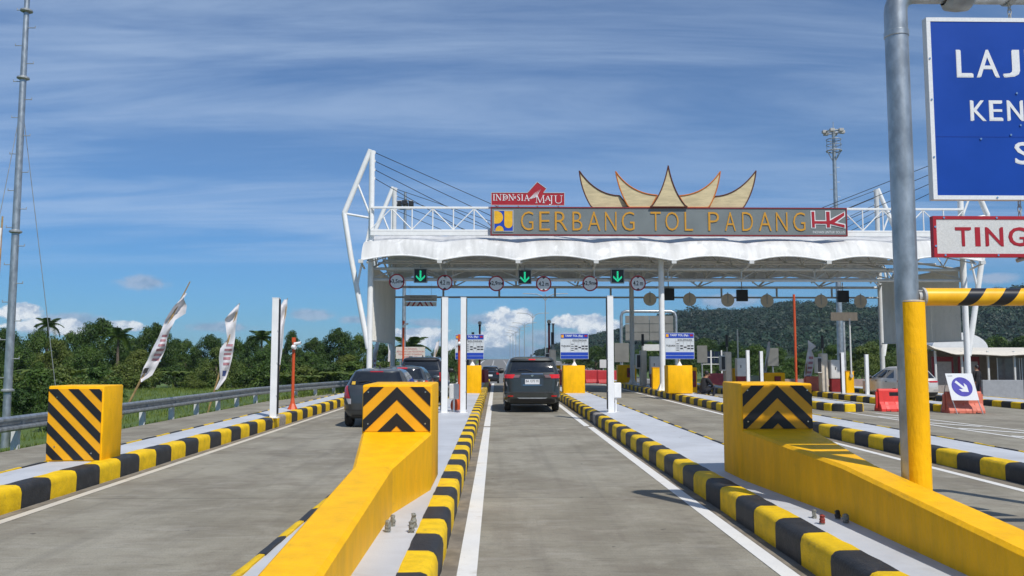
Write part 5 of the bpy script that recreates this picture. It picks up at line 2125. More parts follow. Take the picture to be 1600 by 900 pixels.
banner('twisted white banner on a long bamboo pole leaning right, nearest the striped block', (205, 622), (297, 440), 23.5,
       [(289, 292, 458, .0), (283, 287, 467, .02), (272, 292, 478, .12), (264, 290, 490, .16), (258, 274, 500, .05), (252, 266, 516, .08), (246, 261, 530, .1), (238, 259, 545, .12),
        (232, 252, 560, .1), (224, 244, 575, .08), (220, 238, 586, .06), (220, 222, 597, .02)], 3, marks=2)
banner('white banner with faded red lines leaning over the guardrail, second from the left', (334, 612), (374, 474), 29.5,
       [(371, 374, 476, .0), (360, 372, 488, .08), (351, 370, 499, .1), (353, 368, 512, .03), (355, 367, 530, .05), (344, 365, 545, .1), (342, 363, 558, .1), (343, 359, 575, .08), (344, 353, 592, .06), (336, 340, 609, .02)], 5)
banner('white banner top showing just behind the tall white post by the guardrail', (432, 606), (449, 466), 36,
       [(444, 449, 468, .0), (437, 449, 480, .08), (438, 447, 494, .1), (437, 444, 510, .06), (434, 442, 540, .06), (433, 438, 570, .02)], 7, marks=False)
banner('white banner cut by the left edge of the photo on a bamboo pole', (-14, 640), (4, 338), 17,
       [(-6, 3, 356, .02), (-10, 1, 385, .06), (-14, -1, 420, .06), (-22, -4, 470, .05), (-26, -6, 540, .04)], 9, marks=False)
banner('white banner hanging between the left gate struts behind the guardrail', (583, 600), (592, 533), 52,
       [(588, 592, 534, .0), (583, 591, 548, .08), (582, 588, 562, .1), (583, 587, 576, .1), (582, 584, 590, .02)], 11, z0=-.1)
banner('thin white banner at the foot of the rear left column', (607, 600), (612, 535), 58,
       [(606, 610, 538, .0), (607, 611, 548, .06), (606, 609, 565, .04)], 13, marks=False, z0=-.1)
banner('small white banner leaning beyond the queue of dark cars', (677, 575), (686, 531), 55,
       [(682, 686, 534, .0), (679, 685, 545, .08), (677, 680, 558, .03)], 15, marks=False, z0=-.2)
banner('white banner with red print leaning behind the shaded barrier', (1257, 606), (1264, 533), 44,
       [(1262, 1264, 532, .0), (1263, 1275, 541, .06), (1262, 1268, 547, .06), (1260, 1272, 557, .1), (1258, 1271, 573, .1), (1256, 1268, 587, .08), (1257, 1266, 598, .03)], 17, z0=-.2)
banner('narrow white banner behind the second yellow guard block', (1192, 600), (1203, 533), 50,
       [(1200, 1203, 534, .0), (1198, 1203, 546, .06), (1195, 1199, 570, .05), (1193, 1197, 590, .02)], 19, marks=False, z0=-.2)

# ------------------------------------------------------------------ cars
class Shape:
    """stack of rounded rectangles: levels (z, rear y, front y, half width, rear radius)"""

    def __init__(s, levels, crown=.05):
        s.L = levels
        s.crown = crown

    def at(s, z):
        L = s.L
        if z <= L[0][0]:
            return L[0]
        for a, b in zip(L, L[1:]):
            if z <= b[0]:
                f = (z - a[0]) / (b[0] - a[0])
                return tuple(a[i] + (b[i] - a[i]) * f for i in range(5))
        return L[-1]

    def pt(s, z, seg, f, side, off=0.0):
        """seg 0 rear face, 1 rear corner, 2 flank, 3 front corner, 4 nose"""
        _, yr, yf, w, r = s.at(z)
        rf = min(r * 1.6, w * .75)
        if seg == 0:
            x, y, n = (w - r) * f, yr, (0, -1)
        elif seg == 1:
            t = f * PI / 2
            x, y, n = w - r + r * math.sin(t), yr + r - r * math.cos(t), (math.sin(t), -math.cos(t))
        elif seg == 2:
            x, y, n = w, yr + r + (yf - rf - yr - r) * f, (1, 0)
        elif seg == 3:
            t = f * PI / 2
            x, y, n = w - rf + rf * math.cos(t), yf - rf + rf * math.sin(t), (math.cos(t), math.sin(t))
        else:
            x, y, n = (w - rf) * (1 - f), yf, (0, 1)
        mid = (yr + yf) / 2
        y += s.crown * (x / max(w, .1)) ** 2 * (1 if y < mid else -1.8) * min(1, abs(y - mid) / 1.2)
        return Vector((side * (x + n[0] * off), y + n[1] * off, z))

    def body(s, mb, step=.05):
        zs = []
        for a, b in zip(s.L, s.L[1:]):
            n = max(1, int((b[0] - a[0]) / step))
            zs += [a[0] + (b[0] - a[0]) * i / n for i in range(n)]
        zs.append(s.L[-1][0])
        par = [(0, i / 6) for i in range(6)] + [(1, i / 5) for i in range(5)] + [(2, i / 10) for i in range(10)] + [(3, i / 5) for i in range(5)] + [(4, i / 5) for i in range(6)]
        ring = [(p, 1) for p in par] + [(p, -1) for p in reversed(par[1:-1])]
        n = len(ring)
        vs = [s.pt(z, p[0], p[1], sd_) for z in zs for (p, sd_) in ring]
        fs = [(k * n + i, k * n + (i + 1) % n, (k + 1) * n + (i + 1) % n, (k + 1) * n + i) for k in range(len(zs) - 1) for i in range(n)]
        fs += [tuple(reversed(range(n))), tuple(range((len(zs) - 1) * n, len(zs) * n))]
        mb.add(vs, fs)

    def seg_of(s, z, q):
        """q in metres of x on the rear face (0..w-r), then past it around the corner: 1.0 per quarter; use ('y', y) on flanks"""
        _, yr, yf, w, r = s.at(z)
        rf = min(r * 1.6, w * .75)
        if isinstance(q, tuple):
            if q[0] == 'c':
                return 1, q[1]
            return 2, max(0, min(1, (q[1] - yr - r) / (yf - rf - yr - r)))
        return 0, min(1, q / (w - r))


def lin(tbl):
    def f(z):
        if z <= tbl[0][0]:
            return tbl[0][1]
        for a, b in zip(tbl, tbl[1:]):
            if z <= b[0]:
                return a[1] + (b[1] - a[1]) * (z - a[0]) / (b[0] - a[0])
        return tbl[-1][1]
    return f


def rear_patch(mb, S_, z0, z1, xl, xr, off=.008, nz=6, nx=10):
    """patch on the rear face between x=xl(z) and x=xr(z); x may run round the corner (arc length)"""
    def pos(z, x):
        _, yr, yf, w, r = S_.at(z)
        sd_ = 1 if x >= 0 else -1
        a = abs(x)
        if a <= w - r:
            return S_.pt(z, 0, a / (w - r), sd_, off)
        t = (a - (w - r)) / r
        if t <= PI / 2:
            return S_.pt(z, 1, t / (PI / 2), sd_, off)
        return S_.pt(z, 2, min(1, (t - PI / 2) * r / 3.0), sd_, off)
    vs = []
    for k in range(nz + 1):
        z = z0 + (z1 - z0) * k / nz
        a, b = xl(z), xr(z)
        for i in range(nx + 1):
            vs.append(pos(z, a + (b - a) * i / nx))
    m = nx + 1
    mb.add(vs, [(k * m + i, k * m + i + 1, (k + 1) * m + i + 1, (k + 1) * m + i) for k in range(nz) for i in range(nx)])


def flank_patch(mb, S_, z0, z1, ya, yb, side, off=.006, nz=5, nx=8):
    vs = []
    for k in range(nz + 1):
        z = z0 + (z1 - z0) * k / nz
        _, yr, yf, w, r = S_.at(z)
        rf = min(r * 1.6, w * .75)
        for i in range(nx + 1):
            y = ya(z) + (yb(z) - ya(z)) * i / nx
            f = (y - yr - r) / (yf - rf - yr - r)
            if f < 0:
                t = max(0, 1 + f * (yf - rf - yr - r) / (r * PI / 2))
                vs.append(S_.pt(z, 1, t, side, off))
            else:
                vs.append(S_.pt(z, 2, min(f, 1), side, off))
    m = nx + 1
    fs = [(k * m + i, k * m + i + 1, (k + 1) * m + i + 1, (k + 1) * m + i) for k in range(nz) for i in range(nx)]
    mb.add(vs, fs)


def wheel(parent, x, y, r, w, rim=mGALVD):
    s_ = 1 if x > 0 else -1
    mb = MB()
    mb.lathe([(r * .62, -w / 2), (r * .93, -w / 2), (r, -w / 2 + .03), (r, w / 2 - .03), (r * .93, w / 2), (r * .62, w / 2)], 24, (x, y, r), 'x')
    t = mb.build('tyre', mRUB, parent, smooth=40)
    mb = MB()
    mb.lathe([(0, s_ * (w / 2 - .03)), (r * .2, s_ * (w / 2 - .02)), (r * .62, s_ * (w / 2 - .05)), (r * .64, s_ * (w / 2 - .001))], 20, (x, y, r), 'x')
    for k in range(5):
        a = 2 * PI * k / 5
        mb.cyl((x + s_ * (w / 2 - .02), y + math.cos(a) * r * .12, r + math.sin(a) * r * .12), (x + s_ * (w / 2 - .01), y + math.cos(a) * r * .6, r + math.sin(a) * r * .6), .03, n=6)
    mb.build('rim', rim, t, smooth=40)


def car(name, label, loc, S_, paint, ws, wheels, spec, cat='car', rot=0.0):
    """ws: (z low, z high, half width low, half width high) of the rear window"""
    t = thing(name, label, cat, (0, 0, 0))
    mb = MB()
    S_.body(mb)
    body = mb.build('body', paint, t, smooth=32)
    mb = MB()
    rear_patch(mb, S_, ws[0], ws[1], lambda z: -lin([(ws[0], ws[2]), (ws[1], ws[3])])(z), lambda z: lin([(ws[0], ws[2]), (ws[1], ws[3])])(z), .010, 8, 16)
    mb.build('rear_window', mGLASS, t, smooth=60)
    for sd_ in (-1, 1):
        for (z0, z1, ya, yb) in spec['side']:
            mb = MB()
            flank_patch(mb, S_, z0, z1, lin(ya), lin(yb), sd_)
            mb.build('side_window', mGLASS, t, smooth=60)
        for (mat, z0, z1, xl, xr) in spec['lamp']:
            mb = MB()
            a, b = lin(xl), lin(xr)
            rear_patch(mb, S_, z0, z1, (lambda z: sd_ * a(z)), (lambda z: sd_ * b(z)), .014, 6, 8)
            mb.build('tail_lamp', mat, t, smooth=60)
        if 'mirror' in spec:
            my, mz = spec['mirror']
            w = S_.at(mz)[3]
            mb = MB()
            mb.lathe([(0, -.12), (.075, -.10), (.10, 0), (.075, .10), (0, .12)], 12, (sd_ * (w + .13), my, mz + .03), 'x')
            mb.build('door_mirror', spec.get('mirror_mat', paint), t, smooth=60)
        for (y, z) in spec.get('handles', []):
            p = S_.pt(z, 2, 0, sd_)
            w = S_.at(z)[3]
            MB().box((sd_ * w - .012 + sd_ * .008, y, z - .015), (sd_ * w + .012 + sd_ * .008, y + .16, z + .018)).build('door_handle', spec.get('handle_mat', paint), t, bevel=.005)
    for (nm, mat, z0, z1, xl, xr, off) in spec.get('rear', []):
        mb = MB()
        a, b = lin(xl), lin(xr)
        rear_patch(mb, S_, z0, z1, a, b, off, 4, 12)
        mb.build(nm, mat, t, smooth=60)
    if 'plate' in spec:
        z0, z1, w, txt = spec['plate']
        y = S_.at((z0 + z1) / 2)[1] - .030
        pl = MB().box((-w / 2, y, z0), (w / 2, y + .015, z1)).build('number_plate', mREFL, t)
        if txt:
            lettering(pl, 'lettering', mDARKINK, [(txt, -w * .44, z0 + (z1 - z0) * .40, w * .44, z0 + (z1 - z0) * .86)], y - .001)
    for (y, r, tw, tr) in wheels:
        for sd_ in (-1, 1):
            # dark wheel arch lining just proud of the flank, tyre in front of it
            w = S_.at(r * 1.1)[3]
            arc = arcpts(y, r, r * 1.16, R(-20), R(200), 16)
            MB().prism(arc, sd_ * (w - .04), sd_ * (w + .006), 'x').build('wheel_arch', mBLACK, t)
            wheel(t, sd_ * (w - tw / 2 + .018), y, r, tw)
    if spec.get('bar'):
        z = S_.L[-1][0]
        for sd_ in (-1, 1):
            mb = MB()
            mb.tube([(sd_ * .56, 1.1, z - .07), (sd_ * .57, 1.25, z + .01), (sd_ * .57, 2.4, z + .01), (sd_ * .56, 2.6, z - .05)], .018, 6)
            mb.build('roof_rail', mBLACK, t)
    if 'antenna' in spec:
        x, y, z = spec['antenna']
        mb = MB()
        mb.prism([(y - .08, z - .01), (y + .09, z - .01), (y + .03, z + .03), (y - .06, z + .075)], x - .02, x + .02, 'x')
        mb.build('roof_antenna', mBLACK, t, bevel=.008)
    if 'wiper' in spec:
        z = ws[0] + .03
        mb = MB()
        y = S_.at(z)[1]
        mb.tube([(0, S_.at(z)[1] - .03, z), (-.2, S_.at(z + .1)[1] - .035, z + .06), (-.46, S_.at(z + .06)[1] - .02, z + .05)], .012, 6)
        mb.build('wiper', mBLACK, t)
    t.location = loc
    t.rotation_euler = (0, 0, rot)
    return t


mDUSK = M('smoked_lamp', (0.20, 0.13, 0.13), .15, coat=.6)
pGREY = M('paint_bronze_grey', (0.030, 0.034, 0.031), .34, metal=.15, var=.06, coat=.8)
pSILV = M('paint_mid_grey', (0.058, 0.064, 0.068), .36, metal=.4, var=.06, coat=.8)
pDARK = M('paint_charcoal', (0.045, 0.058, 0.070), .34, metal=.3, var=.06, coat=.8)
pBLK = M('paint_black', (0.010, 0.010, 0.013), .3, var=.06, coat=.9)
pCHAMP = M('paint_champagne', (0.60, 0.57, 0.52), .36, metal=.25, var=.05, coat=.6)
K = lambda v: [(0, v)]

# van in the middle lane
SV = Shape([(.25, .20, 4.50, .78, .20), (.33, .07, 4.64, .865, .22), (.44, .01, 4.73, .905, .26), (.62, .0, 4.74, .92, .26), (.66, .045, 4.74, .92, .25),
            (.90, .06, 4.68, .915, .24), (1.02, .065, 4.45, .91, .22), (1.20, .08, 3.80, .895, .20), (1.27, .10, 3.62, .875, .18), (1.45, .17, 3.35, .815, .17),
            (1.64, .27, 3.0, .745, .16), (1.67, .20, 2.95, .735, .15), (1.73, .24, 2.7, .70, .15), (1.775, .42, 2.4, .60, .15), (1.80, .80, 2.1, .40, .12)], .07)
specV = dict(
    side=[(1.29, 1.62, [(1.29, .42), (1.62, .62)], [(1.29, 1.25), (1.62, 1.25)]), (1.28, 1.63, [(1.28, 1.33), (1.63, 1.33)], [(1.28, 2.30), (1.63, 2.26)]), (1.28, 1.62, [(1.28, 2.38), (1.62, 2.34)], [(1.28, 3.35), (1.62, 2.85)])],
    lamp=[(mLAMPON, 1.095, 1.22, [(1.095, .62), (1.22, .56)], [(1.095, .96), (1.22, 1.02)]), (mDUSK, 1.115, 1.21, [(1.115, .43), (1.21, .385)], [(1.115, .615), (1.21, .555)]),
          (mCLEAR, .84, .98, [(.84, .80), (.98, .83)], [(.84, .83), (.98, .88)])],
    rear=[('spoiler_lamp', mLAMPON, 1.685, 1.722, K(-.11), K(.11), .012),
          ('chrome_strip', mCHROME, 1.225, 1.247, K(-.35), K(.35), .02),
          ('plate_recess', pDARK, .84, 1.10, K(-.36), K(.36), .006),
          ('plate_garnish', mCHROME, .868, .885, K(-.30), K(.30), .018),
          ('bumper_top_gap', mBLACK, .632, .650, K(-.72), K(.72), .012),
          ('tailgate_gap', mBLACK, .66, 1.09, [(.66, -.735), (1.09, -.785)], [(.66, -.722), (1.09, -.772)], .010),
          ('tailgate_gap', mBLACK, .66, 1.09, [(.66, .722), (1.09, .772)], [(.66, .735), (1.09, .785)], .010),
          ('lower_trim', mBLACK, .30, .43, K(-.72), K(.72), .012),
          ('skid_trim', mGALVD, .44, .475, [(.44, -.42), (.475, -.50)], [(.44, .42), (.475, .50)], .014),
          ('reflector', mLAMP, .50, .545, K(-.80), K(-.62), .012), ('reflector', mLAMP, .50, .545, K(.62), K(.80), .012)],
    plate=(.905, 1.065, .47, 'BA 1275 YE'), mirror=(3.05, 1.26), mirror_mat=mBLACK, handles=[(1.45, 1.12), (2.5, 1.12)], antenna=(0, 1.0, 1.80), wiper=1, handle_mat=mCHROME)
vx = X_(831.5, 27.3, 640)
van = car('parked_van', 'dark grey people carrier with red tail lamps stopped in the middle lane', (vx, 27.1, .02), SV, pGREY, (1.285, 1.63, .72, .63), [(.82, .34, .21, 0), (3.57, .34, .21, 0)], specV, 'van')
# maker's emblem: small chrome oval
mb = MB()
ring = [(.045 * math.cos(t), .030 * math.sin(t)) for t in [2 * PI * i / 20 for i in range(20)]]
pr = [(vx + a, 1.20 + b_) for a, b_ in ring]
mb.prism(pr, 27.1 + .07 - .012, 27.1 + .085)
mb.build('emblem', mCHROME, van)

# left lane queue
SH = Shape([(.22, .20, 3.70, .70, .2), (.30, .08, 3.80, .79, .25), (.42, .02, 3.86, .835, .3), (.60, .0, 3.87, .85, .32), (.85, .02, 3.82, .85, .32), (1.0, .07, 3.35, .835, .30),
            (1.06, .12, 3.10, .80, .30), (1.25, .24, 2.7, .715, .27), (1.38, .35, 2.35, .64, .24), (1.43, .36, 2.2, .60, .22), (1.47, .50, 2.0, .50, .18), (1.50, .9, 1.7, .30, .12)], .14)
specH = dict(
    side=[(1.06, 1.38, [(1.06, .62), (1.38, .72)], [(1.06, 1.42), (1.38, 1.42)]), (1.06, 1.38, [(1.06, 1.50), (1.38, 1.50)], [(1.06, 2.75), (1.38, 2.22)]), (1.10, 1.30, [(1.10, .40), (1.30, .50)], [(1.10, .54), (1.30, .64)])],
    lamp=[(mLAMP, .74, 1.06, [(.74, .63), (1.06, .74)], [(.74, .86), (1.06, .86)]), (mCLEAR, .60, .735, [(.60, .60), (.735, .60)], [(.60, .68), (.735, .76)])],
    rear=[('bumper_line', mBLACK, .44, .452, K(-.82), K(.82), .009), ('spoiler_lamp', mLAMP, 1.405, 1.43, K(-.17), K(.17), .012), ('lower_trim', mBLACK, .25, .31, K(-.6), K(.6), .012),
          ('tailgate_gap', mBLACK, .46, .98, [(.46, -.60), (.98, -.70)], [(.46, -.592), (.98, -.692)], .009), ('tailgate_gap', mBLACK, .46, .98, [(.46, .592), (.98, .692)], [(.46, .60), (.98, .70)], .009),
          ('window_sticker', M('yellow_sticker', (.62, .38, .04), .6), 1.09, 1.17, K(-.62), K(-.52), .016)],
    plate=(.64, .76, .42, ''), mirror=(2.75, 1.04), handles=[(1.2, .90)], antenna=(0, .95, 1.505), wiper=1)
car('parked_hatchback', 'mid grey hatchback queuing in the left lane behind the chevron barrier', (-3.10, 21.35, .01), SH, pSILV, (1.085, 1.40, .70, .58), [(.66, .30, .19, 0), (3.15, .30, .19, 0)], specH)
specH2 = dict(specH)
specH2['lamp'] = [(mLAMPON, .90, 1.03, [(.90, .50), (1.03, .50)], [(.90, .92), (1.03, .92)])]
specH2['rear'] = specH['rear'][:3] + [('high_lamp', mLAMPON, 1.425, 1.455, K(-.16), K(.16), .014)]
car('parked_hatchback', 'charcoal hatchback with lit red lamps, second in the left lane queue', (-3.07, 26.9, .01), SH, pDARK, (1.085, 1.41, .70, .58), [(.66, .30, .19, 0), (3.15, .30, .19, 0)], specH2)
specS = dict(specV)
specS.update(lamp=[(mLAMP, .85, 1.20, [(.85, .74), (1.20, .72)], [(.85, .95), (1.20, .95)])], plate=(.80, .94, .46, ''), bar=1, mirror=(3.0, 1.2), handle_mat=mBLACK)
specS['rear'] = [r for r in specV['rear'] if r[0] in ('lower_trim', 'bumper_top_gap')]
car('parked_suv', 'black high roofed car at the head of the left lane queue', (-2.98, 32.8, .01), SV, pBLK, (1.285, 1.63, .72, .63), [(.82, .37, .22, 0), (3.57, .37, .22, 0)], specS)
# black car leaving beyond the gate
yf_ = 84.0
specF = dict(specV)
specF.update(lamp=[(mLAMP, .95, 1.15, [(.95, .62), (1.15, .62)], [(.95, .95), (1.15, .95)])], plate=(.78, .95, .46, ''))
specF['rear'] = [r for r in specV['rear'] if r[0] in ('lower_trim', 'bumper_top_gap', 'chrome_strip')]
car('moving_car', 'small black car driving away on the road beyond the gate', (X_(766, yf_, 590), yf_, gz(0, yf_) + .03), SV, pBLK, (1.285, 1.63, .72, .63), [(.82, .34, .21, 0), (3.57, .34, .21, 0)], specF)
# pale car on the right
specP = dict(specV)
SP = Shape([(.28, .18, 4.25, .78, .2), (.38, .06, 4.36, .87, .24), (.50, .01, 4.42, .90, .28), (.72, .0, 4.42, .91, .28), (.92, .03, 4.35, .91, .26), (1.00, .06, 4.0, .90, .25),
            (1.08, .10, 3.5, .87, .24), (1.30, .36, 3.0, .78, .22), (1.48, .58, 2.5, .70, .2), (1.55, .66, 2.3, .66, .18), (1.60, .85, 2.1, .55, .16), (1.625, 1.2, 1.8, .36, .12)], .10)
specP = dict(
    side=[(1.10, 1.46, [(1.10, .66), (1.46, .98)], [(1.10, 1.55), (1.46, 1.55)]), (1.10, 1.47, [(1.10, 1.63), (1.47, 1.63)], [(1.10, 3.05), (1.47, 2.36)])],
    lamp=[(mLAMP, .93, 1.00, [(.93, .40), (1.00, .36)], [(.93, .98), (1.00, 1.02)])],
    rear=[('lamp_strip', mLAMP, .965, .99, K(-.40), K(.40), .012), ('lower_trim', mBLACK, .30, .50, K(-.80), K(.80), .012), ('plate_recess', mGALVD, .66, .86, K(-.34), K(.34), .008),
          ('reflector', mCLEAR, .56, .62, K(.55), K(.84), .012)],
    plate=(.69, .83, .44, ''), mirror=(2.95, 1.08), mirror_mat=mBLACK, handles=[(1.35, .94), (2.35, .94)], handle_mat=mBLACK, antenna=(0, 1.3, 1.63), wiper=1)
car('parked_suv', 'pale champagne car half hidden by the yellow gantry sleeve', (18.75, 36.6, gz(18.9, 37) + .01), SP, pCHAMP, (1.12, 1.50, .70, .58), [(.82, .34, .21, 0), (3.42, .34, .21, 0)], specP)


# ------------------------------------------------------------------ people
def person(label, loc, rotz, joints, radii, edges, hands, head, clothes_z, scale=1.0):
    """joints: dict of 3-D points; body grown with a skin modifier into one continuous mesh"""
    t = thing('person', label, 'person', (0, 0, 0))
    names = list(joints)
    me = bpy.data.meshes.new('person_body')
    vs = [joints[k] for k in names]
    es = [(names.index(a), names.index(b)) for a, b in edges]
    rad = [radii[k] for k in names]
    for (root, tipdir, palmn) in hands:        # fingers: five short chains rooted in the palm
        r0 = Vector(joints[root])
        d = Vector(tipdir).normalized()
        n = Vector(palmn).normalized()
        s_ = d.cross(n)
        base = len(vs)
        for q, (o, L) in enumerate(((-.030, .065), (-.010, .078), (.010, .074), (.030, .058), (.040, .05))):
            th = q == 4
            a = r0 + s_ * o * (1.1 if th else 1) + d * (.03 if th else .055)
            b = a + d * L * (.55 if not th else .5) + s_ * (.025 if th else 0)
            c = b + d * L * .4 + n * L * .35
            i0 = len(vs)
            vs += [a, b, c]
            rad += [.011, .0095, .008]
            es += [(names.index(root), i0), (i0, i0 + 1), (i0 + 1, i0 + 2)]
    me.from_pydata([tuple(v) for v in vs], es, [])
    ob = bpy.data.objects.new('person_body', me)
    COL.objects.link(ob)
    sk = ob.modifiers.new('skin', 'SKIN')
    ob.modifiers.new('sub', 'SUBSURF').levels = 1
    for i, r in enumerate(rad):
        me.skin_vertices[0].data[i].radius = (r, r)
    me.skin_vertices[0].data[0].use_root = True
    dg = bpy.context.evaluated_depsgraph_get()
    m2 = bpy.data.meshes.new_from_object(ob.evaluated_get(dg))
    bpy.data.objects.remove(ob)
    for m in (mSHIRT, mTROU, mSKIN):
        m2.materials.append(m)
    for p in m2.polygons:
        p.use_smooth = True
        p.material_index = clothes_z(p.center)
    b = put('body', m2, t)
    hc, fd = Vector(head[0]), Vector(head[1]).normalized()
    sd_ = fd.cross(Vector((0, 0, 1))).normalized()
    mb = MB()
    for k in range(9):                           # hair: cap over the back and top of the skull
        pass
    rings = []
    for a in range(0, 8):
        ph = PI / 2 - a * (PI * .62) / 7
        rings.append([hc + (sd_ * math.cos(th) * .088 * math.cos(ph) + fd * (math.sin(th) * .105 * math.cos(ph) - .012 - .028 * (a / 7)) + Vector((0, 0, .118 * math.sin(ph) + .02))) for th in [2 * PI * i / 16 for i in range(16)]])
    vv = [p for r_ in rings for p in r_]
    ff = [(j * 16 + i, j * 16 + (i + 1) % 16, (j + 1) * 16 + (i + 1) % 16, (j + 1) * 16 + i) for j in range(7) for i in range(16)
          if not (j >= 3 and 2 <= i <= 5)]
    mb.add(vv, ff)
    mb.build('hair', mHAIR, t, smooth=60)
    mb = MB()
    mb.cyl(hc + fd * .095 + Vector((0, 0, .01)), hc + fd * .118 + Vector((0, 0, -.022)), .009, .014, n=6)
    mb.build('nose', mSKIN, t)
    for s_ in (-1, 1):
        MB().lathe([(0, -.008), (.012, 0), (0, .008)], 8, hc + fd * .088 + sd_ * (s_ * .033) + Vector((0, 0, .018))).build('eye', mDARKINK, t)
        MB().lathe([(0, -.03), (.016, -.012), (.020, .01), (0, .03)], 8, hc + sd_ * (s_ * .085)).build('ear', mSKIN, t)
    MB().box(tuple(hc + fd * .09 - sd_ * .025 + Vector((0, 0, -.055)) - Vector((.004, .004, .004))), tuple(hc + fd * .09 + sd_ * .025 + Vector((0, 0, -.05)) + Vector((.004, .004, .004)))).build('mouth', mDKRED, t)
    t.location = loc
    t.rotation_euler = (0, 0, rotz)
    t.scale = (scale,) * 3
    return t


J = dict(pelvis=(0, 0, .92), belly=(0, -.01, 1.08), chest=(0, -.01, 1.28), neck0=(0, 0, 1.44), neck1=(0, .01, 1.50), head0=(0, .025, 1.57), head1=(0, .02, 1.66),
         shL=(-.18, 0, 1.40), elL=(-.25, .0, 1.13), wrL=(-.22, .12, .92), haL=(-.21, .15, .86), shR=(.18, 0, 1.40), elR=(.25, .0, 1.13), wrR=(.22, .10, .91), haR=(.21, .13, .85),
         hiL=(-.10, 0, .88), knL=(-.11, .02, .50), anL=(-.12, -.02, .09), toL=(-.13, .14, .04), hiR=(.10, 0, .88), knR=(.11, .03, .50), anR=(.12, .01, .09), toR=(.14, .17, .04))
RJ = dict(pelvis=.145, belly=.14, chest=.155, neck0=.07, neck1=.055, head0=.082, head1=.085, shL=.075, elL=.05, wrL=.034, haL=.034, shR=.075, elR=.05, wrR=.034, haR=.034,
          hiL=.105, knL=.068, anL=.045, toL=.038, hiR=.105, knR=.068, anR=.045, toR=.038)
EJ = [('pelvis', 'belly'), ('belly', 'chest'), ('chest', 'neck0'), ('neck0', 'neck1'), ('neck1', 'head0'), ('head0', 'head1'), ('neck0', 'shL'), ('shL', 'elL'), ('elL', 'wrL'), ('wrL', 'haL'),
      ('neck0', 'shR'), ('shR', 'elR'), ('elR', 'wrR'), ('wrR', 'haR'), ('pelvis', 'hiL'), ('hiL', 'knL'), ('knL', 'anL'), ('anL', 'toL'), ('pelvis', 'hiR'), ('hiR', 'knR'), ('knR', 'anR'), ('anR', 'toR')]


def dress_stand(c):
    if c.z > 1.47 or (c.z < .90 and abs(c.x) > .165 and c.z > .70):
        return 2
    if c.z > .90:
        return 0
    return 1


py_ = 41.5
person('person in black clothes standing with back turned behind the blue arrow board', (X_(1527, py_, 600), py_, gz(23, 41) + .0), R(20), J, RJ, EJ,
       [('haL', (0, .25, -1), (1, 0, 0)), ('haR', (0, .25, -1), (-1, 0, 0))], ((0, .02, 1.635), (0, 1, 0)), dress_stand, 1.0)
JS = dict(pelvis=(0, 0, .12), belly=(0, .03, .28), chest=(0, .10, .46), neck0=(0, .16, .60), neck1=(0, .19, .65), head0=(0, .24, .71), head1=(0, .25, .79),
          shL=(-.18, .14, .56), elL=(-.24, .30, .34), wrL=(-.10, .42, .38), haL=(-.05, .46, .38), shR=(.18, .14, .56), elR=(.24, .30, .34), wrR=(.10, .40, .34), haR=(.05, .44, .34),
          hiL=(-.10, .03, .12), knL=(-.14, .42, .30), anL=(-.13, .36, -.10), toL=(-.14, .52, -.19), hiR=(.10, .03, .12), knR=(.15, .44, .30), anR=(.14, .40, -.10), toR=(.16, .56, -.19))


def dress_sit(c):
    if c.z > .63 or (abs(c.x) < .11 and c.y > .43 and .30 < c.z < .44):
        return 2
    if (c.z > .22 and c.y < .33) or (c.z > .31 and abs(c.x) > .16):
        return 0
    return 1


person('person in a dark jacket sitting hunched on the kerb beside the yellow guard block', (8.78, 35.6, z4), R(-70), JS, RJ, EJ,
       [('haL', (.6, .6, 0), (0, 0, -1)), ('haR', (-.6, .6, 0), (0, 0, -1))], ((0, .255, .765), (0, 1, -.35)), dress_sit, 1.12)

# ------------------------------------------------------------------ trees and undergrowth
def leaf_quad(vs, fs, p, n, L, Wd, rnd):
    u = n.orthogonal().normalized()
    u.rotate(Matrix.Rotation(rnd.uniform(0, 6.28), 3, n))
    w = n.cross(u)
    o = len(vs)
    vs += [p - u * L * .5, p + w * Wd * .5 + n * .05 * L, p + u * L * .5, p - w * Wd * .5 + n * .05 * L]
    fs.append((o, o + 1, o + 2, o + 3))


def crown_mesh(name, mat, seed, lobes, per, leaf, spread=1.0, top=1.0, ball=.42):
    """crown of unit half width and height 0..1*top: leaf clumps on many uneven lobes, gaps between them"""
    rnd = random.Random(seed)
    vs, fs = [], []
    for k in range(lobes):
        a = rnd.uniform(0, 2 * PI)
        h = rnd.random() ** .8
        wid = math.sin(PI * min(1, .18 + h * .80)) ** .75
        rr_ = wid * math.sqrt(rnd.random()) * spread * .78
        c = Vector((rr_ * math.cos(a), rr_ * math.sin(a), h * top * .88 + .06))
        r = ball * rnd.uniform(.45, 1.0) * (1 - .35 * h)
        sq = rnd.uniform(.55, .85)
        m = int(per * (r / ball) ** 1.6) + 8
        for _ in range(m):
            d = Vector((rnd.gauss(0, 1), rnd.gauss(0, 1), rnd.gauss(.25, 1))).normalized()
            q = rnd.uniform(.55, 1.08)
            p = c + Vector((d.x * r * q, d.y * r * q, d.z * r * q * sq))
            n = (d + Vector((rnd.gauss(0, .45), rnd.gauss(0, .45), rnd.gauss(.35, .45)))).normalized()
            L = leaf * rnd.uniform(.6, 1.35)
            leaf_quad(vs, fs, p, n, L, L * .62, rnd)
    mb = MB()
    mb.v, mb.f, mb.mi = vs, fs, [0] * len(fs)
    return mb.mesh(name, mat, fixn=False)


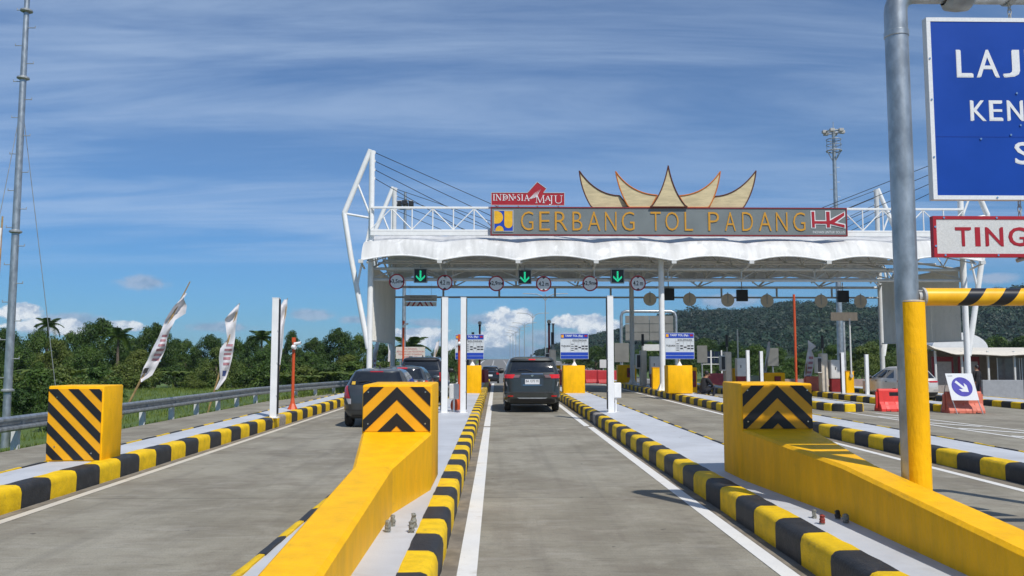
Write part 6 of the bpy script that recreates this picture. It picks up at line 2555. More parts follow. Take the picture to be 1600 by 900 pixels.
def trunk_mesh(name, seed, h=1.0, r=.05, limbs=6):
    rnd = random.Random(seed)
    mb = MB()
    pts = [Vector((0, 0, -.05))]
    for k in range(1, 6):
        pts.append(Vector((rnd.uniform(-.03, .03) * k, rnd.uniform(-.03, .03) * k, h * k / 5)))
    mb.tube(pts, [r * (1.35 - .18 * k) for k in range(6)], 8)
    for k in range(limbs):
        f = rnd.uniform(.35, .9)
        i = min(4, int(f * 5))
        p = pts[i].lerp(pts[i + 1], f * 5 - i)
        a = rnd.uniform(0, 6.28)
        L = rnd.uniform(.35, .6)
        q = p + Vector((math.cos(a) * L * .6, math.sin(a) * L * .6, L * .45))
        e = q + Vector((math.cos(a) * L * .4, math.sin(a) * L * .4, L * .35))
        mb.tube([p, q, e], [r * .5, r * .3, r * .12], 5)
    return mb.mesh(name, mBARK, smooth=60)


CR = [crown_mesh('crown', m, 100 + i, lb, pr, lf, 1.0, tp, bl) for i, (m, lb, pr, lf, tp, bl) in enumerate([
    (mLEAF_D, 60, 420, .052, 1.25, .34), (mLEAF_M, 56, 420, .055, 1.1, .36), (mLEAF_D, 50, 440, .055, 1.55, .34), (mLEAF_M, 70, 340, .05, 1.0, .30), (mLEAF_L, 50, 400, .055, 1.05, .34)])]
TR = [trunk_mesh('trunk', 60 + i) for i in range(3)]
SHR = [crown_mesh('foliage', m, 300 + i, 34, 330, .075, 1.0, .95, .38) for i, m in enumerate((mLEAF_M, mLEAF_L, mLEAF_D))]


def tree(px, pytop, halfw_px, Y, kind, label, group, base=None, pytrunk=None, clear=.22):
    x = X_(px, Y, pytop)
    zt = Z_(pytop, Y, px)
    z0 = land(x, Y) if base is None else base
    w = halfw_px * Y / FPX
    h = zt - z0
    t = thing('broadleaf_tree', label, 'tree', (x, Y, z0 - .05), group)
    tr_ = put('trunk', TR[(kind + int(px)) % 3], t, (x, Y, z0 - .05), (0, 0, px * .37), (h * .5, h * .5, h * .62))
    tp = [1.25, 1.1, 1.55, 1.0, 1.05][kind]
    put('crown', CR[kind], t, (x, Y, z0 + h * clear), (0, 0, (px * 1.7) % 6.28), (w, w, h * (1 - clear) / (tp * .99)))
    return t


def frond_mesh(seed, L, droop, mat, wid=.34):
    rnd = random.Random(seed)
    mb = MB()
    sp = []
    for k in range(9):
        f = k / 8
        sp.append(Vector((L * f * (1 - .12 * f), 0, L * (.55 * f - droop * f * f))))
    mb.tube(sp, [.03 * (1 - .8 * k / 8) * L / 2 for k in range(9)], 4)
    vs, fs = [], []
    for k in range(1, 40):
        f = k / 40
        i = min(7, int(f * 8))
        p = sp[i].lerp(sp[i + 1], f * 8 - i)
        l = L * wid * math.sin(PI * min(.97, .12 + f * .85)) ** .6
        for s_ in (-1, 1):
            e = p + Vector((l * .45, s_ * l * .8, -l * (.35 + rnd.uniform(0, .25))))
            d = Vector((.035 * L, 0, .01))
            o = len(vs)
            vs += [p - d * .6, p + d * .6, e + d * .15, e - d * .15]
            fs.append((o, o + 1, o + 2, o + 3))
    mb.add(vs, fs)
    return mb.mesh('frond', mat, fixn=False)


FR = [frond_mesh(70 + i, 1.0, (.65, .9, 1.15)[i], (mLEAF_M, mLEAF_D, mLEAF_M)[i]) for i in range(3)]


def palm(px, pytop, Y, L, label, group, trunk=True):
    x = X_(px, Y, pytop)
    zt = Z_(pytop, Y, px)
    z0 = land(x, Y)
    zc = zt - L * .35
    t = thing('palm_tree', label, 'palm tree', (x, Y, z0 - .05), group)
    mb = MB()
    rnd = random.Random(int(px))
    lean = rnd.uniform(-.03, .03) * (zc - z0)
    mb.tube([(x, Y, z0 - .1), (x + lean * .4, Y, z0 + (zc - z0) * .5), (x + lean, Y, zc)], [.17, .13, .10], 8)
    mb.build('trunk', mBARK, t, smooth=50)
    n = 15
    for k in range(n):
        put('frond', FR[k % 3], t, (x + lean, Y, zc), (0, R(-38 + (k % 3) * 26), 2 * PI * k / n + rnd.uniform(-.15, .15)), (L, L, L))
    return t


GL = 'trees beyond the guardrail'
LTL = ['dark tall tree running out of the left edge of the photo', 'tree crown directly behind the guyed steel mast', 'dark tree crown right of the guyed mast, below the slender palm',
       'spreading tree left of the tallest round crown on the left', 'tall round crowned tree behind the striped block, highest of the left tree line',
       'lower dark tree in the gap between the tallest round crown and the first banner', 'tall tree crown standing behind the twisted white banner',
       'flat topped tree between the two leaning banners, nearer the first', 'broad dark tree between the two leaning banners, nearer the second', 'tree crown directly behind the second leaning banner',
       'dark tall tree right of the second leaning banner', 'tree crown directly behind the tall white post by the guardrail', 'narrow upright tree directly right of the tall white post',
       'broad tree behind the orange camera pole by the guardrail', 'rounded tree crown just left of the gate strut', 'tree crown behind the lower left gate strut', 'tree seen under the left end wall of the gate',
       'narrow tree between the left gate columns and the post pair', 'small far tree right of the white post pair', 'low far tree behind the red lettered notice', 'far tree crown right behind the first banner pole',
       'pale low tree above the left half of the striped block', 'mid green low tree above the right half of the striped block', 'pale low tree in front of the line between the two banners',
       'low green tree just left of the tall white post', 'low bushy tree behind the orange camera pole', 'pale low tree just below the first banner', 'pale low tree left of the gate column foot',
       'low green tree behind the foot of the guyed mast']
BSL = ['leafy dark shrub around the foot of the guyed mast', 'tall green shrub left of the striped block top', 'light green shrub behind the left part of the striped block', 'bushy green shrub right behind the striped block top',
       'light shrub left of the guyed mast foot', 'green shrub running out of the left edge of the photo', 'light green shrub just right of the striped block', 'dark shrub just left of the striped yellow block behind the rail',
       'green shrub between the two leaning banners', 'dark shrub right of the first banner pole', 'light shrub just right of the second banner', 'green shrub right behind the tall white post',
       'light green shrub behind the orange camera pole', 'dark shrub left of the gate strut beyond the rail', 'green shrub beside the foot of the left gate column', 'small light shrub in the open grass between the banners',
       'light shrub seen under the left end wall of the gate', 'green shrub below the red lettered notice', 'dark shrub seen right of the white post pair']
RTL = ['tree behind the right pipe of the large grey sign back', 'tree just right of the middle tariff board', 'tall tree behind the grey sign back and solar rack', 'pointed dark tree behind the grey kiosk and solar rack',
       'tree behind the left one of the short white post pair', 'round tree behind the second grey sign back', 'dark tree behind the leaning banner on the right', 'tree just left of the tall steel mast', 'bright yellow green tree beside the short white post left of the pale car',
       'yellow green tree over the bonnet of the pale car', 'dark tree directly behind the right end wall of the gate', 'tree hidden behind the yellow gantry sleeve', 'tree right of the right gate column above the canopy building',
       'dark tree above the canopy building at the right edge', 'pointed dark tree behind the domed tent', 'tree left of the single tall white post beyond the gate', 'far dark tree right of the tariff board beside the van',
       'dark tree behind the single tall white post right of the van', 'tree beyond the right edge of the photo above the canopy', 'low tree behind the right end wall and the domed tent', 'low bushy tree behind the solar rack',
       'low bushy tree behind the second yellow guard block', 'low tree behind the very tall orange pole', 'tree behind the left pipe of the large grey sign back', 'tree outside the right edge of the photo']
BNL = ['pale banana plant above the middle of the striped block', 'pale banana plant above the right part of the striped block', 'pale banana plant left of the striped block top', 'banana plant right of the first banner, nearer of two',
       'banana plant right of the first banner, farther of two', 'banana plant just left of the second banner', 'banana plant left of the gate strut beyond the rail', 'banana plant right behind the tall white post by the rail',
       'banana plant behind the orange camera pole', 'banana plant at the foot of the left gate column']
SLL = ['nearest and tallest double armed street lamp beyond the gate', 'second nearest double armed street lamp behind the van roof', 'third double armed street lamp counted away from the gate', 'fourth double armed street lamp counted away from the gate',
       'fifth double armed street lamp counted away from the gate', 'second farthest double armed street lamp on the trunk road', 'farthest double armed street lamp on the trunk road']

LT = [(-60, 505, 60, 70, 2), (4, 512, 46, 74, 0), (62, 517, 40, 80, 1), (110, 522, 36, 84, 3), (158, 497, 52, 78, 0), (205, 528, 34, 90, 1), (243, 504, 40, 82, 0), (293, 534, 34, 92, 3), (330, 522, 38, 88, 0),
      (366, 530, 34, 94, 1), (395, 523, 30, 90, 2), (430, 533, 34, 94, 1), (456, 515, 24, 92, 2), (492, 527, 36, 96, 0), (529, 512, 40, 92, 0), (562, 524, 30, 100, 1), (600, 535, 34, 104, 0), (688, 540, 26, 104, 2), (712, 545, 30, 118, 1), (655, 552, 40, 124, 3),
      (275, 528, 26, 100, 2), (85, 532, 40, 68, 4), (136, 540, 40, 66, 1), (340, 545, 44, 74, 4), (410, 548, 46, 78, 1), (480, 552, 44, 82, 3), (220, 548, 40, 70, 4), (545, 556, 40, 84, 4), (30, 545, 44, 62, 3)]
for i, (px, py, hw, Y, kd) in enumerate(LT):
    tree(px, py, hw, Y, kd, LTL[i], GL, clear=.1 if py > 538 else .2)
palm(186, 516, 74, 1.58, 'palm crown just right of the tall round tree on the left', GL)
palm(74, 500, 82, 1.44, 'slender palm rising right of the guyed steel mast', GL)
palm(408, 520, 86, 1.66, 'palm crown just left of the tall white post', GL)
palm(641, 531, 110, 3.0, 'small dark palm above the red lettered notice', GL)
# undergrowth beyond the rail
rnd = random.Random(5)
BS = [(30, 610, 46, 30, 2), (62, 578, 58, 36, 0), (105, 572, 60, 40, 1), (150, 575, 54, 44, 0), (20, 585, 50, 40, 1), (-30, 570, 60, 34, 0), (195, 570, 50, 66, 1), (90, 600, 44, 27, 2),
      (330, 571, 50, 82, 0), (270, 573, 46, 80, 2), (385, 572, 46, 84, 1), (430, 566, 50, 78, 0), (470, 570, 46, 60, 1), (510, 568, 48, 62, 2), (548, 566, 44, 64, 0), (300, 585, 24, 66, 1), (600, 566, 50, 70, 1), (640, 566, 46, 74, 0), (690, 566, 40, 80, 2)]
for i, (px, py, hw, Y, kd) in enumerate(BS):
    x = X_(px, Y, py)
    z0 = land(x, Y)
    h = Z_(py, Y, px) - z0
    w = hw * Y / FPX
    t = thing('shrub', BSL[i], 'shrub', (x, Y, z0), 'shrubs below the left tree line')
    put('foliage', SHR[kd], t, (x, Y, z0 - .05), (0, 0, px * .9), (w, w, max(.4, h) / .93))
    mb = MB()
    for q in range(4):
        a = q * 1.6 + px
        mb.tube([(x, Y, z0 - .1), (x + math.cos(a) * w * .4, Y + math.sin(a) * w * .4, z0 + h * .5)], [.03, .012], 5)
    mb.build('stem', mBARK, t)
# banana like plants with long ragged leaves in the thicket
for i, (px, py, Y) in enumerate(((118, 556, 50), (145, 560, 52), (62, 556, 48), (272, 566, 76), (300, 567, 78), (352, 564, 78), (520, 566, 60), (445, 572, 58), (485, 574, 58), (553, 572, 60))):
    x = X_(px, Y, py)
    z0 = land(x, Y)
    h = Z_(py, Y, px) - z0
    t = thing('banana_plant', BNL[i], 'banana plant', (x, Y, z0), 'banana plants in the thicket')
    mb = MB()
    mb.cyl((x, Y, z0 - .1), (x, Y, z0 + h * .5), .12, .08, n=8)
    mb.build('stem', mLEAF_L, t)
    for k in range(7):
        mb = MB()
        a = 2 * PI * k / 7 + px
        L = h * .75
        sp = []
        for q in range(6):
            f = q / 5
            sp.append(Vector((x + math.cos(a) * L * f * .8, Y + math.sin(a) * L * f * .8, z0 + h * .48 + L * (.9 * f - .75 * f * f))))
        wv = Vector((-math.sin(a), math.cos(a), 0))
        vs = []
        for q, p in enumerate(sp):
            w = .24 * math.sin(PI * min(.98, .1 + q / 5 * .88))
            vs += [p - wv * w - Vector((0, 0, w * .3)), p, p + wv * w - Vector((0, 0, w * .3))]
        mb.add(vs, [(q * 3 + c, q * 3 + c + 1, q * 3 + c + 4, q * 3 + c + 3) for q in range(5) for c in range(2)])
        mb.build('leaf', mLEAF_L, t, fixn=False)

# grass tufts on the verge and field: one mass nobody could count
rnd = random.Random(8)
vs, fs = [], []


def tuft(x, y, z, hgt, n, spread):
    for _ in range(n):
        a = rnd.uniform(0, 6.28)
        bx, by = x + rnd.gauss(0, spread), y + rnd.gauss(0, spread)
        h = hgt * rnd.uniform(.5, 1.2)
        l = h * rnd.uniform(.2, .7)
        w = .012 + h * .03
        ca_, sa_ = math.cos(a), math.sin(a)
        o = len(vs)
        vs.extend([(bx - sa_ * w, by + ca_ * w, z - .03), (bx + sa_ * w, by - ca_ * w, z - .03), (bx + ca_ * l * .5 + sa_ * w * .6, by + sa_ * l * .5 - ca_ * w * .6, z + h * .6), (bx + ca_ * l, by + sa_ * l, z + h)])
        fs.append((o, o + 1, o + 2, o + 3))


for _ in range(5200):
    y = 8 + 52 * rnd.random() ** 1.3
    x = rail_at(y) - abs(rnd.gauss(0, 1.8)) + .12
    tuft(x, y, land(x, y), rnd.uniform(.08, .22), 4, .06)
for _ in range(9000):
    y = 20 + 56 * rnd.random()
    x = rail_at(y) - 1 - 30 * rnd.random()
    tuft(x, y, land(x, y), rnd.uniform(.10, .26), 3, .14)
mb = MB()
mb.add(vs, fs)
tag(mb.build('verge_grass', mGRASS, fixn=False), 'rough green grass along the guardrail', 'grass', None, 'stuff')

# ------------------------------------------------------------------ forested hill on the right
RID = [(780, 564), (800, 559), (830, 552), (855, 544), (880, 537), (905, 530), (940, 522), (965, 517), (1000, 505), (1060, 488), (1100, 485), (1150, 486), (1190, 483), (1212, 476), (1260, 474), (1300, 475), (1340, 483),
       (1370, 480), (1420, 476), (1480, 470), (1540, 462), (1580, 454), (1640, 442), (1800, 430), (2000, 440), (2300, 480), (2600, 530)]
HY = 640.0


def ridge_h(x):
    px = 776 + x / HY * FPX
    if px <= RID[0][0]:
        return 0
    for a, b in zip(RID, RID[1:]):
        if px <= b[0]:
            f = (px - a[0]) / (b[0] - a[0])
            py = a[1] + (b[1] - a[1]) * f
            return max(0, (558 - (py + 9)) * HY / FPX + 1.8)
    return 0


def hill_z(x, y):
    f = min(1, max(0, (y - 250) / (HY - 250)))
    xs = x / (.35 + .65 * y / HY) if y < HY else x
    h = ridge_h(xs) * (f * f * (3 - 2 * f)) ** 1.05
    if y > HY:
        h *= max(.2, 1 - (y - HY) / 600)
    n = noise.noise((x * .012, y * .012, 0)) * .8 + noise.noise((x * .035, y * .035, 4)) * .4
    return h + n * h * .16 * (1 - .75 * f) - 3.5 + 3.5 * f


mb = MB()
hx = [i * 14.0 - 60 for i in range(78)]
hy = [255 + i * 16.0 for i in range(32)]
vs = [(x, y, hill_z(x, y)) for y in hy for x in hx]
n = len(hx)
mb.add(vs, [(j * n + i, j * n + i + 1, (j + 1) * n + i + 1, (j + 1) * n + i) for j in range(len(hy) - 1) for i in range(n - 1)])
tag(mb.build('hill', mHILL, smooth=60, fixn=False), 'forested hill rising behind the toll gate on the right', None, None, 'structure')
# forest on it: thousands of crowns, one mass
rnd = random.Random(21)
vs, fs = [], []
count = 0
for _ in range(9000):
    y = 262 + (HY + 25 - 262) * rnd.random()
    x = -40 + (20 + y * .92) * rnd.random()
    z = hill_z(x, y)
    if z < 1.5:
        continue
    dens = noise.noise((x * .02, y * .02, 9))
    if dens < -.30 and rnd.random() < .7:
        continue
    r = rnd.uniform(1.6, 4.6) * (1.4 if rnd.random() < .10 else 1)
    hgt = rnd.uniform(3.0, 6.5) * (1.35 if rnd.random() < .08 else 1)
    c = Vector((x, y, z))
    m = 52 if y < 420 else 40
    for q in range(m):
        d = Vector((rnd.gauss(0, 1), rnd.gauss(-.3, 1), rnd.gauss(.5, .8))).normalized()
        s_ = rnd.uniform(.6, 1.05)
        p = c + Vector((d.x * r * s_, d.y * r * s_, hgt * .55 + d.z * hgt * .5 * s_))
        nrm = (d + Vector((rnd.gauss(0, .16), rnd.gauss(0, .16), rnd.gauss(.2, .16)))).normalized()
        L = r * rnd.uniform(.24, .46)
        leaf_quad(vs, fs, p, nrm, L, L * .8, rnd)
    count += 1
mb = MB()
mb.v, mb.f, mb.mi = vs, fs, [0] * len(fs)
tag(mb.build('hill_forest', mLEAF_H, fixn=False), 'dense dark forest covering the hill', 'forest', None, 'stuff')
# trees between gate and hill on the right
GR = 'trees behind the right half of the gate'
RT = [(1015, 536, 44, 120, 1), (1062, 540, 40, 105, 0), (1100, 528, 44, 130, 0), (1140, 532, 40, 118, 2), (1178, 540, 40, 100, 1), (1215, 545, 36, 110, 3), (1265, 548, 40, 120, 0), (1300, 540, 36, 112, 1), (1345, 543, 40, 84, 4), (1362, 536, 42, 92, 4),
      (1385, 528, 44, 112, 0), (1425, 530, 40, 110, 1), (1560, 526, 44, 120, 1), (1600, 524, 50, 115, 0), (1530, 535, 36, 125, 2), (930, 540, 34, 150, 0), (900, 549, 30, 165, 2), (955, 535, 36, 140, 2), (1640, 515, 60, 110, 1), (1480, 540, 40, 120, 3),
      (1120, 556, 40, 92, 3), (1200, 562, 34, 88, 3), (1245, 560, 36, 92, 1), (985, 548, 36, 130, 1), (1700, 520, 60, 100, 0)]
for i, (px, py, hw, Y, kd) in enumerate(RT):
    tree(px, py, hw, Y, kd, RTL[i], GR, base=gz(34, 40) - .4, clear=.08)

# ------------------------------------------------------------------ double armed street lamps on the trunk road
for i, (px, py, Y) in enumerate(((852, 460, 122), (832.5, 490, 170), (819.5, 505, 222), (811.5, 511, 262), (806, 517, 310), (801.5, 520, 350), (797, 524, 400))):
    x = X_(px, Y, py)
    z0 = gz(0, min(Y, 330)) - .1
    zt = Z_(py, Y, px)
    r = .09 if Y < 200 else .11
    t = thing('street_lamp', SLL[i], 'street lamp', (x, Y, z0), 'street lamps along the trunk road')
    mb = MB()
    mb.cyl((x, Y, z0), (x, Y, zt), r, r * .7, n=8)
    mb.build('pole', mGALVD, t)
    for s_ in (-1, 1):
        mb = MB()
        w = 2.9 * (1 if Y < 300 else .9)
        mb.tube([(x, Y, zt - .9), (x + s_ * .55, Y, zt - .25), (x + s_ * 1.3, Y, zt + .05), (x + s_ * w, Y, zt + .12)], r * .75, 6)
        a = mb.build('arm', mGALVD, t)
        MB().box((x + s_ * w - .4, Y - .14, zt + .06), (x + s_ * w + .4, Y + .14, zt + .17)).build('lamp_head', mGREYP, a)

# ------------------------------------------------------------------ tall steel mast with a round service platform
MYR = 60.0
x = X_(1313, MYR, 540)
z0 = gz(30, MYR) - .3
zt = Z_(206, MYR, 1302)
hm = thing('lighting_mast', 'tall steel lighting mast with a caged platform behind the gate', 'lighting mast', (x, MYR, z0))
mb = MB()
mb.tube([(x, MYR, z0), (x, MYR, 9), (x, MYR, zt + .2)], [.26, .18, .12], 14)
mb.build('pole', mGALV, hm, smooth=50)
MB().cyl((x, MYR, zt), (x, MYR, zt + .75), .025, n=6).build('lightning_rod', mGALVD, hm)


def hoop(z, r, th, parent, name):
    mb = MB()
    ring = [(x + r * math.cos(2 * PI * i / 20), MYR + r * math.sin(2 * PI * i / 20), z) for i in range(21)]
    mb.tube(ring, th, 6, cap=False)
    mb.build(name, mGALVD, parent)


zpl = Z_(236, MYR, 1302)
hoop(zpl, .52, .05, hm, 'platform_ring')
hoop(zpl + .45, .52, .025, hm, 'rail_ring')
hoop(zpl + .85, .52, .03, hm, 'rail_ring')
hoop(zt, .58, .05, hm, 'lamp_ring')
mb = MB()
for k in range(8):
    a = 2 * PI * k / 8
    c_, s_ = math.cos(a), math.sin(a)
    mb.cyl((x + .52 * c_, MYR + .52 * s_, zpl), (x + .52 * c_, MYR + .52 * s_, zpl + .85), .018, n=5)
mb.build('rail_post', mGALVD, hm)
for k in range(6):
    a = 2 * PI * k / 6
    c_, s_ = math.cos(a), math.sin(a)
    mb = MB()
    mb.cyl((x + .10 * c_, MYR + .10 * s_, zpl - .75), (x + .52 * c_, MYR + .52 * s_, zpl), .03, n=5)
    mb.build('strut', mGALVD, hm)
    mb = MB()
    mb.cyl((x + .10 * c_, MYR + .10 * s_, zt), (x + .58 * c_, MYR + .58 * s_, zt), .025, n=5)
    b = mb.build('spoke', mGALVD, hm)
    mb = MB()
    mb.box((x + .66 * c_ - .17, MYR + .66 * s_ - .14, zt - .12), (x + .66 * c_ + .17, MYR + .66 * s_ + .14, zt + .10))
    mb.build('floodlight', mGREYP, hm, bevel=.02)
mb = MB()
z = 2.0
k = 0
while z < zpl - 1:
    s_ = 1 if k % 2 else -1
    mb.cyl((x + s_ * .12, MYR, z), (x + s_ * .38, MYR, z), .018, n=5)
    z += .55
    k += 1
mb.build('climbing_pegs', mGALVD, hm)
# brown board fixed across the mast
q0, q1 = P(1298, 488, 58), P(1340, 501, 58)
t = thing('blank_board', 'plain brown grey board across the tall steel mast below the roof', 'blank board', ((q0.x + q1.x) / 2, 58, q1.z))
MB().box((q0.x, 58, q1.z), (q1.x, 58.05, q0.z)).build('panel', mBRNB, t)
MB().box(((q0.x + q1.x) / 2 - .06, 58.06, z0), ((q0.x + q1.x) / 2 + .06, 58.16, q0.z)).build('post', mGALVD, t)

# grey pole beyond the left end of the gate
Y = 62
x = X_(630.5, Y, 560)
t = thing('lighting_pole', 'plain grey steel pole behind the hanging notice', 'pole', (x, Y, -.3))
mb = MB()
mb.cyl((x, Y, -.3), (x, Y, Z_(300, Y, 634)), .17, .10, n=12)
mb.build('pole', mGALV, t, smooth=50)
zc = Z_(318, Y, 633)
mb = MB()
for k in range(4):
    a = 2 * PI * k / 4
    mb.box((x + .45 * math.cos(a) - .18, Y + .45 * math.sin(a) - .18, zc - .2), (x + .45 * math.cos(a) + .18, Y + .45 * math.sin(a) + .18, zc + .15))
mb.split('floodlight', mBLACK, t, bevel=.02)
MB().cyl((x - .6, Y, zc + .2), (x + .6, Y, zc + .2), .05, n=8).build('crossarm', mGALVD, t)
MB().cyl((x - .55, Y, zc - .45), (x + .55, Y, zc - .45), .04, n=8).build('crossarm', mGALVD, t)

# red lettered notice on the verge beyond the gate
Y = 58
a, b_ = P(618.5, 542, Y), P(664, 560.5, Y)
t = thing('verge_notice', 'white notice with rows of red words beyond the left lane queue', 'sign', ((a.x + b_.x) / 2, Y, -.2))
MB().box((a.x, Y, b_.z), (b_.x, Y + .05, a.z)).build('panel', M('notice_cream', (.58, .54, .48), .6), t)
h = a.z - b_.z
lettering(t, 'lettering', mREDINK, [('DILARANG', a.x + .55, b_.z + h * .76, b_.x - .55, b_.z + h * .90), ('MENAIKKAN DAN MENURUNKAN', a.x + .06, b_.z + h * .53, b_.x - .06, b_.z + h * .67),
                                    ('PENUMPANG DI DAERAH', a.x + .2, b_.z + h * .30, b_.x - .2, b_.z + h * .44), ('GERBANG TOL', a.x + .5, b_.z + h * .08, b_.x - .5, b_.z + h * .22)], Y - .002)
for xx in (a.x + .3, b_.x - .3):
    MB().cyl((xx, Y + .08, -.5), (xx, Y + .08, a.z - .05), .04, n=8).build('post', mGALVD, t)

# back of a large road sign on a bent pipe frame
Y = 60
f0, f1 = P(971, 540, Y).x, P(1056.5, 540, Y).x
zt = Z_(486.5, Y, 1010)
gzr = gz(11, Y) - .2
t = thing('road_sign', 'grey back of a large sign in a bent pipe frame behind the middle column', 'road sign', ((f0 + f1) / 2, Y, gzr))
mb = MB()
mb.tube([(f0, Y, gzr), (f0, Y, zt - .35), (f0 + .1, Y, zt - .1), (f0 + .35, Y, zt), (f1 - .35, Y, zt), (f1 - .1, Y, zt - .1), (f1, Y, zt - .35), (f1, Y, gzr)], .11, 12)
mb.build('pipe_frame', mGALV, t, smooth=60)
p0, p1 = P(976.5, 493, Y), P(1052.5, 532, Y)
for r_ in range(3):
    for c_ in range(2):
        xa = p0.x + (p1.x - p0.x) * c_ / 2
        xb = p0.x + (p1.x - p0.x) * (c_ + 1) / 2
        za_ = p1.z + (p0.z - p1.z) * r_ / 3
        zb_ = p1.z + (p0.z - p1.z) * (r_ + 1) / 3
        MB().box((xa + .02, Y - .05, za_ + .02), (xb - .02, Y + .02, zb_ - .02)).build('sheet', mZINC, t)
p2 = Z_(548, Y, 1010)
p3 = Z_(538, Y, 1010)
MB().box((p0.x + 1.2, Y - .04, p2), (p1.x, Y + .02, p3)).build('lower_panel', mSTEELW, t)
MB().box((p0.x, Y + .03, p1.z - .06), (p1.x, Y + .08, p1.z + .02)).build('stiffener', mGALVD, t)

# grey sign backs on posts and the solar rack
for (x0p, x1p, y0p, y1p, Y, lab) in ((960, 983, 536, 566, 56, 'grey sign back right of the single tall white post'), (1089, 1105.5, 540, 567, 54, 'grey sign back left of the solar rack'),
                                     (1199, 1217, 544, 572, 55, 'grey sign back right of the short white post pair'), (937, 948, 562, 575, 70, 'small pale box on a post left of the single tall white post')):
    a, b_ = P(x0p, y0p, Y), P(x1p, y1p, Y)
    t = thing('blank_board', lab, 'blank board', ((a.x + b_.x) / 2, Y, gz(a.x, Y) - .1))
    MB().box((a.x, Y, b_.z), (b_.x, Y + .06, a.z)).build('panel', mZINC if Y < 70 else mSTEELW, t, bevel=.01)
    m = (a.x + b_.x) / 2
    MB().cyl((m, Y + .1, gz(a.x, Y) - .1), (m, Y + .1, a.z - .05), .05, n=8).build('post', mGALVD, t)
Y = 56
a, b_ = P(1104, 548.5, Y), P(1135, 568, Y)
t = thing('solar_rack', 'rack of dark blue solar panels on white posts behind the sitting person', 'solar panels', ((a.x + b_.x) / 2, Y, gz(13, Y)))
for r_ in range(2):
    for c_ in range(5):
        xa = a.x + (b_.x - a.x) * c_ / 5
        MB().box((xa + .015, Y, b_.z + (a.z - b_.z) * r_ / 2 + .02), (xa + (b_.x - a.x) / 5 - .015, Y + .04, b_.z + (a.z - b_.z) * (r_ + 1) / 2 - .02)).build('solar_panel', mSOLAR, t)
for pp in (1111, 1127.5):
    xx = X_(pp, Y, 570)
    MB().box((xx - .04, Y - .06, gz(13, Y) - .2), (xx + .04, Y - .002, a.z + .05)).build('post', mWHITE, t)
MB().box((a.x, Y - .05, (a.z + b_.z) / 2 - .02), (b_.x, Y - .002, (a.z + b_.z) / 2 + .02)).build('cross_rail', mWHITE, t)
MB().box((a.x - .4, Y - .05, b_.z - .06), (b_.x, Y - .002, b_.z - .02)).build('cross_rail', mWHITE, t)
# pale green box between short posts
Y = 46
a, b_ = P(1172, 588.5, Y), P(1187, 600, Y)
t = thing('equipment_box', 'pale green box between the pair of short white posts', 'box', ((a.x + b_.x) / 2, Y, b_.z))
MB().box((a.x, Y, b_.z - .2), (b_.x, Y + .5, a.z)).build('box', M('pale_green', (.42, .47, .36), .6), t, bevel=.02)
MB().box((a.x - .02, Y - .02, a.z), (b_.x + .02, Y + .52, a.z + .04)).build('lid', M('pale_green', (.42, .47, .36)), t)

# ------------------------------------------------------------------ canopy building and low wall on the far right
Y = 50.0
xl = X_(1449, Y, 560)
gb = gz(32, Y) - .02
xr_ = xl + 13.5
bd = thing('service_canopy', 'low service building under a cream fabric canopy at the far right', 'building', ((xl + xr_) / 2, Y, gb))
ztop = Z_(545, Y, 1500)
zlow = Z_(556, Y, 1500)
mb = MB()
nn_ = 40
vs = []
for j, v in enumerate((0, .15, .4, .7, 1)):
    for i in range(nn_ + 1):
        u = i / nn_
        sag = .10 * math.sin(PI * ((u * 3.2) % 1.0))
        x = xl + (xr_ - xl) * u
        z = zlow + (ztop + .12 - zlow) * (v ** .5) + (sag if v < .3 else 0) + (.45 * max(0, 1 - u / .09) if v < .3 else .2 * max(0, 1 - u / .09))
        vs.append((x, Y - .8 + 4.5 * v, z))
m = nn_ + 1
fs = [(j * m + i, j * m + i + 1, (j + 1) * m + i + 1, (j + 1) * m + i) for j in range(4) for i in range(nn_)]
o = len(vs)
mb.add(vs + [(p[0], p[1], p[2] - .03) for p in vs], fs + [tuple(reversed([i + o for i in f])) for f in fs])
mb.build('canopy_roof', M('canopy_cream', (.66, .61, .52), .7, var=.08), bd, smooth=60, fixn=False)
mWALLG = M('partition_grey', (.33, .29, .27), .6, var=.1)
MB().box((xl + .2, Y + 2.5, gb), (xr_, Y + 2.7, ztop - .1)).build('back_wall', mWALLG, bd)
for k in range(9):
    xx = xl + .35 + k * 1.6
    MB().box((xx - .05, Y - .3, gb), (xx + .05, Y - .2, zlow + .3)).build('column', mWHITE if k > 3 else mSTEELW, bd)
for k in range(2):
    xx = xl + .55 + k * 1.62
    MB().box((xx, Y + .5, gb + .05), (xx + 1.3, Y + .6, zlow - .05)).build('red_panel', mDKRED, bd)
    MB().box((xx + .15, Y + .46, gb + .1), (xx + 1.15, Y + .498, zlow - .35)).build('grey_door', mWALLG, bd)
for k in range(6):
    xx = xl + 4.4 + k * 1.5
    w_ = MB().box((xx, Y + .3, gb + .9), (xx + 1.42, Y + .36, zlow - .12)).build('glazed_partition', M('dim_glass', (.16, .14, .135), .15, var=.15), bd)
    fr = MB()
    for (a, b_, c, d) in ((0, 1.42, .9, .95), (0, .05, .95, zlow - .12 - gb), (1.37, 1.42, .95, zlow - .12 - gb)):
        fr.box((xx + a, Y + .27, gb + c), (xx + b_, Y + .298, gb + d))
    fr.build('frame', mSTEELW, w_)
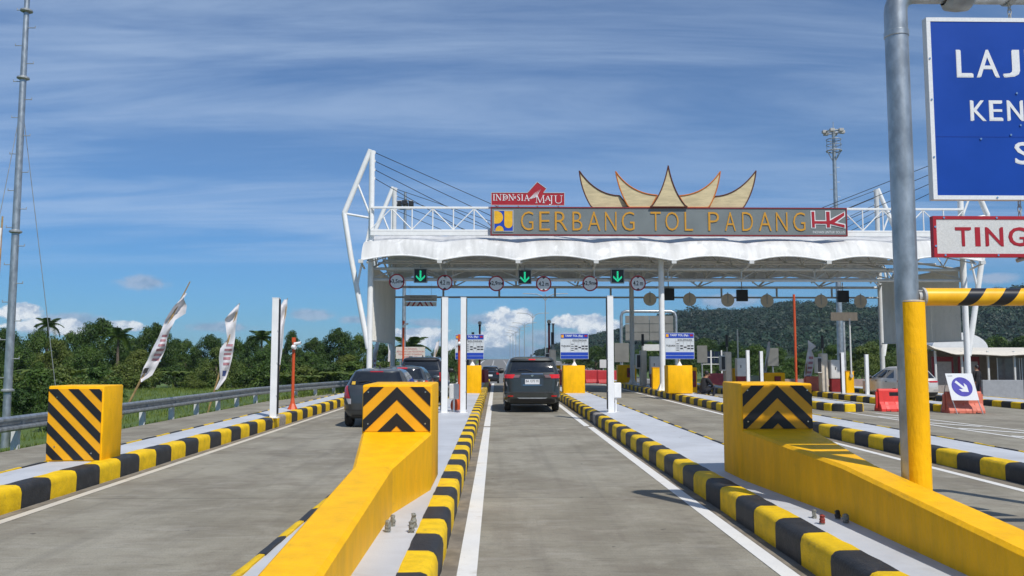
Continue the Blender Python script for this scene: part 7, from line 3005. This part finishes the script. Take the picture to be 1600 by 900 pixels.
# white domed tent behind
Yd = 58
cx = X_(1500, Yd, 540)
zb_ = Z_(545, Yd, 1500)
t = thing('domed_tent', 'white domed tent roof behind the right gate column', 'tent', (cx, Yd, gb))
pr = arcpts(cx, zb_, 2.0, 0, PI, 16, 1.15)
MB().prism(pr, Yd, Yd + 3).build('roof', mWHITE, t, smooth=40)
for s_ in (-1, 1):
    MB().box((cx + s_ * 1.9 - .05, Yd + .1, gb - .2), (cx + s_ * 1.9 + .05, Yd + .2, zb_)).build('pole', mGALVD, t)
# low grey wall at the right
Yw = 43.5
xa = X_(1536, Yw, 610)
t = thing('low_wall', 'low grey wall in panels behind the far right island', 'wall', (xa + 4, Yw, gz(25, Yw)))
for k in range(5):
    MB().box((xa + k * 2.2, Yw, gz(25, Yw) - .1), (xa + k * 2.2 + 2.17, Yw + .15, gz(25, Yw) + .98)).build('wall_panel', M('wall_grey', (.30, .31, .33), .7, var=.08), t, bevel=.01)
car('parked_car', 'dark parked car mostly hidden by the low grey wall', (X_(1592, 47.6, 605), 46.2, gz(28, 47) - .1), SH, pDARK, (1.085, 1.40, .70, .58), [(.66, .30, .19, 0), (3.15, .30, .19, 0)], specH2, 'car', R(-80))
# low white edge fence beyond pale car
Yq = 55.0
x0_ = X_(1330, Yq, 590)
t = thing('boundary_wall', 'low pinkish wall beyond the pale car', 'wall', (x0_ + 3, Yq, gz(25, Yq)))
for k in range(6):
    MB().box((x0_ - 8 + k * 2.5, Yq + .02 * k, gz(25, Yq) - .2), (x0_ - 8 + k * 2.5 + 2.46, Yq + .15 + .02 * k, gz(25, Yq) + .75)).build('wall_panel', M('wall_pink', (.34, .26, .24), .8, var=.12), t)

# drain cover on the deck right of the middle lane
q = P(1054, 683, (CAMZ - ZD) * FPX / (683 - 558))
t = thing('drain_cover', 'small dark drain cover on the pale deck right of the middle lane', 'drain cover', (q.x, q.y, ZD))
MB().lathe([(0, .004), (.15, .004), (.16, 0)], 18, (q.x, q.y, ZD + .006)).build('lid', mGALVD, t)
for k in range(4):
    MB().box((q.x - .10, q.y - .085 + k * .05, ZD + .0102), (q.x + .10, q.y - .065 + k * .05, ZD + .013)).build('slot', mBLACK, t)

# ------------------------------------------------------------------ the air: thin even haze round the whole scene
hb = MB().box((-2700, -75, -22), (2700, 2700, 80)).build('haze', [], None)
hm_ = bpy.data.materials.new('haze_air')
hm_.use_nodes = True
hm_.node_tree.nodes.clear()
ho = hm_.node_tree.nodes.new('ShaderNodeOutputMaterial')
hv = hm_.node_tree.nodes.new('ShaderNodeVolumePrincipled')
hv.inputs['Color'].default_value = (0.70, 0.86, 1.0, 1)
hv.inputs['Density'].default_value = 0.00013
hm_.node_tree.links.new(hv.outputs[0], ho.inputs['Volume'])
hb.data.materials.clear(); hb.data.materials.append(hm_)
tag(hb, None, None, None, 'stuff')
